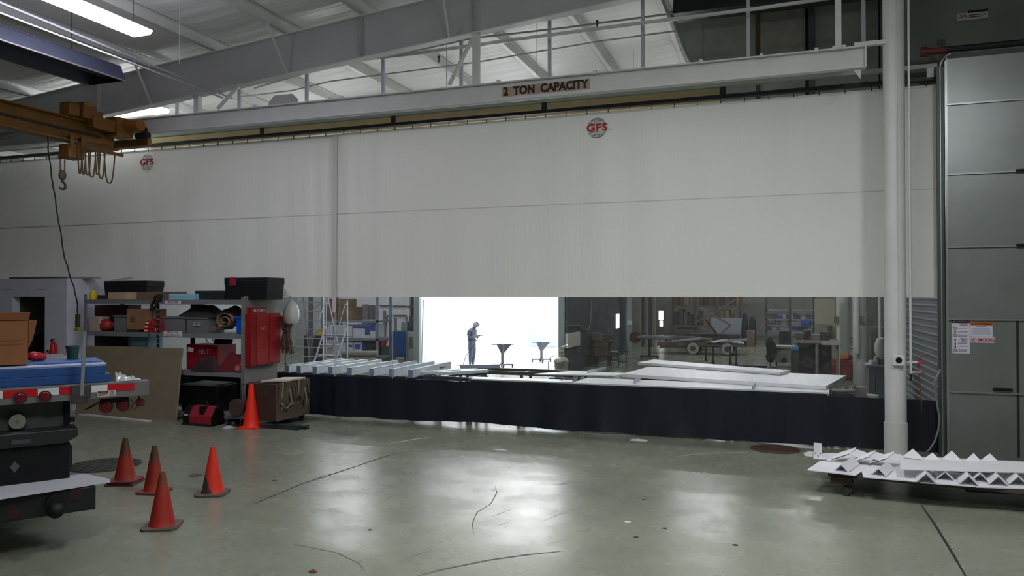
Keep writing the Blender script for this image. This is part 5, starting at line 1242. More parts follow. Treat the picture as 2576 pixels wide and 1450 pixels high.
for i, (px, py, w, h) in enumerate(peaks):
    p = CL(px, py+4, .318); M = CM @ Matrix.Translation((p.x, p.y, .318)) @ Matrix.Rotation(radians(-8), 4, 'Z')
    mb = MB(M).add([(-w/2, 0, 0), (w/2, 0, 0), (0, 0.04, h*1.35), (-w/2, .02, 0), (w/2, .02, 0), (0, .06, h*1.35), (.05, .3, h*.9), (w/2+.05, .28, 0)], [(0,1,2),(3,5,4),(0,2,5,3),(1,4,5,2),(0,3,4,1)])
    O('folded_bracket', mb, pw, 'white folded bracket peaking behind the long panel, %s from the left' % ORD[i], 'bracket', 'white folded brackets')
# long flat panel on top
P_ = [CM @ CL(px, py, z) for px, py, z in ((2267, 1181, .452), (2660, 1190, .452), (2660, 1164, .46), (2262, 1156, .46))]
lp = T('long_flat_sheet', 'long white flat panel lying across the channels on the right of the cart', 'panel', (P_[0]+P_[1])/2)
MB().slab([P_[0], P_[1], P_[2], P_[3]], .012).build('face', pw, lp)
lv_s = ((2085, 2140, 1130, 1170), (2160, 2205, 1135, 1172), (2205, 2245, 1135, 1172))
for i, (xa, xb, y0, y1) in enumerate(((2100, 2140, 1132, 1165), (2150, 2188, 1136, 1172), (2195, 2236, 1136, 1176))):
    p = CL((xa+xb)/2, y1-6, .318); M = CM @ Matrix.Translation((p.x, p.y, .318))
    t = T('louver_piece', 'white slatted louver piece on the cart, %s from the left' % ORD[i], 'louver', (CM @ p), ca-radians(8), 'white slatted louvers')
    U, V = Vector((.24, .03, .105)), Vector((.06, .27, .035)); O0 = Vector((-.14, -.09, .004))
    def pt(u, v, w=0): return O0 + U*u + V*v + Vector((0, 0, w))
    MB(t).add([pt(0, 0), pt(1, 0), pt(1, 1), pt(0, 1), pt(0, 0, -.003), pt(1, 0, -.003), pt(1, 1, -.003), pt(0, 1, -.003)], [(0,1,2,3),(7,6,5,4),(0,4,5,1),(1,5,6,2),(2,6,7,3),(3,7,4,0)]).build('gap_shade_sheet', mat('louver_shadow', '3c3d40', .8), t)  # solid dark sheet, painted as the shade between the slats
    for k in range(4):
        v0 = .03+.25*k
        MB(t).add([pt(.02, v0, .006), pt(.98, v0, .006), pt(.98, v0+.17, .030), pt(.02, v0+.17, .030)], [(0,1,2,3)]).build('slat', pw, t, solid=.006)
    MB(t).add([pt(.96, 0, .0), pt(1.5, 0, -.095), pt(1.5, 1, -.09), pt(.96, 1, .0)], [(0,1,2,3)]).build('side_plate', pw, t, solid=.006)
p = CL(2058, 1153, .318)
bk_ = T('bent_plate', 'white bent plate with drilled holes standing at the left end of the cart', 'plate', CM @ Vector((p.x, p.y, .318)), ca)
MB(bk_).box(-.06, 0, 0, .05, .012, .22).build('upright', pw, bk_); MB(bk_).box(-.06, -.1, 0, .12, .012, .014).build('foot', pw, bk_)
for x, z in ((-.03, .07), (.03, .07), (.0, .03)): MB(bk_).cyl((x, -.003, z), (x, 0, z), .010, n=10).build('drilled_hole', black_ink, bk_)
p = CL(2050, 1152, .318)
mb = MB(CM)
q = CL(2026, 1141, .35); xs_ = [(q.x, .35+.0), (q.x+.05, .40), (q.x+.2, .405), (q.x+.34, .36)]
yy = CL(2060, 1140, .36).y
mb.prism([(q.x, .325), (q.x+.22, .325), (q.x+.36, .33), (q.x+.30, .39), (q.x+.06, .40), (q.x-.02, .37)], 'y', yy-.16, yy-.15)
O('folded_bracket', mb, pw, 'curved white bracket tipped up at the far left end of the cart', 'bracket')

# ================================================================== SPRAY BOOTH
YO = 25.57; ZBH = 5.9
bx0, bx1, bx2 = pX(1056, YO), pX(1406, YO), pX(1490, YO)
YBK = 36.0
bw = mat('booth_white', 'e9eaec', .6)
bo = mat('booth_outside', '4c5358', .5, .4, var=.12)
bpst = mat('booth_post', '8f9a9c', .5, .3)
S('wall_booth_back', MB().box(bx0-.2, YBK, 0, bx1+.24, YBK+.1, ZBH), bw)
S('wall_booth_right', MB().box(bx1+.16, YO+.13, 0, bx1+.22, YBK, ZBH), bw)
S('wall_booth_left', MB().box(bx0-.12, YO+.1, 0, bx0-.02, YBK, ZBH), bw)
bx2 = bx1+.30
S('wall_booth_outer', MB().box(bx2-.06, YO+.0, 0, bx2, YBK+.1, ZBH), bo)
S('floor_booth', MB().box(bx0+.0, YO+.1, .0, bx1+.14, YBK, .004), mat('booth_floor_glare', 'd5d7da', .5))  # white sheet added over the concrete so the booth floor blows out
S('ceiling_booth', MB().box(bx0-.15, YO, ZBH, bx1+.30, YBK+.1, ZBH+.1), bw)
S('trim_2', MB().box(bx0-.22, YO-.06, 0, bx0, YO+.12, ZBH), bpst)
S('trim_3', MB().box(bx1, YO-.06, 0, bx1+.22, YO+.12, ZBH), bpst)
for i, x in enumerate((bx0+.05, bx0+.13)):
    pass
be = emit('booth_lamp', 'ffffff', BOOTH_L)
for i, y in enumerate((27.6, 30.8, 34.0)):
    x = (bx0+bx1)/2
    t = T('booth_light', 'wide ceiling light panel inside the white spray booth, %s row' % ('front', 'middle', 'rear')[i], 'light', (x, y, ZBH-.1), 0, 'spray booth lights')
    MB().box(x-2.25, y-.5, ZBH-.06, x+2.25, y+.5, ZBH-.002).build('housing', bw, t)
    MB().box(x-2.2, y-.45, ZBH-.09, x+2.2, y+.45, ZBH-.06).build('lens', be, t)
fx0, fx1 = pX(1330, YBK-.1), pX(1403, YBK-.1)
O('filter_panel', MB().box(fx0, YBK-.12, aY(1360, 870, YBK).z, fx1, YBK-.02, 4.1), mat('filter_cyan', 'bcd6d8', .8), 'pale cyan filter panel at the right of the white booth back wall', 'filter')
O('booth_pipe', MB().cyl((bx0+.06, YO+.02, .0), (bx0+.14, YO+.02, 2.6), .02, n=8), mat('pipe_white_grey', 'c2c6c8', .4), 'slim pale pipe leaning against the left post of the white booth', 'pipe')
# tables in the booth
def rtable(px, y0, y1, Yk, lab, tw):
    p = aZ(px, y1, 0); z1 = aY(px, y0, p.y).z
    t = T('pedestal_stand', lab, 'work stand', (p.x, p.y, 0), radians(25))
    m = mat('stand_metal', '62646f', .5, .3)
    MB(t).prism([(-.05, z1-.36), (.05, z1-.36), (.34, z1-.02), (-.22, z1-.02)], 'y', -.03, .03).build('gusset', m, t)
    MB(t).box(-tw, -.04, z1-.03, tw, .04, z1).box(-.04, -tw*.8, z1-.03, .04, tw*.8, z1).build('top_arm', m, t)
    MB(t).cyl((0, 0, .12), (0, 0, z1-.02), .055, n=14).build('post', m, t, smooth='auto')
    MB(t).box(-.42, -.05, .10, .42, .05, .15).box(-.05, -.42, .10, .05, .42, .15).build('cross_base', m, t)
    for x, y in ((-.38, 0), (.38, 0), (0, -.38), (0, .38)): MB(t).cyl((x-.025, y, .05), (x+.025, y, .05), .05, n=12).build('caster', dark_steel, t, smooth='auto')
    return t
rtable(1264, 866, 926, 0, 'grey pedestal stand on casters beside the person in the bright booth', .42)
rtable(1362, 861, 912, 0, 'grey pedestal stand deeper in the bright booth, to the right', .40)
# ------------------------------------------------------------------ person in coveralls
pp_ = aZ(1187, 922)
def person(loc, H, rz):
    t = T('person', 'person in blue-grey coveralls and hood standing bowed over a held tool in the bright booth', 'person', loc, rz)
    V = []; R = []; E = []; idx = {}
    def P(n, co, r, par=None):
        idx[n] = len(V); V.append(Vector(co)*H); R.append(r*H if isinstance(r, float) else (r[0]*H*1.34, r[1]*H*1.15))
        if par is not None: E.append((idx[par], idx[n]))
    # local: faces +x, y left.  unit = standing height
    P('pelvis', (0, 0, .53), (.072, .095))
    P('waist', (.0, 0, .60), (.068, .088), 'pelvis'); P('chest', (.005, 0, .70), (.075, .10), 'waist'); P('upchest', (.02, 0, .78), (.072, .105), 'chest')
    P('neck', (.045, 0, .835), .036, 'upchest'); P('jaw', (.10, 0, .862), (.034, .036), 'neck'); P('skull', (.115, 0, .905), (.046, .045), 'jaw'); P('crown', (.112, 0, .945), (.026, .026), 'skull')
    P('nose', (.166, 0, .872), .012, 'skull')
    for s, nm in ((1, 'l'), (-1, 'r')):
        P('hip'+nm, (0, s*.05, .49), .062, 'pelvis'); P('thigh'+nm, (.006, s*.054, .40), .060, 'hip'+nm); P('knee'+nm, (.012, s*.055, .275), .050, 'thigh'+nm)
        P('calf'+nm, (.0, s*.055, .20), .046, 'knee'+nm); P('ankle'+nm, (-.008, s*.056, .05), .026, 'calf'+nm); P('heel'+nm, (-.012, s*.057, .022), .022, 'ankle'+nm)
        P('ball'+nm, (.075, s*.062, .018), .020, 'heel'+nm); P('toe'+nm, (.11, s*.064, .016), .014, 'ball'+nm)
        fwd = 1.0 if s < 0 else .8
        P('shoulder'+nm, (.015, s*.115, .785), .045, 'upchest'); P('upper'+nm, (.0, s*.128, .70), .038, 'shoulder'+nm); P('elbow'+nm, (.02, s*.128, .625), .032, 'upper'+nm)
        P('fore'+nm, (.085*fwd, s*.10, .642), .028, 'elbow'+nm); P('wrist'+nm, (.15*fwd, s*.07, .665), .019, 'fore'+nm)
        w = Vector((.15*fwd, s*.07, .665)); P('palm'+nm, w+Vector((.028, -s*.006, .004)), (.018, .012), 'wrist'+nm)
        for k in range(4):
            y = (k-1.5)*.0115
            b_ = w+Vector((.045, -s*.006+y*.3, .006+y)); ln = (.020, .024, .022, .017)[k]
            P('f%d%s' % (k, nm), b_, .0052, 'palm'+nm); P('g%d%s' % (k, nm), b_+Vector((ln*.7, -s*.010, -.004)), .0048, 'f%d%s' % (k, nm)); P('h%d%s' % (k, nm), b_+Vector((ln*.6, -s*.024, -.008)), .0042, 'g%d%s' % (k, nm))
        P('t0'+nm, w+Vector((.022, -s*.018, .016)), .0058, 'palm'+nm); P('t1'+nm, w+Vector((.040, -s*.03, .014)), .005, 't0'+nm)
    me = bpy.data.meshes.new('body'); me.from_pydata(V, E, []); o = bpy.data.objects.new('tmp', me); C.objects.link(o)
    md = o.modifiers.new('skin', 'SKIN'); md.use_smooth_shade = True; md.branch_smoothing = .4
    for i, r in enumerate(R): me.skin_vertices[0].data[i].radius = r if isinstance(r, tuple) else (r, r)
    me.skin_vertices[0].data[0].use_root = True
    sb = o.modifiers.new('sub', 'SUBSURF'); sb.levels = 1; sb.render_levels = 1
    m2 = bpy.data.meshes.new_from_object(o.evaluated_get(bpy.context.evaluated_depsgraph_get()))
    bpy.data.objects.remove(o)
    m2.materials.clear()
    cov = mat('coverall_blue_grey', '566178', .8, var=.12, bump=.3, bscale=8); skin = mat('skin', 'b58a72', .55); boot = mat('boot_dark', '2a2626', .6)
    for q in (cov, skin, boot): m2.materials.append(q)
    for p in m2.polygons:
        c = p.center/H; p.use_smooth = True
        p.material_index = 2 if c.z < .055 else 1 if (c.z > .83 and c.x > .02) or (c.x > .118 and .62 < c.z < .72) else 0
    b_ = bpy.data.objects.new('body', m2); C.objects.link(b_); b_.parent = t
    # hood, eyes, sleeves cuff, tool stays separate
    hd = MB(t)
    hd.grid(lambda u, v: Vector((.106+.070*cos(radians(48+264*u))*sin(radians(8+140*v))-.002, .062*sin(radians(62+236*u))*sin(radians(8+130*v)), .898+.066*cos(radians(8+130*v))))*H, 18, 12)
    hd.build('hood', mat('hood_grey', '8f93ab', .8), t, smooth=True, solid=.006)
    for s in (1, -1):
        MB(t).sph(Vector((.160, s*.019, .900))*H, .0075*H, 8, 6).build('eye', mat('eye_dark', '1c1816', .3), t, smooth=True)
        MB(t).sph(Vector((.112, s*.052, .897))*H, .017*H, 8, 6, (.7, .4, 1)).build('ear', skin, t, smooth=True)
        f = 1.0 if s < 0 else .8
        MB(t).cyl(Vector((.128*f, s*.081, .656))*H, Vector((.146*f, s*.072, .664))*H, .0235*H, n=12).build('cuff', cov, t, smooth='auto')
    MB(t).box(.132*H, -.014*H, .852*H, .138*H, .014*H, .856*H).build('mouth', mat('mouth', '7a4a42', .6), t)
    MB(t).tube([Vector((.082*cos(a), .100*sin(a), .575))*H for a in [2*pi*k/20 for k in range(21)]], .010*H, 6).build('waist_belt', mat('belt_dark', '3c4252', .7), t, smooth=True)
    return t
per = person(pp_, 1.80, radians(-12))
pm = WM[per.name]
gp_ = pm @ (Vector((.205, -.03, .665))*1.8)
gu = T('spray_gun', 'small spray gun held out in front of the person in the booth', 'tool', gp_, radians(-12))
MB(gu).cyl((-.06, 0, .03), (.16, 0, .03), .018, n=10).build('barrel', dark_steel, gu, smooth='auto'); MB(gu).bar((-.03, 0, .03), (-.06, 0, -.09), .03, .03).build('grip', dark_steel, gu)
hp_ = [pm @ (Vector(q)*1.8) for q in ((.17, -.03, .61), (.12, -.12, .45), (-.05, -.16, .22), (-.14, -.14, .03), (-.3, -.1, .008))]
O('spray_hose', MB().tube(hp_, .010, 6), dark_steel, 'thin hose hanging from the spray gun to the booth floor behind the person', 'hose', smooth=True)
# ================================================================== WHITE PANELS ON RACKS BEHIND THE CURTAIN (left)
def rack(x0, x1, y0, y1, z, lab, m=dark_steel, leg=True):
    t = T('steel_rack', lab, 'rack', ((x0+x1)/2, (y0+y1)/2, 0))
    for y in (y0, y1): MB().box(x0, y-.03, z-.09, x1, y+.03, z).build('long_rail', m, t)
    n = max(2, int((x1-x0)/1.5))
    for k in range(n+1):
        x = x0+(x1-x0)*k/n
        for y in (y0, y1): MB().box(x-.03, y-.03, 0, x+.03, y+.03, z-.09).build('leg', m, t)
        MB().box(x-.025, y0, z-.085, x+.025, y1, z-.03).build('cross_bar', m, t)
    return t
rack(pX(690, 15.4), pX(1035, 15.4), 15.35, 16.9, .90, 'dark steel rack holding the row of white channels behind the left curtain')
ends = [722, 752, 792, 832, 880, 935, 985, 1033]
pcol = mat('powder_blue_white', 'd9e2ea', .4)
endm = mat('channel_end_shade', '8797b4', .5)  # blue-grey end colour paints in the shade of the front faces
for i, px in enumerate(ends):
    Y0 = 15.15; x = pX(px, Y0); L = 2.2; w = .06
    M = Matrix.Translation((x, Y0, .905)) @ Matrix.Rotation(radians(-4+i*.8), 4, 'Z')
    t = T('white_channel', 'white box channel lying on the rack behind the curtain, %s from the left' % ORD[i], 'metal channel', (x, Y0+L/2, .905), 0, 'white channels on the rack')
    h = .175
    MB(M).box(-w, 0, h-.008, w, L, h).box(-w, 0, 0, -w+.008, L, h).box(w-.008, 0, 0, w, L, h).build('channel_body', pcol, t)
    MB(M).box(-w+.004, -.004, 0, w-.004, .004, h-.004).build('end_flange', endm, t)
for i, (px, py, L, yaw, lab) in enumerate(((1058, 934, 1.0, -38, 'short white channel lying crooked beside the rack end, left one'), (1098, 938, 1.3, -40, 'short white channel lying crooked beside the rack end, right one'))):
    p = aY(px, py, 15.6); M = Matrix.Translation((p.x, 15.6, .93)) @ Matrix.Rotation(radians(yaw), 4, 'Z')
    O('white_channel', MB(M).box(-.09, 0, 0, .09, L, .07), pcol, lab, 'metal channel')
rack(pX(1044, 15.5), pX(1178, 15.5), 15.45, 16.6, .925, 'short dark steel rack between the white channels and the booth opening', mat('rack_blue_dark', '2b3440', .5, .3))
p = aZ(1100, 918, .95); 
O('white_channel', MB(Matrix.Translation((aY(1158, 927, 17.5).x, 17.5, .905)) @ Matrix.Rotation(radians(-62), 4, 'Z')).box(-.06, 0, 0, .06, 1.0, .09), mat('lavender_white', 'bfc2d8', .5), 'pale lavender channel lying just below the person in the booth opening', 'metal channel')
rack(pX(1176, 17.3), pX(1445, 17.3)+.1, 17.3, 18.0, .90, 'long dark steel rail table crossing below the bright booth opening', mat('rail_brown_dark', '4a4448', .5, .2))
O('roller_tool', MB().cyl(aZ(1084, 923, 1.0), aZ(1104, 925, 1.0), .05, n=10).cyl(aZ(1104, 925, 1.0), aZ(1120, 923, 1.0), .02, n=8), mat('purple_grey', '7d7688', .6), 'dark cylindrical tool lying on the short rack by the booth opening', 'tool')
# right hand white panels
def wpanel(pts, z, h, lab, m=powder):
    P_ = [aZ(px, py, z) for px, py in pts]
    t = T('white_panel_part', lab, 'panel', (sum((p.x for p in P_))/4, sum((p.y for p in P_))/4, z-h))
    MB().slab(P_, h).build('panel_face', m, t); return t, P_
t, P_ = wpanel([(1440, 963), (1478, 951), (2086, 974), (2086, 988)], .955, .03, 'nearest long white panel just above the black skirt, with upright fins')
for (xa, ya, xb, y2) in ((1593, 968, 1612, 957), (1893, 981, 1901, 972)):
    a, b = aZ(xa, ya, .955), aZ(xb, y2, .955); MB().bar(a+Vector((0, 0, .04)), b+Vector((0, 0, .04)), .015, .085).build('fin', mat('fin_white', 'c3c8cc', .4), t)
wpanel([(1564, 941), (1632, 923), (2128, 945), (2078, 972)], 1.03, .07, 'thick long white panel in the middle of the right-hand stack')
wpanel([(1605, 912), (1645, 905), (1985, 932), (1962, 937)], 1.10, .06, 'farthest long white panel of the right-hand stack')
wpanel([(1345, 941), (1445, 933), (1600, 940), (1545, 945)], .96, .02, 'flat white sheet between the booth opening and the long panels')
a, b = aZ(1478, 939, .97), aZ(1524, 930, .97); O('white_strip', MB().bar(a+Vector((0, 0, .03)), b+Vector((0, 0, .03)), .02, .06), mat('fin_white', 'c3c8cc', .4), 'upright white strip standing on the flat white sheet', 'strip')
rack(pX(1450, 15.45), pX(2075, 15.2), 15.15, 16.2, .92, 'dark rack under the nearest long white panel')
rack(pX(1620, 17.2), pX(2050, 16.9), 16.7, 17.7, .935, 'dark rack under the thick long white panel')
rack(pX(1660, 19.3), pX(1930, 18.9), 18.7, 19.3, 1.035, 'dark rack under the farthest long white panel')
O('c_clamp', MB().tube([aY(1412, 958, 15.3), aY(1415, 951, 15.3), aY(1424, 955, 15.3), aY(1440, 955, 15.3), aY(1444, 948, 15.3), aY(1452, 948, 15.3), aY(1453, 957, 15.3)], .016, 6), mat('clamp_pinkish', '7c6a6e', .5, .3), 'small bent clamp standing at the left end of the nearest long panel', 'clamp', smooth=True)
O('white_panel_part', MB().slab([aZ(1190, 948, .93), aZ(1440, 956, .93), aZ(1440, 962, .93), aZ(1185, 953, .93)], .03), pcol, 'narrow white panel strip just above the black skirt below the booth', 'panel')
S('wall_divider', MB().box(pX(170, 23.5), 23.5, 0, pX(612, 23.5), 23.6, 5.5), mat('partition_white', 'c9ccd2', .6))
rack(pX(1186, 15.4), pX(1432, 15.4), 15.35, 15.7, .893, 'low dark rack carrying the narrow white panel strip below the booth')
stock_m = [mat('bar_cream', 'a59a84', .6, var=.1), mat('bar_brown', '6f5c48', .7, var=.1), mat('bar_dark', '3f4040', .6), mat('bar_grey', '8f9294', .5, .2)]
for i, (px, h) in enumerate(((1609, 3.4), (1613, 3.0), (1617, 3.5), (1622, 2.9), (1627, 3.3), (1631, 3.1), (1636, 3.4), (1640, 2.7), (1646, 3.2))):
    O('upright_bar', MB().box(pX(px, 41), 41+.05*(i % 2), 0, pX(px+3, 41), 41.06+.05*(i % 2), h), stock_m[i % 4], 'tall stock bar standing left of the bright far window, %s from the left' % ORD[i], 'bar', 'tall stock bars')
wf = T('lattice_frame', 'grey lattice frame standing behind the brown drawer stand', 'frame', (pX(1508, 33), 33, 0))
for px in (1486, 1498, 1512, 1524): MB().box(pX(px, 33), 33, 0, pX(px, 33)+.08, 33.08, 3.2).build('upright', stock_m[3], wf)
for z in (1.2, 1.75, 2.3, 2.75): MB().box(pX(1486, 33), 33.01, z, pX(1525, 33), 33.07, z+.07).build('rail', stock_m[3], wf)
# ================================================================== LEFT REAR CLUTTER
def fy(px, py): return aZ(px, py).y
def box_at(pxa, pxb, ya, yb2, Y, D, m, nm, lab, cat, z0=None, group=None, bevel=.006):
    x0, x1 = pX(pxa, Y), pX(pxb, Y); z1 = aY((pxa+pxb)/2, ya, Y).z
    z0 = aY((pxa+pxb)/2, yb2, Y).z if z0 is None else z0
    return O(nm, MB().box(x0, Y, z0, x1, Y+D, z1), m, lab, cat, group, bevel=bevel), (x0, z0, x1, z1)
alum = mat('aluminium', '8d939b', .5, .5)
lad = T('warehouse_ladder', 'grey rolling warehouse ladder with wide steps right of the hanging white bag', 'ladder', (pX(800, 20), 20, 0))
Yl = 19.6; xl0, xl1 = pX(774, Yl), pX(826, Yl)
for k in range(6):
    z = .32+.3*k; y = Yl + .18*k
    MB().box(xl0+.02*k, y, z-.03, xl1-.0*k, y+.2, z).build('step', alum, lad)
for x in (xl0-.02, xl1+.02):
    MB().bar((x, Yl-.02, .02), (x, Yl+1.05, 1.85), .025, .05).build('side_rail', alum, lad); MB().box(x-.015, Yl+1.0, 0, x+.02, Yl+1.05, 2.6).build('rear_post', alum, lad)
    MB().tube([(x, Yl+.1, 1.0), (x, Yl+.9, 2.45), (x, Yl+1.02, 2.5)], .012, 6).build('hand_rail', alum, lad, smooth=True)
sl = T('step_ladder', 'tall aluminium step ladder reaching up behind the warehouse ladder', 'ladder', (pX(770, 22), 22, 0))
Ys = 22.0
xA0, xA1 = pX(722, Ys), pX(775, Ys)
for k in range(9):
    z = .35+.31*k; u = z/3.0
    x0 = pX(742-6*(1-u), Ys)-.15*(1-u); x1 = pX(800, Ys)+.22*(1-u)
    MB().box(x0, Ys+.32*u, z-.015, x1, Ys+.32*u+.09, z+.015).build('rung', alum, sl)
for s in (0, 1):
    xb_ = pX(742-6, Ys)-.15 if s == 0 else pX(800, Ys)+.22; xt_ = pX(742, Ys) if s == 0 else pX(800, Ys)
    MB().bar((xb_, Ys, 0), (xt_, Ys+.32, 3.1), .03, .07).build('side_rail', alum, sl); MB().bar((xb_, Ys+1.3, 0), (xt_, Ys+.42, 3.1), .03, .05).build('rear_leg', alum, sl)
for k in range(3): MB().bar((pX(736, Ys), Ys+1.15-.3*k, .4+.8*k), (pX(802, Ys), Ys+1.0-.3*k, 1.0+.8*k), .012, .03).build('cross_brace', alum, sl)
O('steel_post', MB().box(pX(776, 24), 24, 0, pX(783, 24), 24.12, 4.5), mat('post_charcoal', '4d5156', .5), 'dark upright post behind the step ladder', 'post')
box_at(765, 806, 845, 905, 24.5, .45, mat('black_shelf', '25272c', .6), 'dark_cabinet', 'black shelf cabinet seen through the warehouse ladder steps', 'cabinet', z0=0)
for i, (a, b, y0, y1, m_, lab) in enumerate(((796, 808, 829, 841, 'c2a848', 'small yellow carton on the black shelf cabinet'), (776, 781, 833, 843, 'd9d9e0', 'small white bottle on the black shelf cabinet'))):
    box_at(a, b, y0, 845.5, 24.6, .15, mat('m_'+m_, m_, .6), 'carton' if i == 0 else 'bottle', lab, 'box' if i == 0 else 'bottle', z0=aY(800, 845, 24.5).z)
# pallet rack with crates and cartons
rk = T('pallet_rack', 'pallet rack with brown crates on top and blue-white cartons below, left rear', 'rack', (pX(860, 25), 25, 0))
Yr_ = 25.0; xr0_, xr1_ = pX(808, Yr_), pX(950, Yr_)
zr = [.45, aY(860, 851, Yr_).z, aY(860, 806, Yr_).z]
for z in zr:
    MB().box(xr0_, Yr_, z-.08, xr1_, Yr_+1.1, z).build('shelf_beam', mat('rack_blue_grey', '6b7484', .5), rk)
for x in (xr0_, xr1_-.08):
    for y in (Yr_, Yr_+1.02): MB().box(x, y, 0, x+.08, y+.08, 3.4).build('upright', mat('rack_blue_grey', '6b7484', .5), rk)
wcrate = mat('crate_brown', '7a5648', .8, var=.2)
box_at(815, 841, 766, 806, Yr_+.1, .8, wcrate, 'wooden_crate', 'reddish brown crate at the left of the pallet rack top', 'crate', z0=zr[2]+.004)
box_at(828, 841, 752, 766, Yr_+.1, .5, mat('crate_red', '7d4a3c', .8), 'wooden_crate', 'small dark red crate stacked on the reddish brown crate', 'crate', z0=aY(828, 766, Yr_+.1).z+.004)
box_at(850, 886, 772, 806, Yr_+.1, .8, mat('crate_olive', '76644c', .9, var=.25), 'wooden_crate', 'olive brown bundle crate beside the clear seam on the rack top', 'crate', z0=zr[2]+.004)
box_at(851, 876, 752, 772, Yr_+.15, .6, mat('crate_olive', '76644c', .9), 'wooden_crate', 'smaller olive crate stacked on the olive bundle crate', 'crate', z0=aY(868, 772, Yr_+.1).z+.004)
wc = mat('carton_white', 'b9bcc8', .7, var=.05); bc = mat('carton_blue', '2c479a', .6)
def bcarton(pxa, pxb, ya, zb_, lab, band=(.72, 1.0), D=.7, Y=Yr_+.1, bx=(0, 1)):
    x0, x1 = pX(pxa, Y), pX(pxb, Y); z1 = aY((pxa+pxb)/2, ya, Y).z; h = z1-zb_
    t = T('printed_carton', lab, 'box', ((x0+x1)/2, Y+D/2, zb_), 0, 'blue and white cartons')
    MB().box(x0, Y, zb_, x1, Y+D, z1).build('body', wc, t, bevel=.006)
    MB().box(x0+(x1-x0)*bx[0], Y-.004, zb_+h*band[0], x0+(x1-x0)*bx[1], Y, zb_+h*band[1]).build('blue_band', bc, t); return t
zA = zr[1]+.004
bcarton(814, 838, 815, zA, 'white carton with short blue band, left of the clear seam on the rack', (.76, .98), bx=(0, .5))
bcarton(843, 886, 819, zA, 'plain pale carton right of the clear seam on the rack', (.1, .14))
t = bcarton(889, 931, 817, zA, 'white carton with wide blue top band in the middle of the rack', (.72, .96))
x0, x1 = pX(889, Yr_), pX(931, Yr_)
MB().box(x0+(x1-x0)*.62, Yr_+.094, zA+.12, x0+(x1-x0)*.9, Yr_+.098, zA+.40).build('print_block', mat('print_navy', '3a4670', .6), t)
bcarton(932, 944, 817, zA, 'narrow white carton with blue top at the rack end', (.55, .98))
zB = zr[0]+.004
bcarton(846, 869, 861, zB, 'pale carton on the lower rack level beside the clear seam', (.1, .13))
bcarton(870, 888, 860, zB, 'pale carton with dark lettering block on the lower rack level', (.62, .78), bx=(.4, .95))
bcarton(890, 910, 861, zB, 'pale carton with blue picture on the lower rack level', (.5, .85), bx=(.1, .9))
box_at(911, 917, 861, 905, Yr_+.1, .6, mat('navy_side', '28345a', .6), 'display_panel', 'narrow navy panel at the right of the lower rack cartons', 'panel', z0=zB)
# boards and beams
gb = mat('weathered_grey_board', '767679', .85, var=.15, scale=6)
for i, (a, b, y0, Y, lab) in enumerate(((911, 925, 766, 27.4, 'grey upright board, left of the leaning three'), (926, 936, 767, 27.55, 'grey upright board, middle of the leaning three'), (937, 949, 768, 27.7, 'grey upright board, right of the leaning three'), (963, 970, 781, 30, 'single tall narrow grey plank left of the white wall panel'), (991, 997, 800, 31, 'short narrow grey plank in front of the white wall'))):
    box_at(a, b, y0, 900, Y, .06, gb, 'upright_plank', lab, 'plank', z0=0, bevel=0)
for i, (xa, ya, xb, yb2, r, lab) in enumerate(((852, 914, 950, 902, .11, 'topmost grey log lying in front of the rack'), (856, 922, 950, 912, .11, 'middle grey log lying in front of the rack'), (862, 927, 925, 922, .10, 'lowest grey log lying in front of the rack'))):
    zz = (.66, .40, .14)[i]; Yg = 23.6-.05*i
    p, q = aY(xa, ya, Yg), aY(xb, yb2, Yg+.5); p.z = q.z = zz
    O('timber_log', MB().cyl(p, q, r, n=12), mat('log_grey', '77716a', .9, var=.2), lab, 'log', 'grey logs', smooth='auto')
MB_ = MB()
tt = T('tool_cart', 'dark tool cart carrying a red tray beside the blue cabinet', 'cart', (pX(945, 26.8), 27, 0))
Yt = 26.6; zt2 = aY(945, 872, Yt).z
MB().box(pX(930, Yt), Yt, .12, pX(961, Yt), Yt+.6, zt2).build('body', mat('cart_dark_grey', '45474b', .5, var=.2), tt, bevel=.01)
for x in (932, 959):
    for y in (Yt+.06, Yt+.54): MB().cyl((pX(x, Yt)-.02, y, .06), (pX(x, Yt)+.02, y, .06), .06, n=10).build('caster', black_rubber, tt)
rt_ = MB(); a, b = pX(932, Yt), pX(961, Yt); z1 = aY(945, 851, Yt).z
rt_.add([(a+.1, Yt+.1, zt2+.004), (b-.1, Yt+.1, zt2+.004), (b-.1, Yt+.5, zt2+.004), (a+.1, Yt+.5, zt2+.004), (a, Yt, z1), (b, Yt, z1), (b, Yt+.6, z1), (a, Yt+.6, z1)], [(3,2,1,0),(0,1,5,4),(1,2,6,5),(2,3,7,6),(3,0,4,7)])
O('red_tray', rt_, mat('tray_red', 'c01a2c', .4), 'bright red flared tray standing on the dark tool cart', 'tray', solid=.01)
ws = T('parts_shelf', 'small open parts shelf between the dark tool cart and the blue cabinet', 'shelf', (pX(968, 28), 28, 0))
for yy in (882, 898, 914):
    z = aY(968, yy, 27.6).z; MB().box(pX(961, 27.6), 27.6, z-.03, pX(981, 27.6), 28.1, z).build('shelf_board', mat('shelf_pale', '9aa0a2', .6), ws)
for x in (961, 980): MB().box(pX(x, 27.6), 27.6, 0, pX(x, 27.6)+.04, 28.1, aY(968, 880, 27.6).z).build('side_panel', mat('shelf_side', '5c6064', .6), ws)
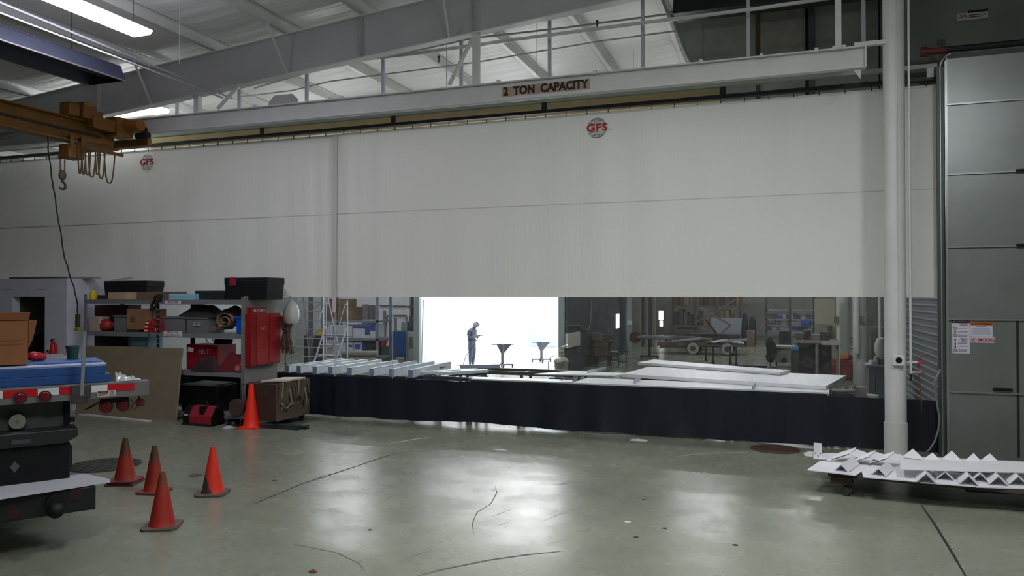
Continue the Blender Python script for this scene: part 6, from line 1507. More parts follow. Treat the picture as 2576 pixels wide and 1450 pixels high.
for i, (px, y, c, lab) in enumerate(((966, 882, 'd8c8c0', 'pale can on the top of the small parts shelf'), (974, 882, 'b04a3a', 'reddish can on the top of the small parts shelf'), (967, 898, 'c86a4a', 'orange can on the middle of the small parts shelf'), (975, 898, 'd8d8d4', 'white can on the middle of the small parts shelf'), (969, 914, 'bdb9a8', 'cream pail on the bottom of the small parts shelf'))):
    z = aY(968, y, 27.6).z; O('paint_can', MB().cyl((pX(px, 27.7), 27.75, z), (pX(px, 27.7), 27.75, z+.13), .055, n=12), mat('can_'+c, c, .5), lab, 'can', smooth='auto')
bcab = T('blue_cabinet', 'bright blue steel cabinet on feet left of the booth opening', 'cabinet', (pX(1003, 29.3), 29.5, 0))
Yb = 29.0; a, b = pX(980, Yb), pX(1021, Yb); zc2 = aY(1000, 834, Yb).z
MB().box(a, Yb, .12, b, Yb+.7, zc2).build('body', mat('cabinet_blue', '1f4f8f', .5), bcab, bevel=.01)
MB().box(a+.03, Yb-.015, .18, b-.03, Yb, zc2-.05).build('door', mat('cabinet_blue', '1f4f8f', .5), bcab)
MB().box(a+.06, Yb-.03, 1.0, a+.09, Yb-.015, 1.25).build('handle', chrome, bcab)
for x in (a+.05, b-.05): MB().box(x-.04, Yb+.05, 0, x+.04, Yb+.15, .12).build('foot', dark_steel, bcab)
gcab = T('grey_cabinet', 'pale grey cabinet with dark narrow slot right of the blue cabinet', 'cabinet', (pX(1033, 29.3), 29.6, 0))
a, b = pX(1022, Yb+.1), pX(1046, Yb+.1)
MB().box(a, Yb+.1, 0, b, Yb+.8, zc2).build('body', mat('grey_green_cab', '98a3a0', .6), gcab, bevel=.01); MB().box(b-.32, Yb+.09, .5, b-.13, Yb+.1, zc2-.25).build('slot', mat('slot_olive', '5d6853', .6), gcab)
box_at(1030, 1046, 795, 833, Yb+.2, .6, mat('dark_blue_box', '394452', .5), 'control_unit', 'dark blue-grey control unit on top of the pale grey cabinet', 'machine', z0=zc2+.004)
gt = MB().lathe([(.16, 0), (.18, .1), (.16, .4), (.06, .5), (.05, .55)], 14, (pX(1018, Yb+.3), Yb+.35, zc2+.004)); O('gas_canister', gt, mat('canister_grey', '808a8a', .5), 'grey rounded canister on top of the blue cabinet', 'canister', smooth='auto')
wp = T('pipe_rail', 'dark thin pipe rail along the white wall beyond the blue cabinet', 'pipe', (pX(1000, YP), YP-.05, 2.2))
for (xa, ya, xb, yb2) in ((955, 769, 1046, 771), (975, 794, 1022, 794), (1022, 794, 1022, 832), (974, 796, 969, 830)):
    MB().bar(aY(xa, ya, YP-.06), aY(xb, yb2, YP-.06), .05, .05).build('pipe_run', ink, wp)
O('floor_pallet', MB().box(pX(966, 26.3), 25.9, .0, pX(1046, 25.9), 26.3, .06).box(pX(966, 26.3), 25.9, .1, pX(1046, 25.9), 26.3, .14).box(pX(1000, 26.3), 25.9, .06, pX(1004, 25.9), 26.3, .1), mat('pallet_brown', '6b5550', .8), 'low brown pallet on the floor before the blue cabinet', 'pallet')
# ================================================================== RIGHT OF THE BOOTH
pg = T('pressure_pot', 'pale green pressure pot with hoses at the right edge of the bright opening', 'machine', (aZ(1412, 952).x, aZ(1412, 952).y, 0))
pgm = mat('pot_green_grey', '8f9481', .5, .2, var=.15)
MB(pg).box(-.34, -.3, 0, .36, .3, .04).build('base_plate', dark_steel, pg)
MB(pg).lathe([(.0, .04), (.22, .04), (.22, .52), (.25, .53), (.25, .58), (.19, .66), (.08, .70), (.0, .70)], 20).build('tank', pgm, pg, smooth='auto')
MB(pg).cyl((0, 0, .68), (0, 0, 1.05), .05).cyl((-.06, 0, .9), (.09, 0, .9), .06).build('agitator', pgm, pg, smooth='auto'); MB(pg).cyl((.02, 0, 1.0), (.22, -.05, 1.1), .035).build('air_motor', chrome, pg, smooth='auto')
MB(pg).tube([(-.2, -.1, .7), (-.3, -.15, .75), (-.4, -.15, .55), (-.42, -.15, .05)], .012, 6).build('hose', dark_steel, pg, smooth=True)
for k in range(3): MB(pg).tube([(.18*cos(a), -.22-.012*k, .50-.08*k+.10*abs(cos(a))) for a in [pi+pi*i/10 for i in range(11)]], .014, 6).build('coiled_hose', mat('hose_olive', '55574a', .6), pg, smooth=True)
O('control_box', MB().box(bx2+.004, aX(1426, 850, bx2+.06).y, aX(1440, 873, bx2+.06).z, bx2+.10, aX(1457, 850, bx2+.06).y, aX(1440, 838, bx2+.06).z), mat('cream_panel', 'c5c3b2', .6), 'cream square control box mounted on the dark side wall of the booth', 'control box')
O('cable_drape', MB().tube([aX(px, py, bx2+.05) for px, py in ((1424, 820), (1460, 820), (1466, 828), (1474, 831), (1482, 826), (1486, 810), (1487, 755))], .02, 6), mat('cable_grey', '7c8080', .6), 'grey cable drooping across the dark booth side wall above the cream box', 'cable', smooth=True)
O('booth_side_window', MB().box(bx2+.004, aX(1550, 800, bx2+.01).y, aX(1553, 826, bx2+.01).z, bx2+.02, aX(1557.5, 800, bx2+.01).y, aX(1553, 790, bx2+.01).z), emit('window_glow', 'e8ffff', 2.2), 'narrow lit window strip in the dark side wall of the booth', 'window')
wsn2 = T('wooden_workstand', 'brown wooden drawer stand with a vise on top right of the booth', 'workbench', (pX(1512, 25), 25.2, 0))
Yw = fy(1515, 921); a, b = pX(1494, Yw), pX(1531, Yw); zz = aY(1512, 860, Yw).z
MB().box(a, Yw, .35, b, Yw+.5, zz).build('drawer_body', wood_dark, wsn2, bevel=.006); MB().box(a-.04, Yw-.03, zz, b+.12, Yw+.55, zz+.04).build('bench_top', mat('bench_brown', '5a4a3c', .7), wsn2)
for k in range(2): MB().box(a+.03, Yw-.012, .40+.33*k, b-.03, Yw, .68+.33*k).build('drawer_front', mat('drawer_brown', '66503c', .7), wsn2)
for x in (a+.03, b-.03):
    for y in (Yw+.04, Yw+.46): MB().box(x-.03, y-.03, 0, x+.03, y+.03, .35).build('leg', wood_dark, wsn2)
vs_ = T('bench_vise', 'shiny bench vise clamped on the brown wooden stand', 'vise', (pX(1524, Yw), Yw+.15, zz+.04))
MB(vs_).box(-.12, -.08, 0, .12, .08, .12).box(-.18, -.06, .12, -.05, .06, .24).box(.02, -.06, .12, .13, .06, .24).build('jaws', mat('vise_metal', '6d6a62', .3, .8), vs_, bevel=.01); MB(vs_).cyl((.13, 0, .14), (.26, 0, .2), .015).build('screw_handle', chrome, vs_)
box_at(1487, 1510, 838, 860, Yw+.2, .25, mat('dusty_machine', '75706a', .7, var=.2), 'grinder', 'dusty grinder on the left of the brown wooden stand', 'machine', z0=zz+.044)
def stool(px, py, ys, lab, m):
    p = aZ(px, py); z = aY(px, ys, p.y).z; t = T('work_stool', lab, 'stool', (p.x, p.y, 0), .2)
    MB(t).cyl((0, 0, z-.05), (0, 0, z), .19, n=20).build('seat', m, t, smooth='auto')
    for x, y in ((.13, .13), (.13, -.13), (-.13, .13), (-.13, -.13)): MB(t).bar((x*1.25, y*1.25, 0), (x*.85, y*.85, z-.05), .03, .03).build('leg', mat('stool_green', '39453c', .5), t)
    MB(t).bar((-.15, -.15, z*.3), (.15, -.15, z*.3), .02, .02).bar((-.15, .15, z*.3), (.15, .15, z*.3), .02, .02).bar((.15, -.15, z*.36), (.15, .15, z*.36), .02, .02).bar((-.15, -.15, z*.36), (-.15, .15, z*.36), .02, .02).build('rung', mat('stool_green', '39453c', .5), t)
stool(1567, 923, 882, 'dark green stool with round seat in front of the grey-green column', mat('stool_seat', '2c352e', .5))
stool(1546, 916, 884, 'stool with pale seat just left of the dark green stool', mat('stool_pale', '9a9a98', .5))
gc = mat('column_grey_green', '8d9a96', .5)
O('round_column', MB().cyl((aZ(1581, 892).x, aZ(1581, 892).y, 0), (aZ(1581, 892).x, aZ(1581, 892).y, 8), .16, n=20), gc, 'grey-green round column behind the dark green stool', 'column', smooth='auto')
O('column_box', MB().ob((aZ(1581, 892).x+.1, aZ(1581, 892).y-.2, aY(1586, 812, aZ(1581, 892).y).z), (.22, .1, .2)), mat('box_grey', 'a5abaa', .5), 'small grey box fixed to the grey-green round column', 'box')
bst = T('machine_stand', 'dark machine on a pedestal with cross feet right of the grey-green column', 'machine', (aZ(1634, 902).x, aZ(1634, 902).y, 0))
zz = aY(1634, 851, aZ(1634, 902).y).z
MB(bst).box(-.05, -.05, .12, .05, .05, zz).build('pedestal', dark_steel, bst); MB(bst).box(-.4, -.06, .05, .4, .06, .13).box(-.06, -.4, .05, .06, .4, .13).build('cross_base', dark_steel, bst)
for x in (-.36, .36): MB(bst).cyl((x-.03, 0, .04), (x+.03, 0, .04), .04).build('caster', black_rubber, bst)
MB(bst).box(-.5, -.2, zz, .9, .2, zz+.10).build('table', mat('table_blue_grey', '8b9296', .5), bst); MB(bst).box(-.55, -.22, zz-.04, 1.3, .22, zz).build('table_rail', dark_steel, bst)
MB(bst).cyl((-.62, -.1, zz+.02), (-.62, .0, zz+.02), .26, n=22).build('blade_guard', mat('guard_red_brown', '5a2c2c', .5), bst, smooth='auto'); 
# scissor lift
sl_x, sl_Y = pX(1790, 33), 33.0
sl2 = T('scissor_lift', 'grey scissor lift with crossed arms raised behind the trailer', 'lift', (sl_x, sl_Y, 0))
slm = mat('lift_grey', '6e7276', .5, .3)
Yq = 39.0
def bp_(a, b, m=slm, w=.30, nm='scissor_arm', y=Yq, d=.08):
    p, q = aY(*a, y), aY(*b, y); MB().bar(p, q, d, w, (0, 1, 0)).build(nm, m, sl2)
bp_((1745, 815), (1850, 755)); bp_((1762, 775), (1838, 818), y=Yq+.1); bp_((1838, 818), (1812, 842), y=Yq+.1); bp_((1752, 823), (1800, 838)); bp_((1775, 805), (1803, 840), mat('arm_dark', '2d2b29', .5), y=Yq-.1)
bp_((1700, 826), (1760, 826), mat('arm_dark', '2d2b29', .5), .14, 'base_beam')
MB().box(pX(1730, Yq), Yq+.25, .3, pX(1858, Yq), Yq+1.5, aY(1800, 842, Yq).z).build('chassis', mat('chassis_dark', '4a4644', .6, var=.2), sl2)
for x in (1744, 1830):
    for y in (Yq+.7, Yq+1.5): MB().cyl((pX(x, Yq), y, .3), (pX(x, Yq), y+.14, .3), .3, n=20).build('wheel', black_rubber, sl2, smooth='auto')
trl = T('flatbed_trailer', 'low brown trailer with pale-rimmed wheels below the scissor lift', 'trailer', (pX(1740, 33), 33, 0))
Yv = fy(1745, 893)
zb_ = aY(1745, 873, Yv).z
tm = mat('trailer_brown', '5d5148', .8, var=.25)
MB().box(pX(1652, Yv), Yv+.1, zb_+.02, pX(1868, Yv), Yv+1.5, zb_+.16).build('deck', tm, trl)
MB().box(pX(1658, Yv), Yv+.12, .28, pX(1728, Yv), Yv+.4, zb_).build('side_box', mat('trailer_dark', '4c433d', .8, var=.25), trl); MB().box(pX(1760, Yv), Yv+.12, .35, pX(1814, Yv), Yv+.4, zb_).build('side_box', mat('trailer_dark', '4c433d', .8), trl)
for px in (1743, 1829):
    w_ = MB().cyl((pX(px, Yv), Yv, .3), (pX(px, Yv), Yv+.2, .3), .3, n=24).build('tire', black_rubber, trl, smooth='auto'); MB().cyl((pX(px, Yv), Yv-.035, .3), (pX(px, Yv), Yv-.005, .3), .27, n=24).build('pale_wheel', mat('pale_rim', 'a9a69c', .6), w_, smooth='auto'); MB().cyl((pX(px, Yv), Yv-.06, .3), (pX(px, Yv), Yv-.03, .3), .12, n=16).build('hub', mat('hub_dark', '3f3d3a', .6), w_)
    MB().cyl((pX(px, Yv), Yv+1.3, .3), (pX(px, Yv), Yv+1.5, .3), .3, n=20).build('tire', black_rubber, trl, smooth='auto')
# stuff on the trailer bed
zt3 = zb_+.162
for i, (a, b, y, c, lab) in enumerate(((1640, 1674, 848, 'a0a5a8', 'pale grey metal box on the left end of the brown trailer'), (1676, 1692, 846, '7c705c', 'brown wooden block on the brown trailer'), (1694, 1745, 848, '4b4d50', 'dark steel bundle on the middle of the brown trailer'), (1748, 1790, 852, '55504a', 'low dark steel frame on the brown trailer under the lift'))):
    box_at(max(a, 1655), b, y, 0, Yv+.5, .8, mat('tl_'+c, c, .6, var=.25), 'trailer_load', lab, 'load', z0=zt3)
O('plastic_sheeting', MB().grid(lambda u, v: Vector((pX(1775+95*u, Yv), Yv+.15+1.0*v, zt3+.01+.16*abs(noise.noise(Vector((u*4, v*3, 1))))+.06*(1-abs(2*u-1)))), 20, 10), mat('sheeting', 'aeb7bb', .4), 'crumpled pale sheeting heaped on the right end of the brown trailer', 'sheeting', solid=.01)
for i, (xa, xb) in enumerate(((1810, 1878), (1690, 1760))):
    p = Vector((pX(xa, Yv), Yv+.05, zt3+.10)); q = Vector((pX(xb, Yv), Yv+.3, zt3+.22))
    O('steel_bar', MB().bar(p, q, .12, .10), mat('bar_pale', 'a8acae', .5), ('pale bar jutting off the right end of the brown trailer', 'pale bar lying along the middle of the brown trailer')[i], 'bar')
for i, px in enumerate((1776, 1794, 1837, 1852)):
    p = aZ(px, (909, 915, 918, 921)[i]); O('stand_leg', MB().cyl((p.x, p.y, 0), (p.x, p.y, aY(px, 872, p.y).z), .03, n=8).cyl((p.x, p.y, 0), (p.x, p.y, .12), .06, n=10), dark_steel, 'dark upright stand leg before the trailer, %s from the left' % ORD[i], 'stand', 'dark stand legs')
box_at(1788, 1871, 800, 852, 45, .1, mat('blue_grey_board', '8e93a0', .6), 'wall_board', 'large blue-grey board against the far wall behind the scissor lift', 'board', z0=.0)
# window & clutter on far wall
for i, (a, b, y0, y1) in enumerate(((1657, 1668, 782, 805), (1659, 1667, 807, 822))):
    x0, x1 = pX(a, YB-.1), pX(b, YB-.1); z1, z0 = aY(a, y0, YB-.1).z, aY(a, y1, YB-.1).z
    w_ = MB().box(x0-.08, YB-.06, z0-.08, x1+.08, YB-.0, z1+.08); w_ = S('window_%d' % (i+1), w_, mat('window_frame_grey', '7c7c80', .6))
    MB().box(x0, YB-.08, z0, x1, YB-.06, z1).build('pane', emit('daylight_pane', 'fff4ee', 3.0), w_)
# high storage racks far right rear
st = T('storage_racking', 'brown storage racking full of stock rising behind the scissor lift', 'racking', (pX(1770, 47), 47, 0))
Yk = 47.0
for z in (1.0, 2.2, 3.4, 4.6): MB().box(pX(1690, Yk), Yk, z-.1, pX(1862, Yk), Yk+1.5, z-.002).build('shelf_beam', mat('racking_brown', '6a5a4c', .7), st)
for px in (1690, 1745, 1800, 1860): MB().box(pX(px, Yk), Yk-.02, 0, pX(px, Yk)+.12, Yk+.04, 5.4).build('upright', mat('racking_dark', '4b4a48', .6), st)
stock_c = ['6d5238', '55504a', '7a6a58', '4a3e34', '87705a', '5f6468']
random.seed(11)
for lv, z in enumerate((1.0, 2.2, 3.4)):
    px = 1694.0; n_ = 0
    while px < 1852:
        w = random.uniform(9, 17); h = random.uniform(.5, 1.0)
        c = stock_c[random.randrange(6)]
        O('stock_carton', MB().box(pX(px, Yk-.0), Yk+.06, z+.002, pX(px+w-1, Yk), Yk+1.2, z+h), mat('stock_'+c, c, .8, var=.15), 'brown stock box on the %s level of the far racking, %s from the left' % (('lowest', 'middle', 'upper')[lv], ORD[n_]), 'box', 'stock on the far racking')
        px += w; n_ += 1
# black coat on a stand + table saw
pcx = aZ(1938, 925)
cs = T('coat_stand', 'black coat draped over a thin stand left of the grey table saw', 'coat', (pcx.x, pcx.y, 0))
h = aY(1940, 850, pcx.y).z
MB(cs).cyl((0, 0, .02), (0, 0, h), .025).build('pole', dark_steel, cs); MB(cs).cyl((0, 0, 0), (0, 0, .03), .2, n=18).build('foot', dark_steel, cs)
cb_ = MB(cs); cb_.lathe([(.03, h+.02), (.09, h-.02), (.22, h-.28), (.26, h-.6), (.28, .42), (.20, .28), (.14, .2), (.02, .32)], 18)
Ic = wm(cs).inverted()
for q in range(len(cb_.v)):
    v = Ic @ cb_.v[q]; kx = .72+.5*noise.noise(Vector((v.x*5, v.y*5, v.z*2.5))); cb_.v[q] = wm(cs) @ Vector((v.x*kx+.05*sin(v.z*3), v.y*kx, v.z))
cb_.build('coat', mat('black_cloth', '101216', .85, bump=.4, bscale=6), cs, smooth='auto')
ts = T('table_saw', 'grey table saw with long side rail on the floor right of the black coat', 'saw', (aZ(1974, 922).x, aZ(1974, 922).y, 0))
zz = aY(1965, 872, aZ(1965, 925).y).z
sm_ = mat('saw_grey', '8b8e88', .5, .2, var=.12)
MB(ts).box(-.35, -.3, .15, .35, .3, zz-.08).build('cabinet', sm_, ts, bevel=.01); MB(ts).box(-.48, -.4, zz-.08, .6, .4, zz).build('table', mat('saw_table', 'a9aaa2', .4, .4), ts); MB(ts).box(-.5, -.46, zz-.07, 2.9, -.40, zz-.01).build('fence_rail', mat('rail_tan', '9a917c', .5), ts)
MB(ts).cyl((-.05, -.31, .55), (-.05, -.38, .55), .09, n=16).build('hand_wheel', sm_, ts, smooth='auto'); MB(ts).cyl((-.02, -.302, .25), (-.02, -.306, .25), .11, n=16).build('dust_port', black_plastic, ts)
for x in (-.3, .3):
    for y in (-.25, .25): MB(ts).cyl((x-.02, y, .07), (x+.02, y, .07), .07, n=12).box(x-.04, y-.04, .12, x+.04, y+.04, .16).build('caster', black_rubber, ts)
for x in (1.6, 2.7): MB(ts).box(x-.03, -.45, 0, x+.03, -.41, zz-.05).build('rail_leg', dark_steel, ts)
ch = T('shop_chair', 'dark shop chair standing behind the table saw', 'chair', (aZ(1975, 900).x, aZ(1975, 900).y, 0))
MB(ch).box(-.25, -.22, .45, .25, .22, .5).build('seat', black_plastic, ch); MB(ch).box(-.25, .2, .5, .25, .24, 1.15).build('backrest', mat('chair_dark', '2c2f33', .6), ch)
for x in (-.2, .2):
    for y in (-.18, .18): MB(ch).box(x-.02, y-.02, 0, x+.02, y+.02, .45).build('leg', dark_steel, ch)
# work bench run with dark clutter
wbk = T('long_workbench', 'long dark workbench with clutter stretching behind the table saw', 'workbench', (pX(2040, 24), 24, 0))
Yn = 24.0; a, b = pX(1998, Yn), pX(2112, Yn); zz = aY(2040, 858, Yn).z
MB().box(a, Yn, zz-.07, b, Yn+1.0, zz).build('bench_top', mat('bench_tan', '7d7466', .7), wbk); MB().box(a+.1, Yn+.3, .1, b-.2, Yn+.9, zz-.07).build('under_cabinet', mat('bench_black', '1f1d1c', .7), wbk)
for x in (a+.05, (a+b)/2, b-.06): MB().box(x-.04, Yn+.02, 0, x+.04, Yn+.1, zz-.07).build('leg', mat('bench_leg', '77736c', .5), wbk)
box_at(2066, 2116, 858, 869, Yn-.061, .06, mat('pale_apron', 'a3a2a0', .6), 'apron_board', 'pale board along the front of the long workbench beside the white columns', 'board')
for i, (a, b, y, c, lab) in enumerate(((2000, 2018, 838, '4a4640', 'dark motor block on the left of the long workbench'), (2022, 2040, 832, '2d2c2c', 'black machine in the middle of the long workbench'), (2043, 2062, 842, '6b6458', 'brown toolbox on the long workbench'), (2065, 2085, 836, '3b3732', 'dark crate at the right of the long workbench'))):
    box_at(a, b, y, 0, Yn+.35, .4, mat('wb_'+c, c, .6, var=.25), 'bench_clutter', lab, 'tool box', z0=zz+.002)
box_at(1990, 2008, 872, 882, Yn-.7, .3, mat('blue_plastic_tub', '2f7fb0', .3), 'blue_tub', 'small shiny blue tub under the table saw rail', 'tub')
box_at(1989, 2009, 882.5, 0, Yn-.75, .4, mat('dark_crate', '2a2a2c', .7), 'dark_crate', 'dark crate on the floor under the small blue tub', 'crate', z0=0)
# shelving far behind bench with grey/blue stock
sh2 = T('wall_shelving', 'grey wall shelving with mixed stock on the far right wall', 'shelf', (pX(1990, 45), 45, 0))
Ym = 45.0
for y in (779, 803, 818, 832): 
    z = aY(1990, y, Ym).z; MB().box(pX(1925, Ym), Ym, z-.08, pX(2048, Ym), Ym+.8, z).build('shelf_board', mat('shelving_grey', '7d8088', .6), sh2)
for px in (1925, 1985, 2046): MB().box(pX(px, Ym), Ym, 0, pX(px, Ym)+.1, Ym+.8, 3.2).build('upright', mat('racking_dark', '4b4a48', .6), sh2)
cols = ['8f949c', '5c5a58', '6b4a42', '3e4c7c', '9a9a94', '4a4a50', '75604c']
for lv, y in enumerate((803, 818, 832)):
    z = aY(1990, y, Ym).z; px = 1929.0; n_ = 0
    while px < 2038:
        w = random.uniform(7, 14); c = cols[random.randrange(7)]
        O('shelf_stock', MB().box(pX(px, Ym), Ym+.05, z+.002, pX(px+w-1.2, Ym), Ym+.6, z+random.uniform(.12, .3)), mat('ss_'+c, c, .7), 'small stock item on the %s board of the far wall shelving, %s from the left' % (('top', 'middle', 'bottom')[lv], ORD[n_]), 'box', 'stock on the wall shelving')
        px += w; n_ += 1
bl_ = box_at(2014, 2036, 806, 818, Ym-.5, .3, mat('bright_blue_tarp', '2f52a8', .6), 'blue_tarp', 'bright blue tarp hanging at the right of the wall shelving', 'tarp')
# traffic-green cones of dark trees like posts near far wall
for i, (px, y0, y1, lab) in enumerate(((1893, 795, 850, 'dark narrow upright bag against the far wall, right of the blue-grey board'), (1874, 788, 852, 'dark upright tool bundle beside the blue-grey board'))):
    p = aY(px, 845, 44.0); O('upright_bundle', MB().lathe([(.18, 0), (.2, .8), (.16, 1.4), (.1, aY(px, y0, 44.0).z-.1), (.02, aY(px, y0, 44.0).z)], 12, (p.x, 44.0, 0)), mat('bundle_dark', '1f2a2b', .8), lab, 'bundle', smooth='auto')
box_at(1878, 1898, 832, 0, 43.0, .6, mat('pinkish_crate', '7a6660', .7), 'pink_crate', 'pinkish crate on the floor by the far wall', 'crate', z0=0)
# white columns and tall cream cabinets right
cream = mat('cream_paint', 'b9b4a0', .6, var=.08)
def colm(px, py, r, lab, m=white_paint, z=8.2):
    p = aZ(px, py); return O('support_column', MB().cyl((p.x, p.y, 0), (p.x, p.y, z), r, n=24), m, lab, 'column', smooth='auto'), p
colm(2124.5, 930, .20, 'pale round column left of the white pipe, behind the yellow vise', mat('col_pale', 'd4d6d2', .5))
o_, pcl = colm(2163, 968, .195, 'round white column with a bright pipe on its left side, behind the clear window', mat('col_pale2', 'c9cbc9', .5))
O('white_pipe', MB().cyl((aY(2156, 900, pcl.y-.3).x, pcl.y-.3, .98), (aY(2156, 900, pcl.y-.3).x, pcl.y-.3, 8.2), .085, n=16), white_paint, 'bright white downpipe in front of the round white column', 'pipe', smooth='auto')
O('label_sign', MB().ob((aY(2170, 804, pcl.y-.22).x, pcl.y-.22, aY(2170, 804, pcl.y-.22).z), (.14, .02, .24)), mat('tag_grey', '878480', .6), 'grey tag fixed to the round white column', 'tag')
O('steel_angle', MB().box(pX(2104, 26), 26, 0, pX(2111.5, 26), 26.2, 5), white_paint, 'flat white post with an olive box, left of the white columns', 'post')
O('olive_box', MB().ob((pX(2104, 25.9), 25.9, aY(2104, 805, 25.9).z), (.15, .1, .2)), mat('olive', '67664a', .6), 'small olive box on the flat white post', 'box')
box_at(2050, 2100, 752, 858, 30, .3, cream, 'tall_locker', 'tall cream locker wall behind the long workbench', 'locker', z0=0)
box_at(2050, 2082, 816, 850, 29.7, .25, mat('grey_carton', '918e88', .8), 'grey_carton', 'grey rough carton in front of the tall cream locker', 'box', z0=0)
box_at(2082, 2093, 820, 846, 29.6, .2, mat('moss_bag', '5b5c3c', .9), 'moss_bag', 'mossy green bag hanging by the tall cream locker', 'bag')
ym_ = fy(2140, 955)
vz = aY(2130, 905, ym_).z
ve = T('pipe_machine', 'yellow and brown threading machine on the red chest behind the clear window', 'machine', (pX(2130, ym_), ym_, vz))
yv = mat('yellow_brown', 'b07a1c', .5, var=.15)
MB(ve).box(-.22, -.12, .02, .05, .12, .16).build('yellow_head', yv, ve, bevel=.02); MB(ve).cyl((-.05, 0, .09), (.28, .02, .04), .09, n=16).build('brown_drum', mat('drum_brown', '6d4a1e', .6, var=.2), ve, smooth='auto'); MB(ve).lathe([(.06, .15), (.05, .2), (.03, .23), (0, .24)], 14).build('lamp_dome', yv, ve, smooth='auto'); MB(ve).box(-.1, -.05, 0, .1, .05, .03).build('foot', dark_steel, ve)
rcx0, rcx1 = pX(2068, ym_), pX(2145, ym_)
rch = T('red_chest', 'dark red steel chest on the floor behind the white panels', 'chest', ((rcx0+rcx1)/2, ym_, 0))
MB().box(rcx0, ym_-.25, .05, rcx1, ym_+.3, vz-.05).build('body', mat('chest_red', '7c1f2b', .5, var=.15), rch, bevel=.01); MB().box(rcx0-.02, ym_-.27, vz-.05, rcx1+.02, ym_+.32, vz-.002).build('lid', mat('chest_red_light', '8f3038', .5), rch, bevel=.01); MB().box(rcx0+.05, ym_-.255, .0, rcx1-.05, ym_+.25, .05).build('base', dark_steel, rch)
# behind the steel column : bench with clutter
Yz = 17.6
bn = T('parts_bench', 'blue-grey fronted bench with clutter just left of the white steel column', 'workbench', (pX(2205, Yz), Yz, 0))
a, b = pX(2184, Yz), pX(2262, Yz); zz = aY(2210, 920, Yz).z
MB().box(a, Yz, 0, b, Yz+.7, zz-.04).build('cabinet', mat('bench_blue_grey', '4b565c', .5, var=.1), bn, bevel=.01); MB().box(a-.05, Yz-.03, zz-.04, b, Yz+.75, zz).build('bench_top', mat('bench_top_grey', '77787c', .5), bn); MB().box(pX(2200, Yz), Yz-.006, .1, pX(2201.5, Yz), Yz, zz-.1).build('door_gap', black_ink, bn)
for i, (px, y0, w, c, lab) in enumerate(((2193, 908, .12, 'c4c6cc', 'shiny parts dish on the bench left of the steel column'), (2205, 898, .1, 'a9aaae', 'pale pot on the bench left of the steel column'), (2222, 905, .16, '33403c', 'dark green box on the bench beside the steel column'))):
    p = aY(px, y0, Yz+.2); O('bench_item', MB().cyl((p.x, Yz+.2, zz+.001), (p.x, Yz+.2, p.z+.01), w*.6, w*.5, n=14), mat('bi_'+c, c, .3, .3), lab, 'container', smooth='auto')
O('air_tank', MB().lathe([(.0, 0), (.10, .02), (.13, .12), (.13, .3), (.08, .42), (0, .44)], 16, (aY(2217, 895, Yz+.5).x, Yz+.5, aY(2217, 900, Yz+.5).z)).cyl((aY(2217, 895, Yz+.5).x, Yz+.5, zz), (aY(2217, 895, Yz+.5).x, Yz+.5, aY(2217, 898, Yz+.5).z), .06), mat('tank_white', 'a5a8a8', .4), 'rounded white tank at the back of the bench beside the steel column', 'tank', smooth='auto')
O('thin_pipe', MB().cyl((pX(2214, Yz+.9), Yz+.9, 0), (pX(2214, Yz+.9), Yz+.9, 5), .035, n=10), white_paint, 'thin white vertical pipe behind the bench near the steel column', 'pipe', smooth='auto')
bxm = mat('mesh_panel', '6e7076', .5, .3)
S('wall_bench_back', MB().box(pX(2178, 21), 21, 0, XW+.0, 21.1, 3.4), mat('bench_wall_grey', '77766e', .7, var=.15))  # grey wall colour with random tone variation
O('tool_rail', MB().box(pX(2186, 20.9), 20.86, aY(2200, 823, 20.9).z-.03, pX(2232, 20.9), 20.95, aY(2200, 823, 20.9).z+.02), alum, 'bright horizontal rail on the wall behind the bench', 'rail')
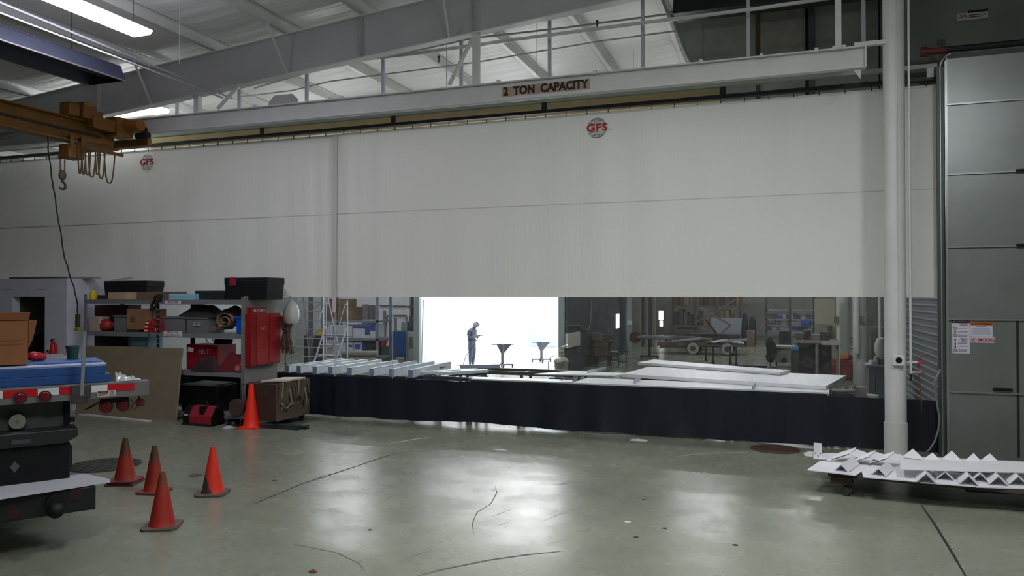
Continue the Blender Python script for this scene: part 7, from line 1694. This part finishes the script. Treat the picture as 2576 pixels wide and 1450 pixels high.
for i in range(9):
    px = 2188+4.6*i; z1 = aY(px, 845, 20.9).z
    O('hanging_tool', MB().box(pX(px, 20.9), 20.9, z1-.45-.1*(i % 3), pX(px+2, 20.9), 20.96, z1), mat('tool_%d' % (i % 3), ('8c8c90', '5b3a42', '9fa0a2')[i % 3], .5), 'slim tool hung on the wall behind the bench, %s from the left' % ORD[i], 'tool', 'hanging tools')
# things just behind the skirt on the right
gbx = box_at(2146, 2180, 975, 0, 15.9, .25, mat('taupe_box', '79746e', .8), 'taupe_box', 'taupe box just above the skirt near the steel column', 'box', z0=.0)
O('cable_coil', MB().tube([(aY(2110+4*k, 978+6*sin(k*1.1), 15.6).x, 15.6+.02*k, aY(2110+4*k, 980+6*sin(k*1.1), 15.6).z) for k in range(12)], .014, 6), mat('coil_grey', '84868e', .5), 'grey cable coil lying at the right end of the nearest long panel', 'cable', smooth=True)
O('pipe_bundle', MB().cyl(aY(2092, 982, 15.5), aY(2150, 985, 15.6), .03, n=8), mat('coil_grey', '84868e', .5), 'short grey tube beside the cable coil above the skirt', 'tube')
rack(pX(2090, 15.5), pX(2144, 15.5), 15.4, 15.8, .90, 'small dark rack end carrying the cable coil')
O('white_bucket', MB().lathe([(.13, 0), (.155, .33), (.16, .34), (.16, .36), (.145, .36)], 18, (aY(2191, 1000, 15.9).x, 16.1, .45)).cyl((aY(2191, 1000, 15.9).x, 16.1, 0), (aY(2191, 1000, 15.9).x, 16.1, .45), .15), mat('bucket_green_white', 'a8b3a8', .5), 'pale bucket standing beside the taupe box', 'bucket', smooth='auto')
# ================================================================== WORLD + RENDER SETTINGS
w = bpy.data.worlds.new('world'); sc.world = w; w.use_nodes = True
w.node_tree.nodes['Background'].inputs[0].default_value = (.75, .8, .9, 1); w.node_tree.nodes['Background'].inputs[1].default_value = .05
sc.view_settings.view_transform = 'Standard'; sc.view_settings.look = 'None'; sc.view_settings.gamma = 1.0; sc.view_settings.use_curve_mapping = False
sc.view_settings.exposure = EXPO
cy = sc.cycles
cy.use_denoising = True
cy.max_bounces = 7; cy.diffuse_bounces = 4; cy.glossy_bounces = 3; cy.transparent_max_bounces = 10; cy.transmission_bounces = 3
cy.sample_clamp_indirect = 6.0
cy.use_light_tree = True
cy.caustics_reflective = False; cy.caustics_refractive = False
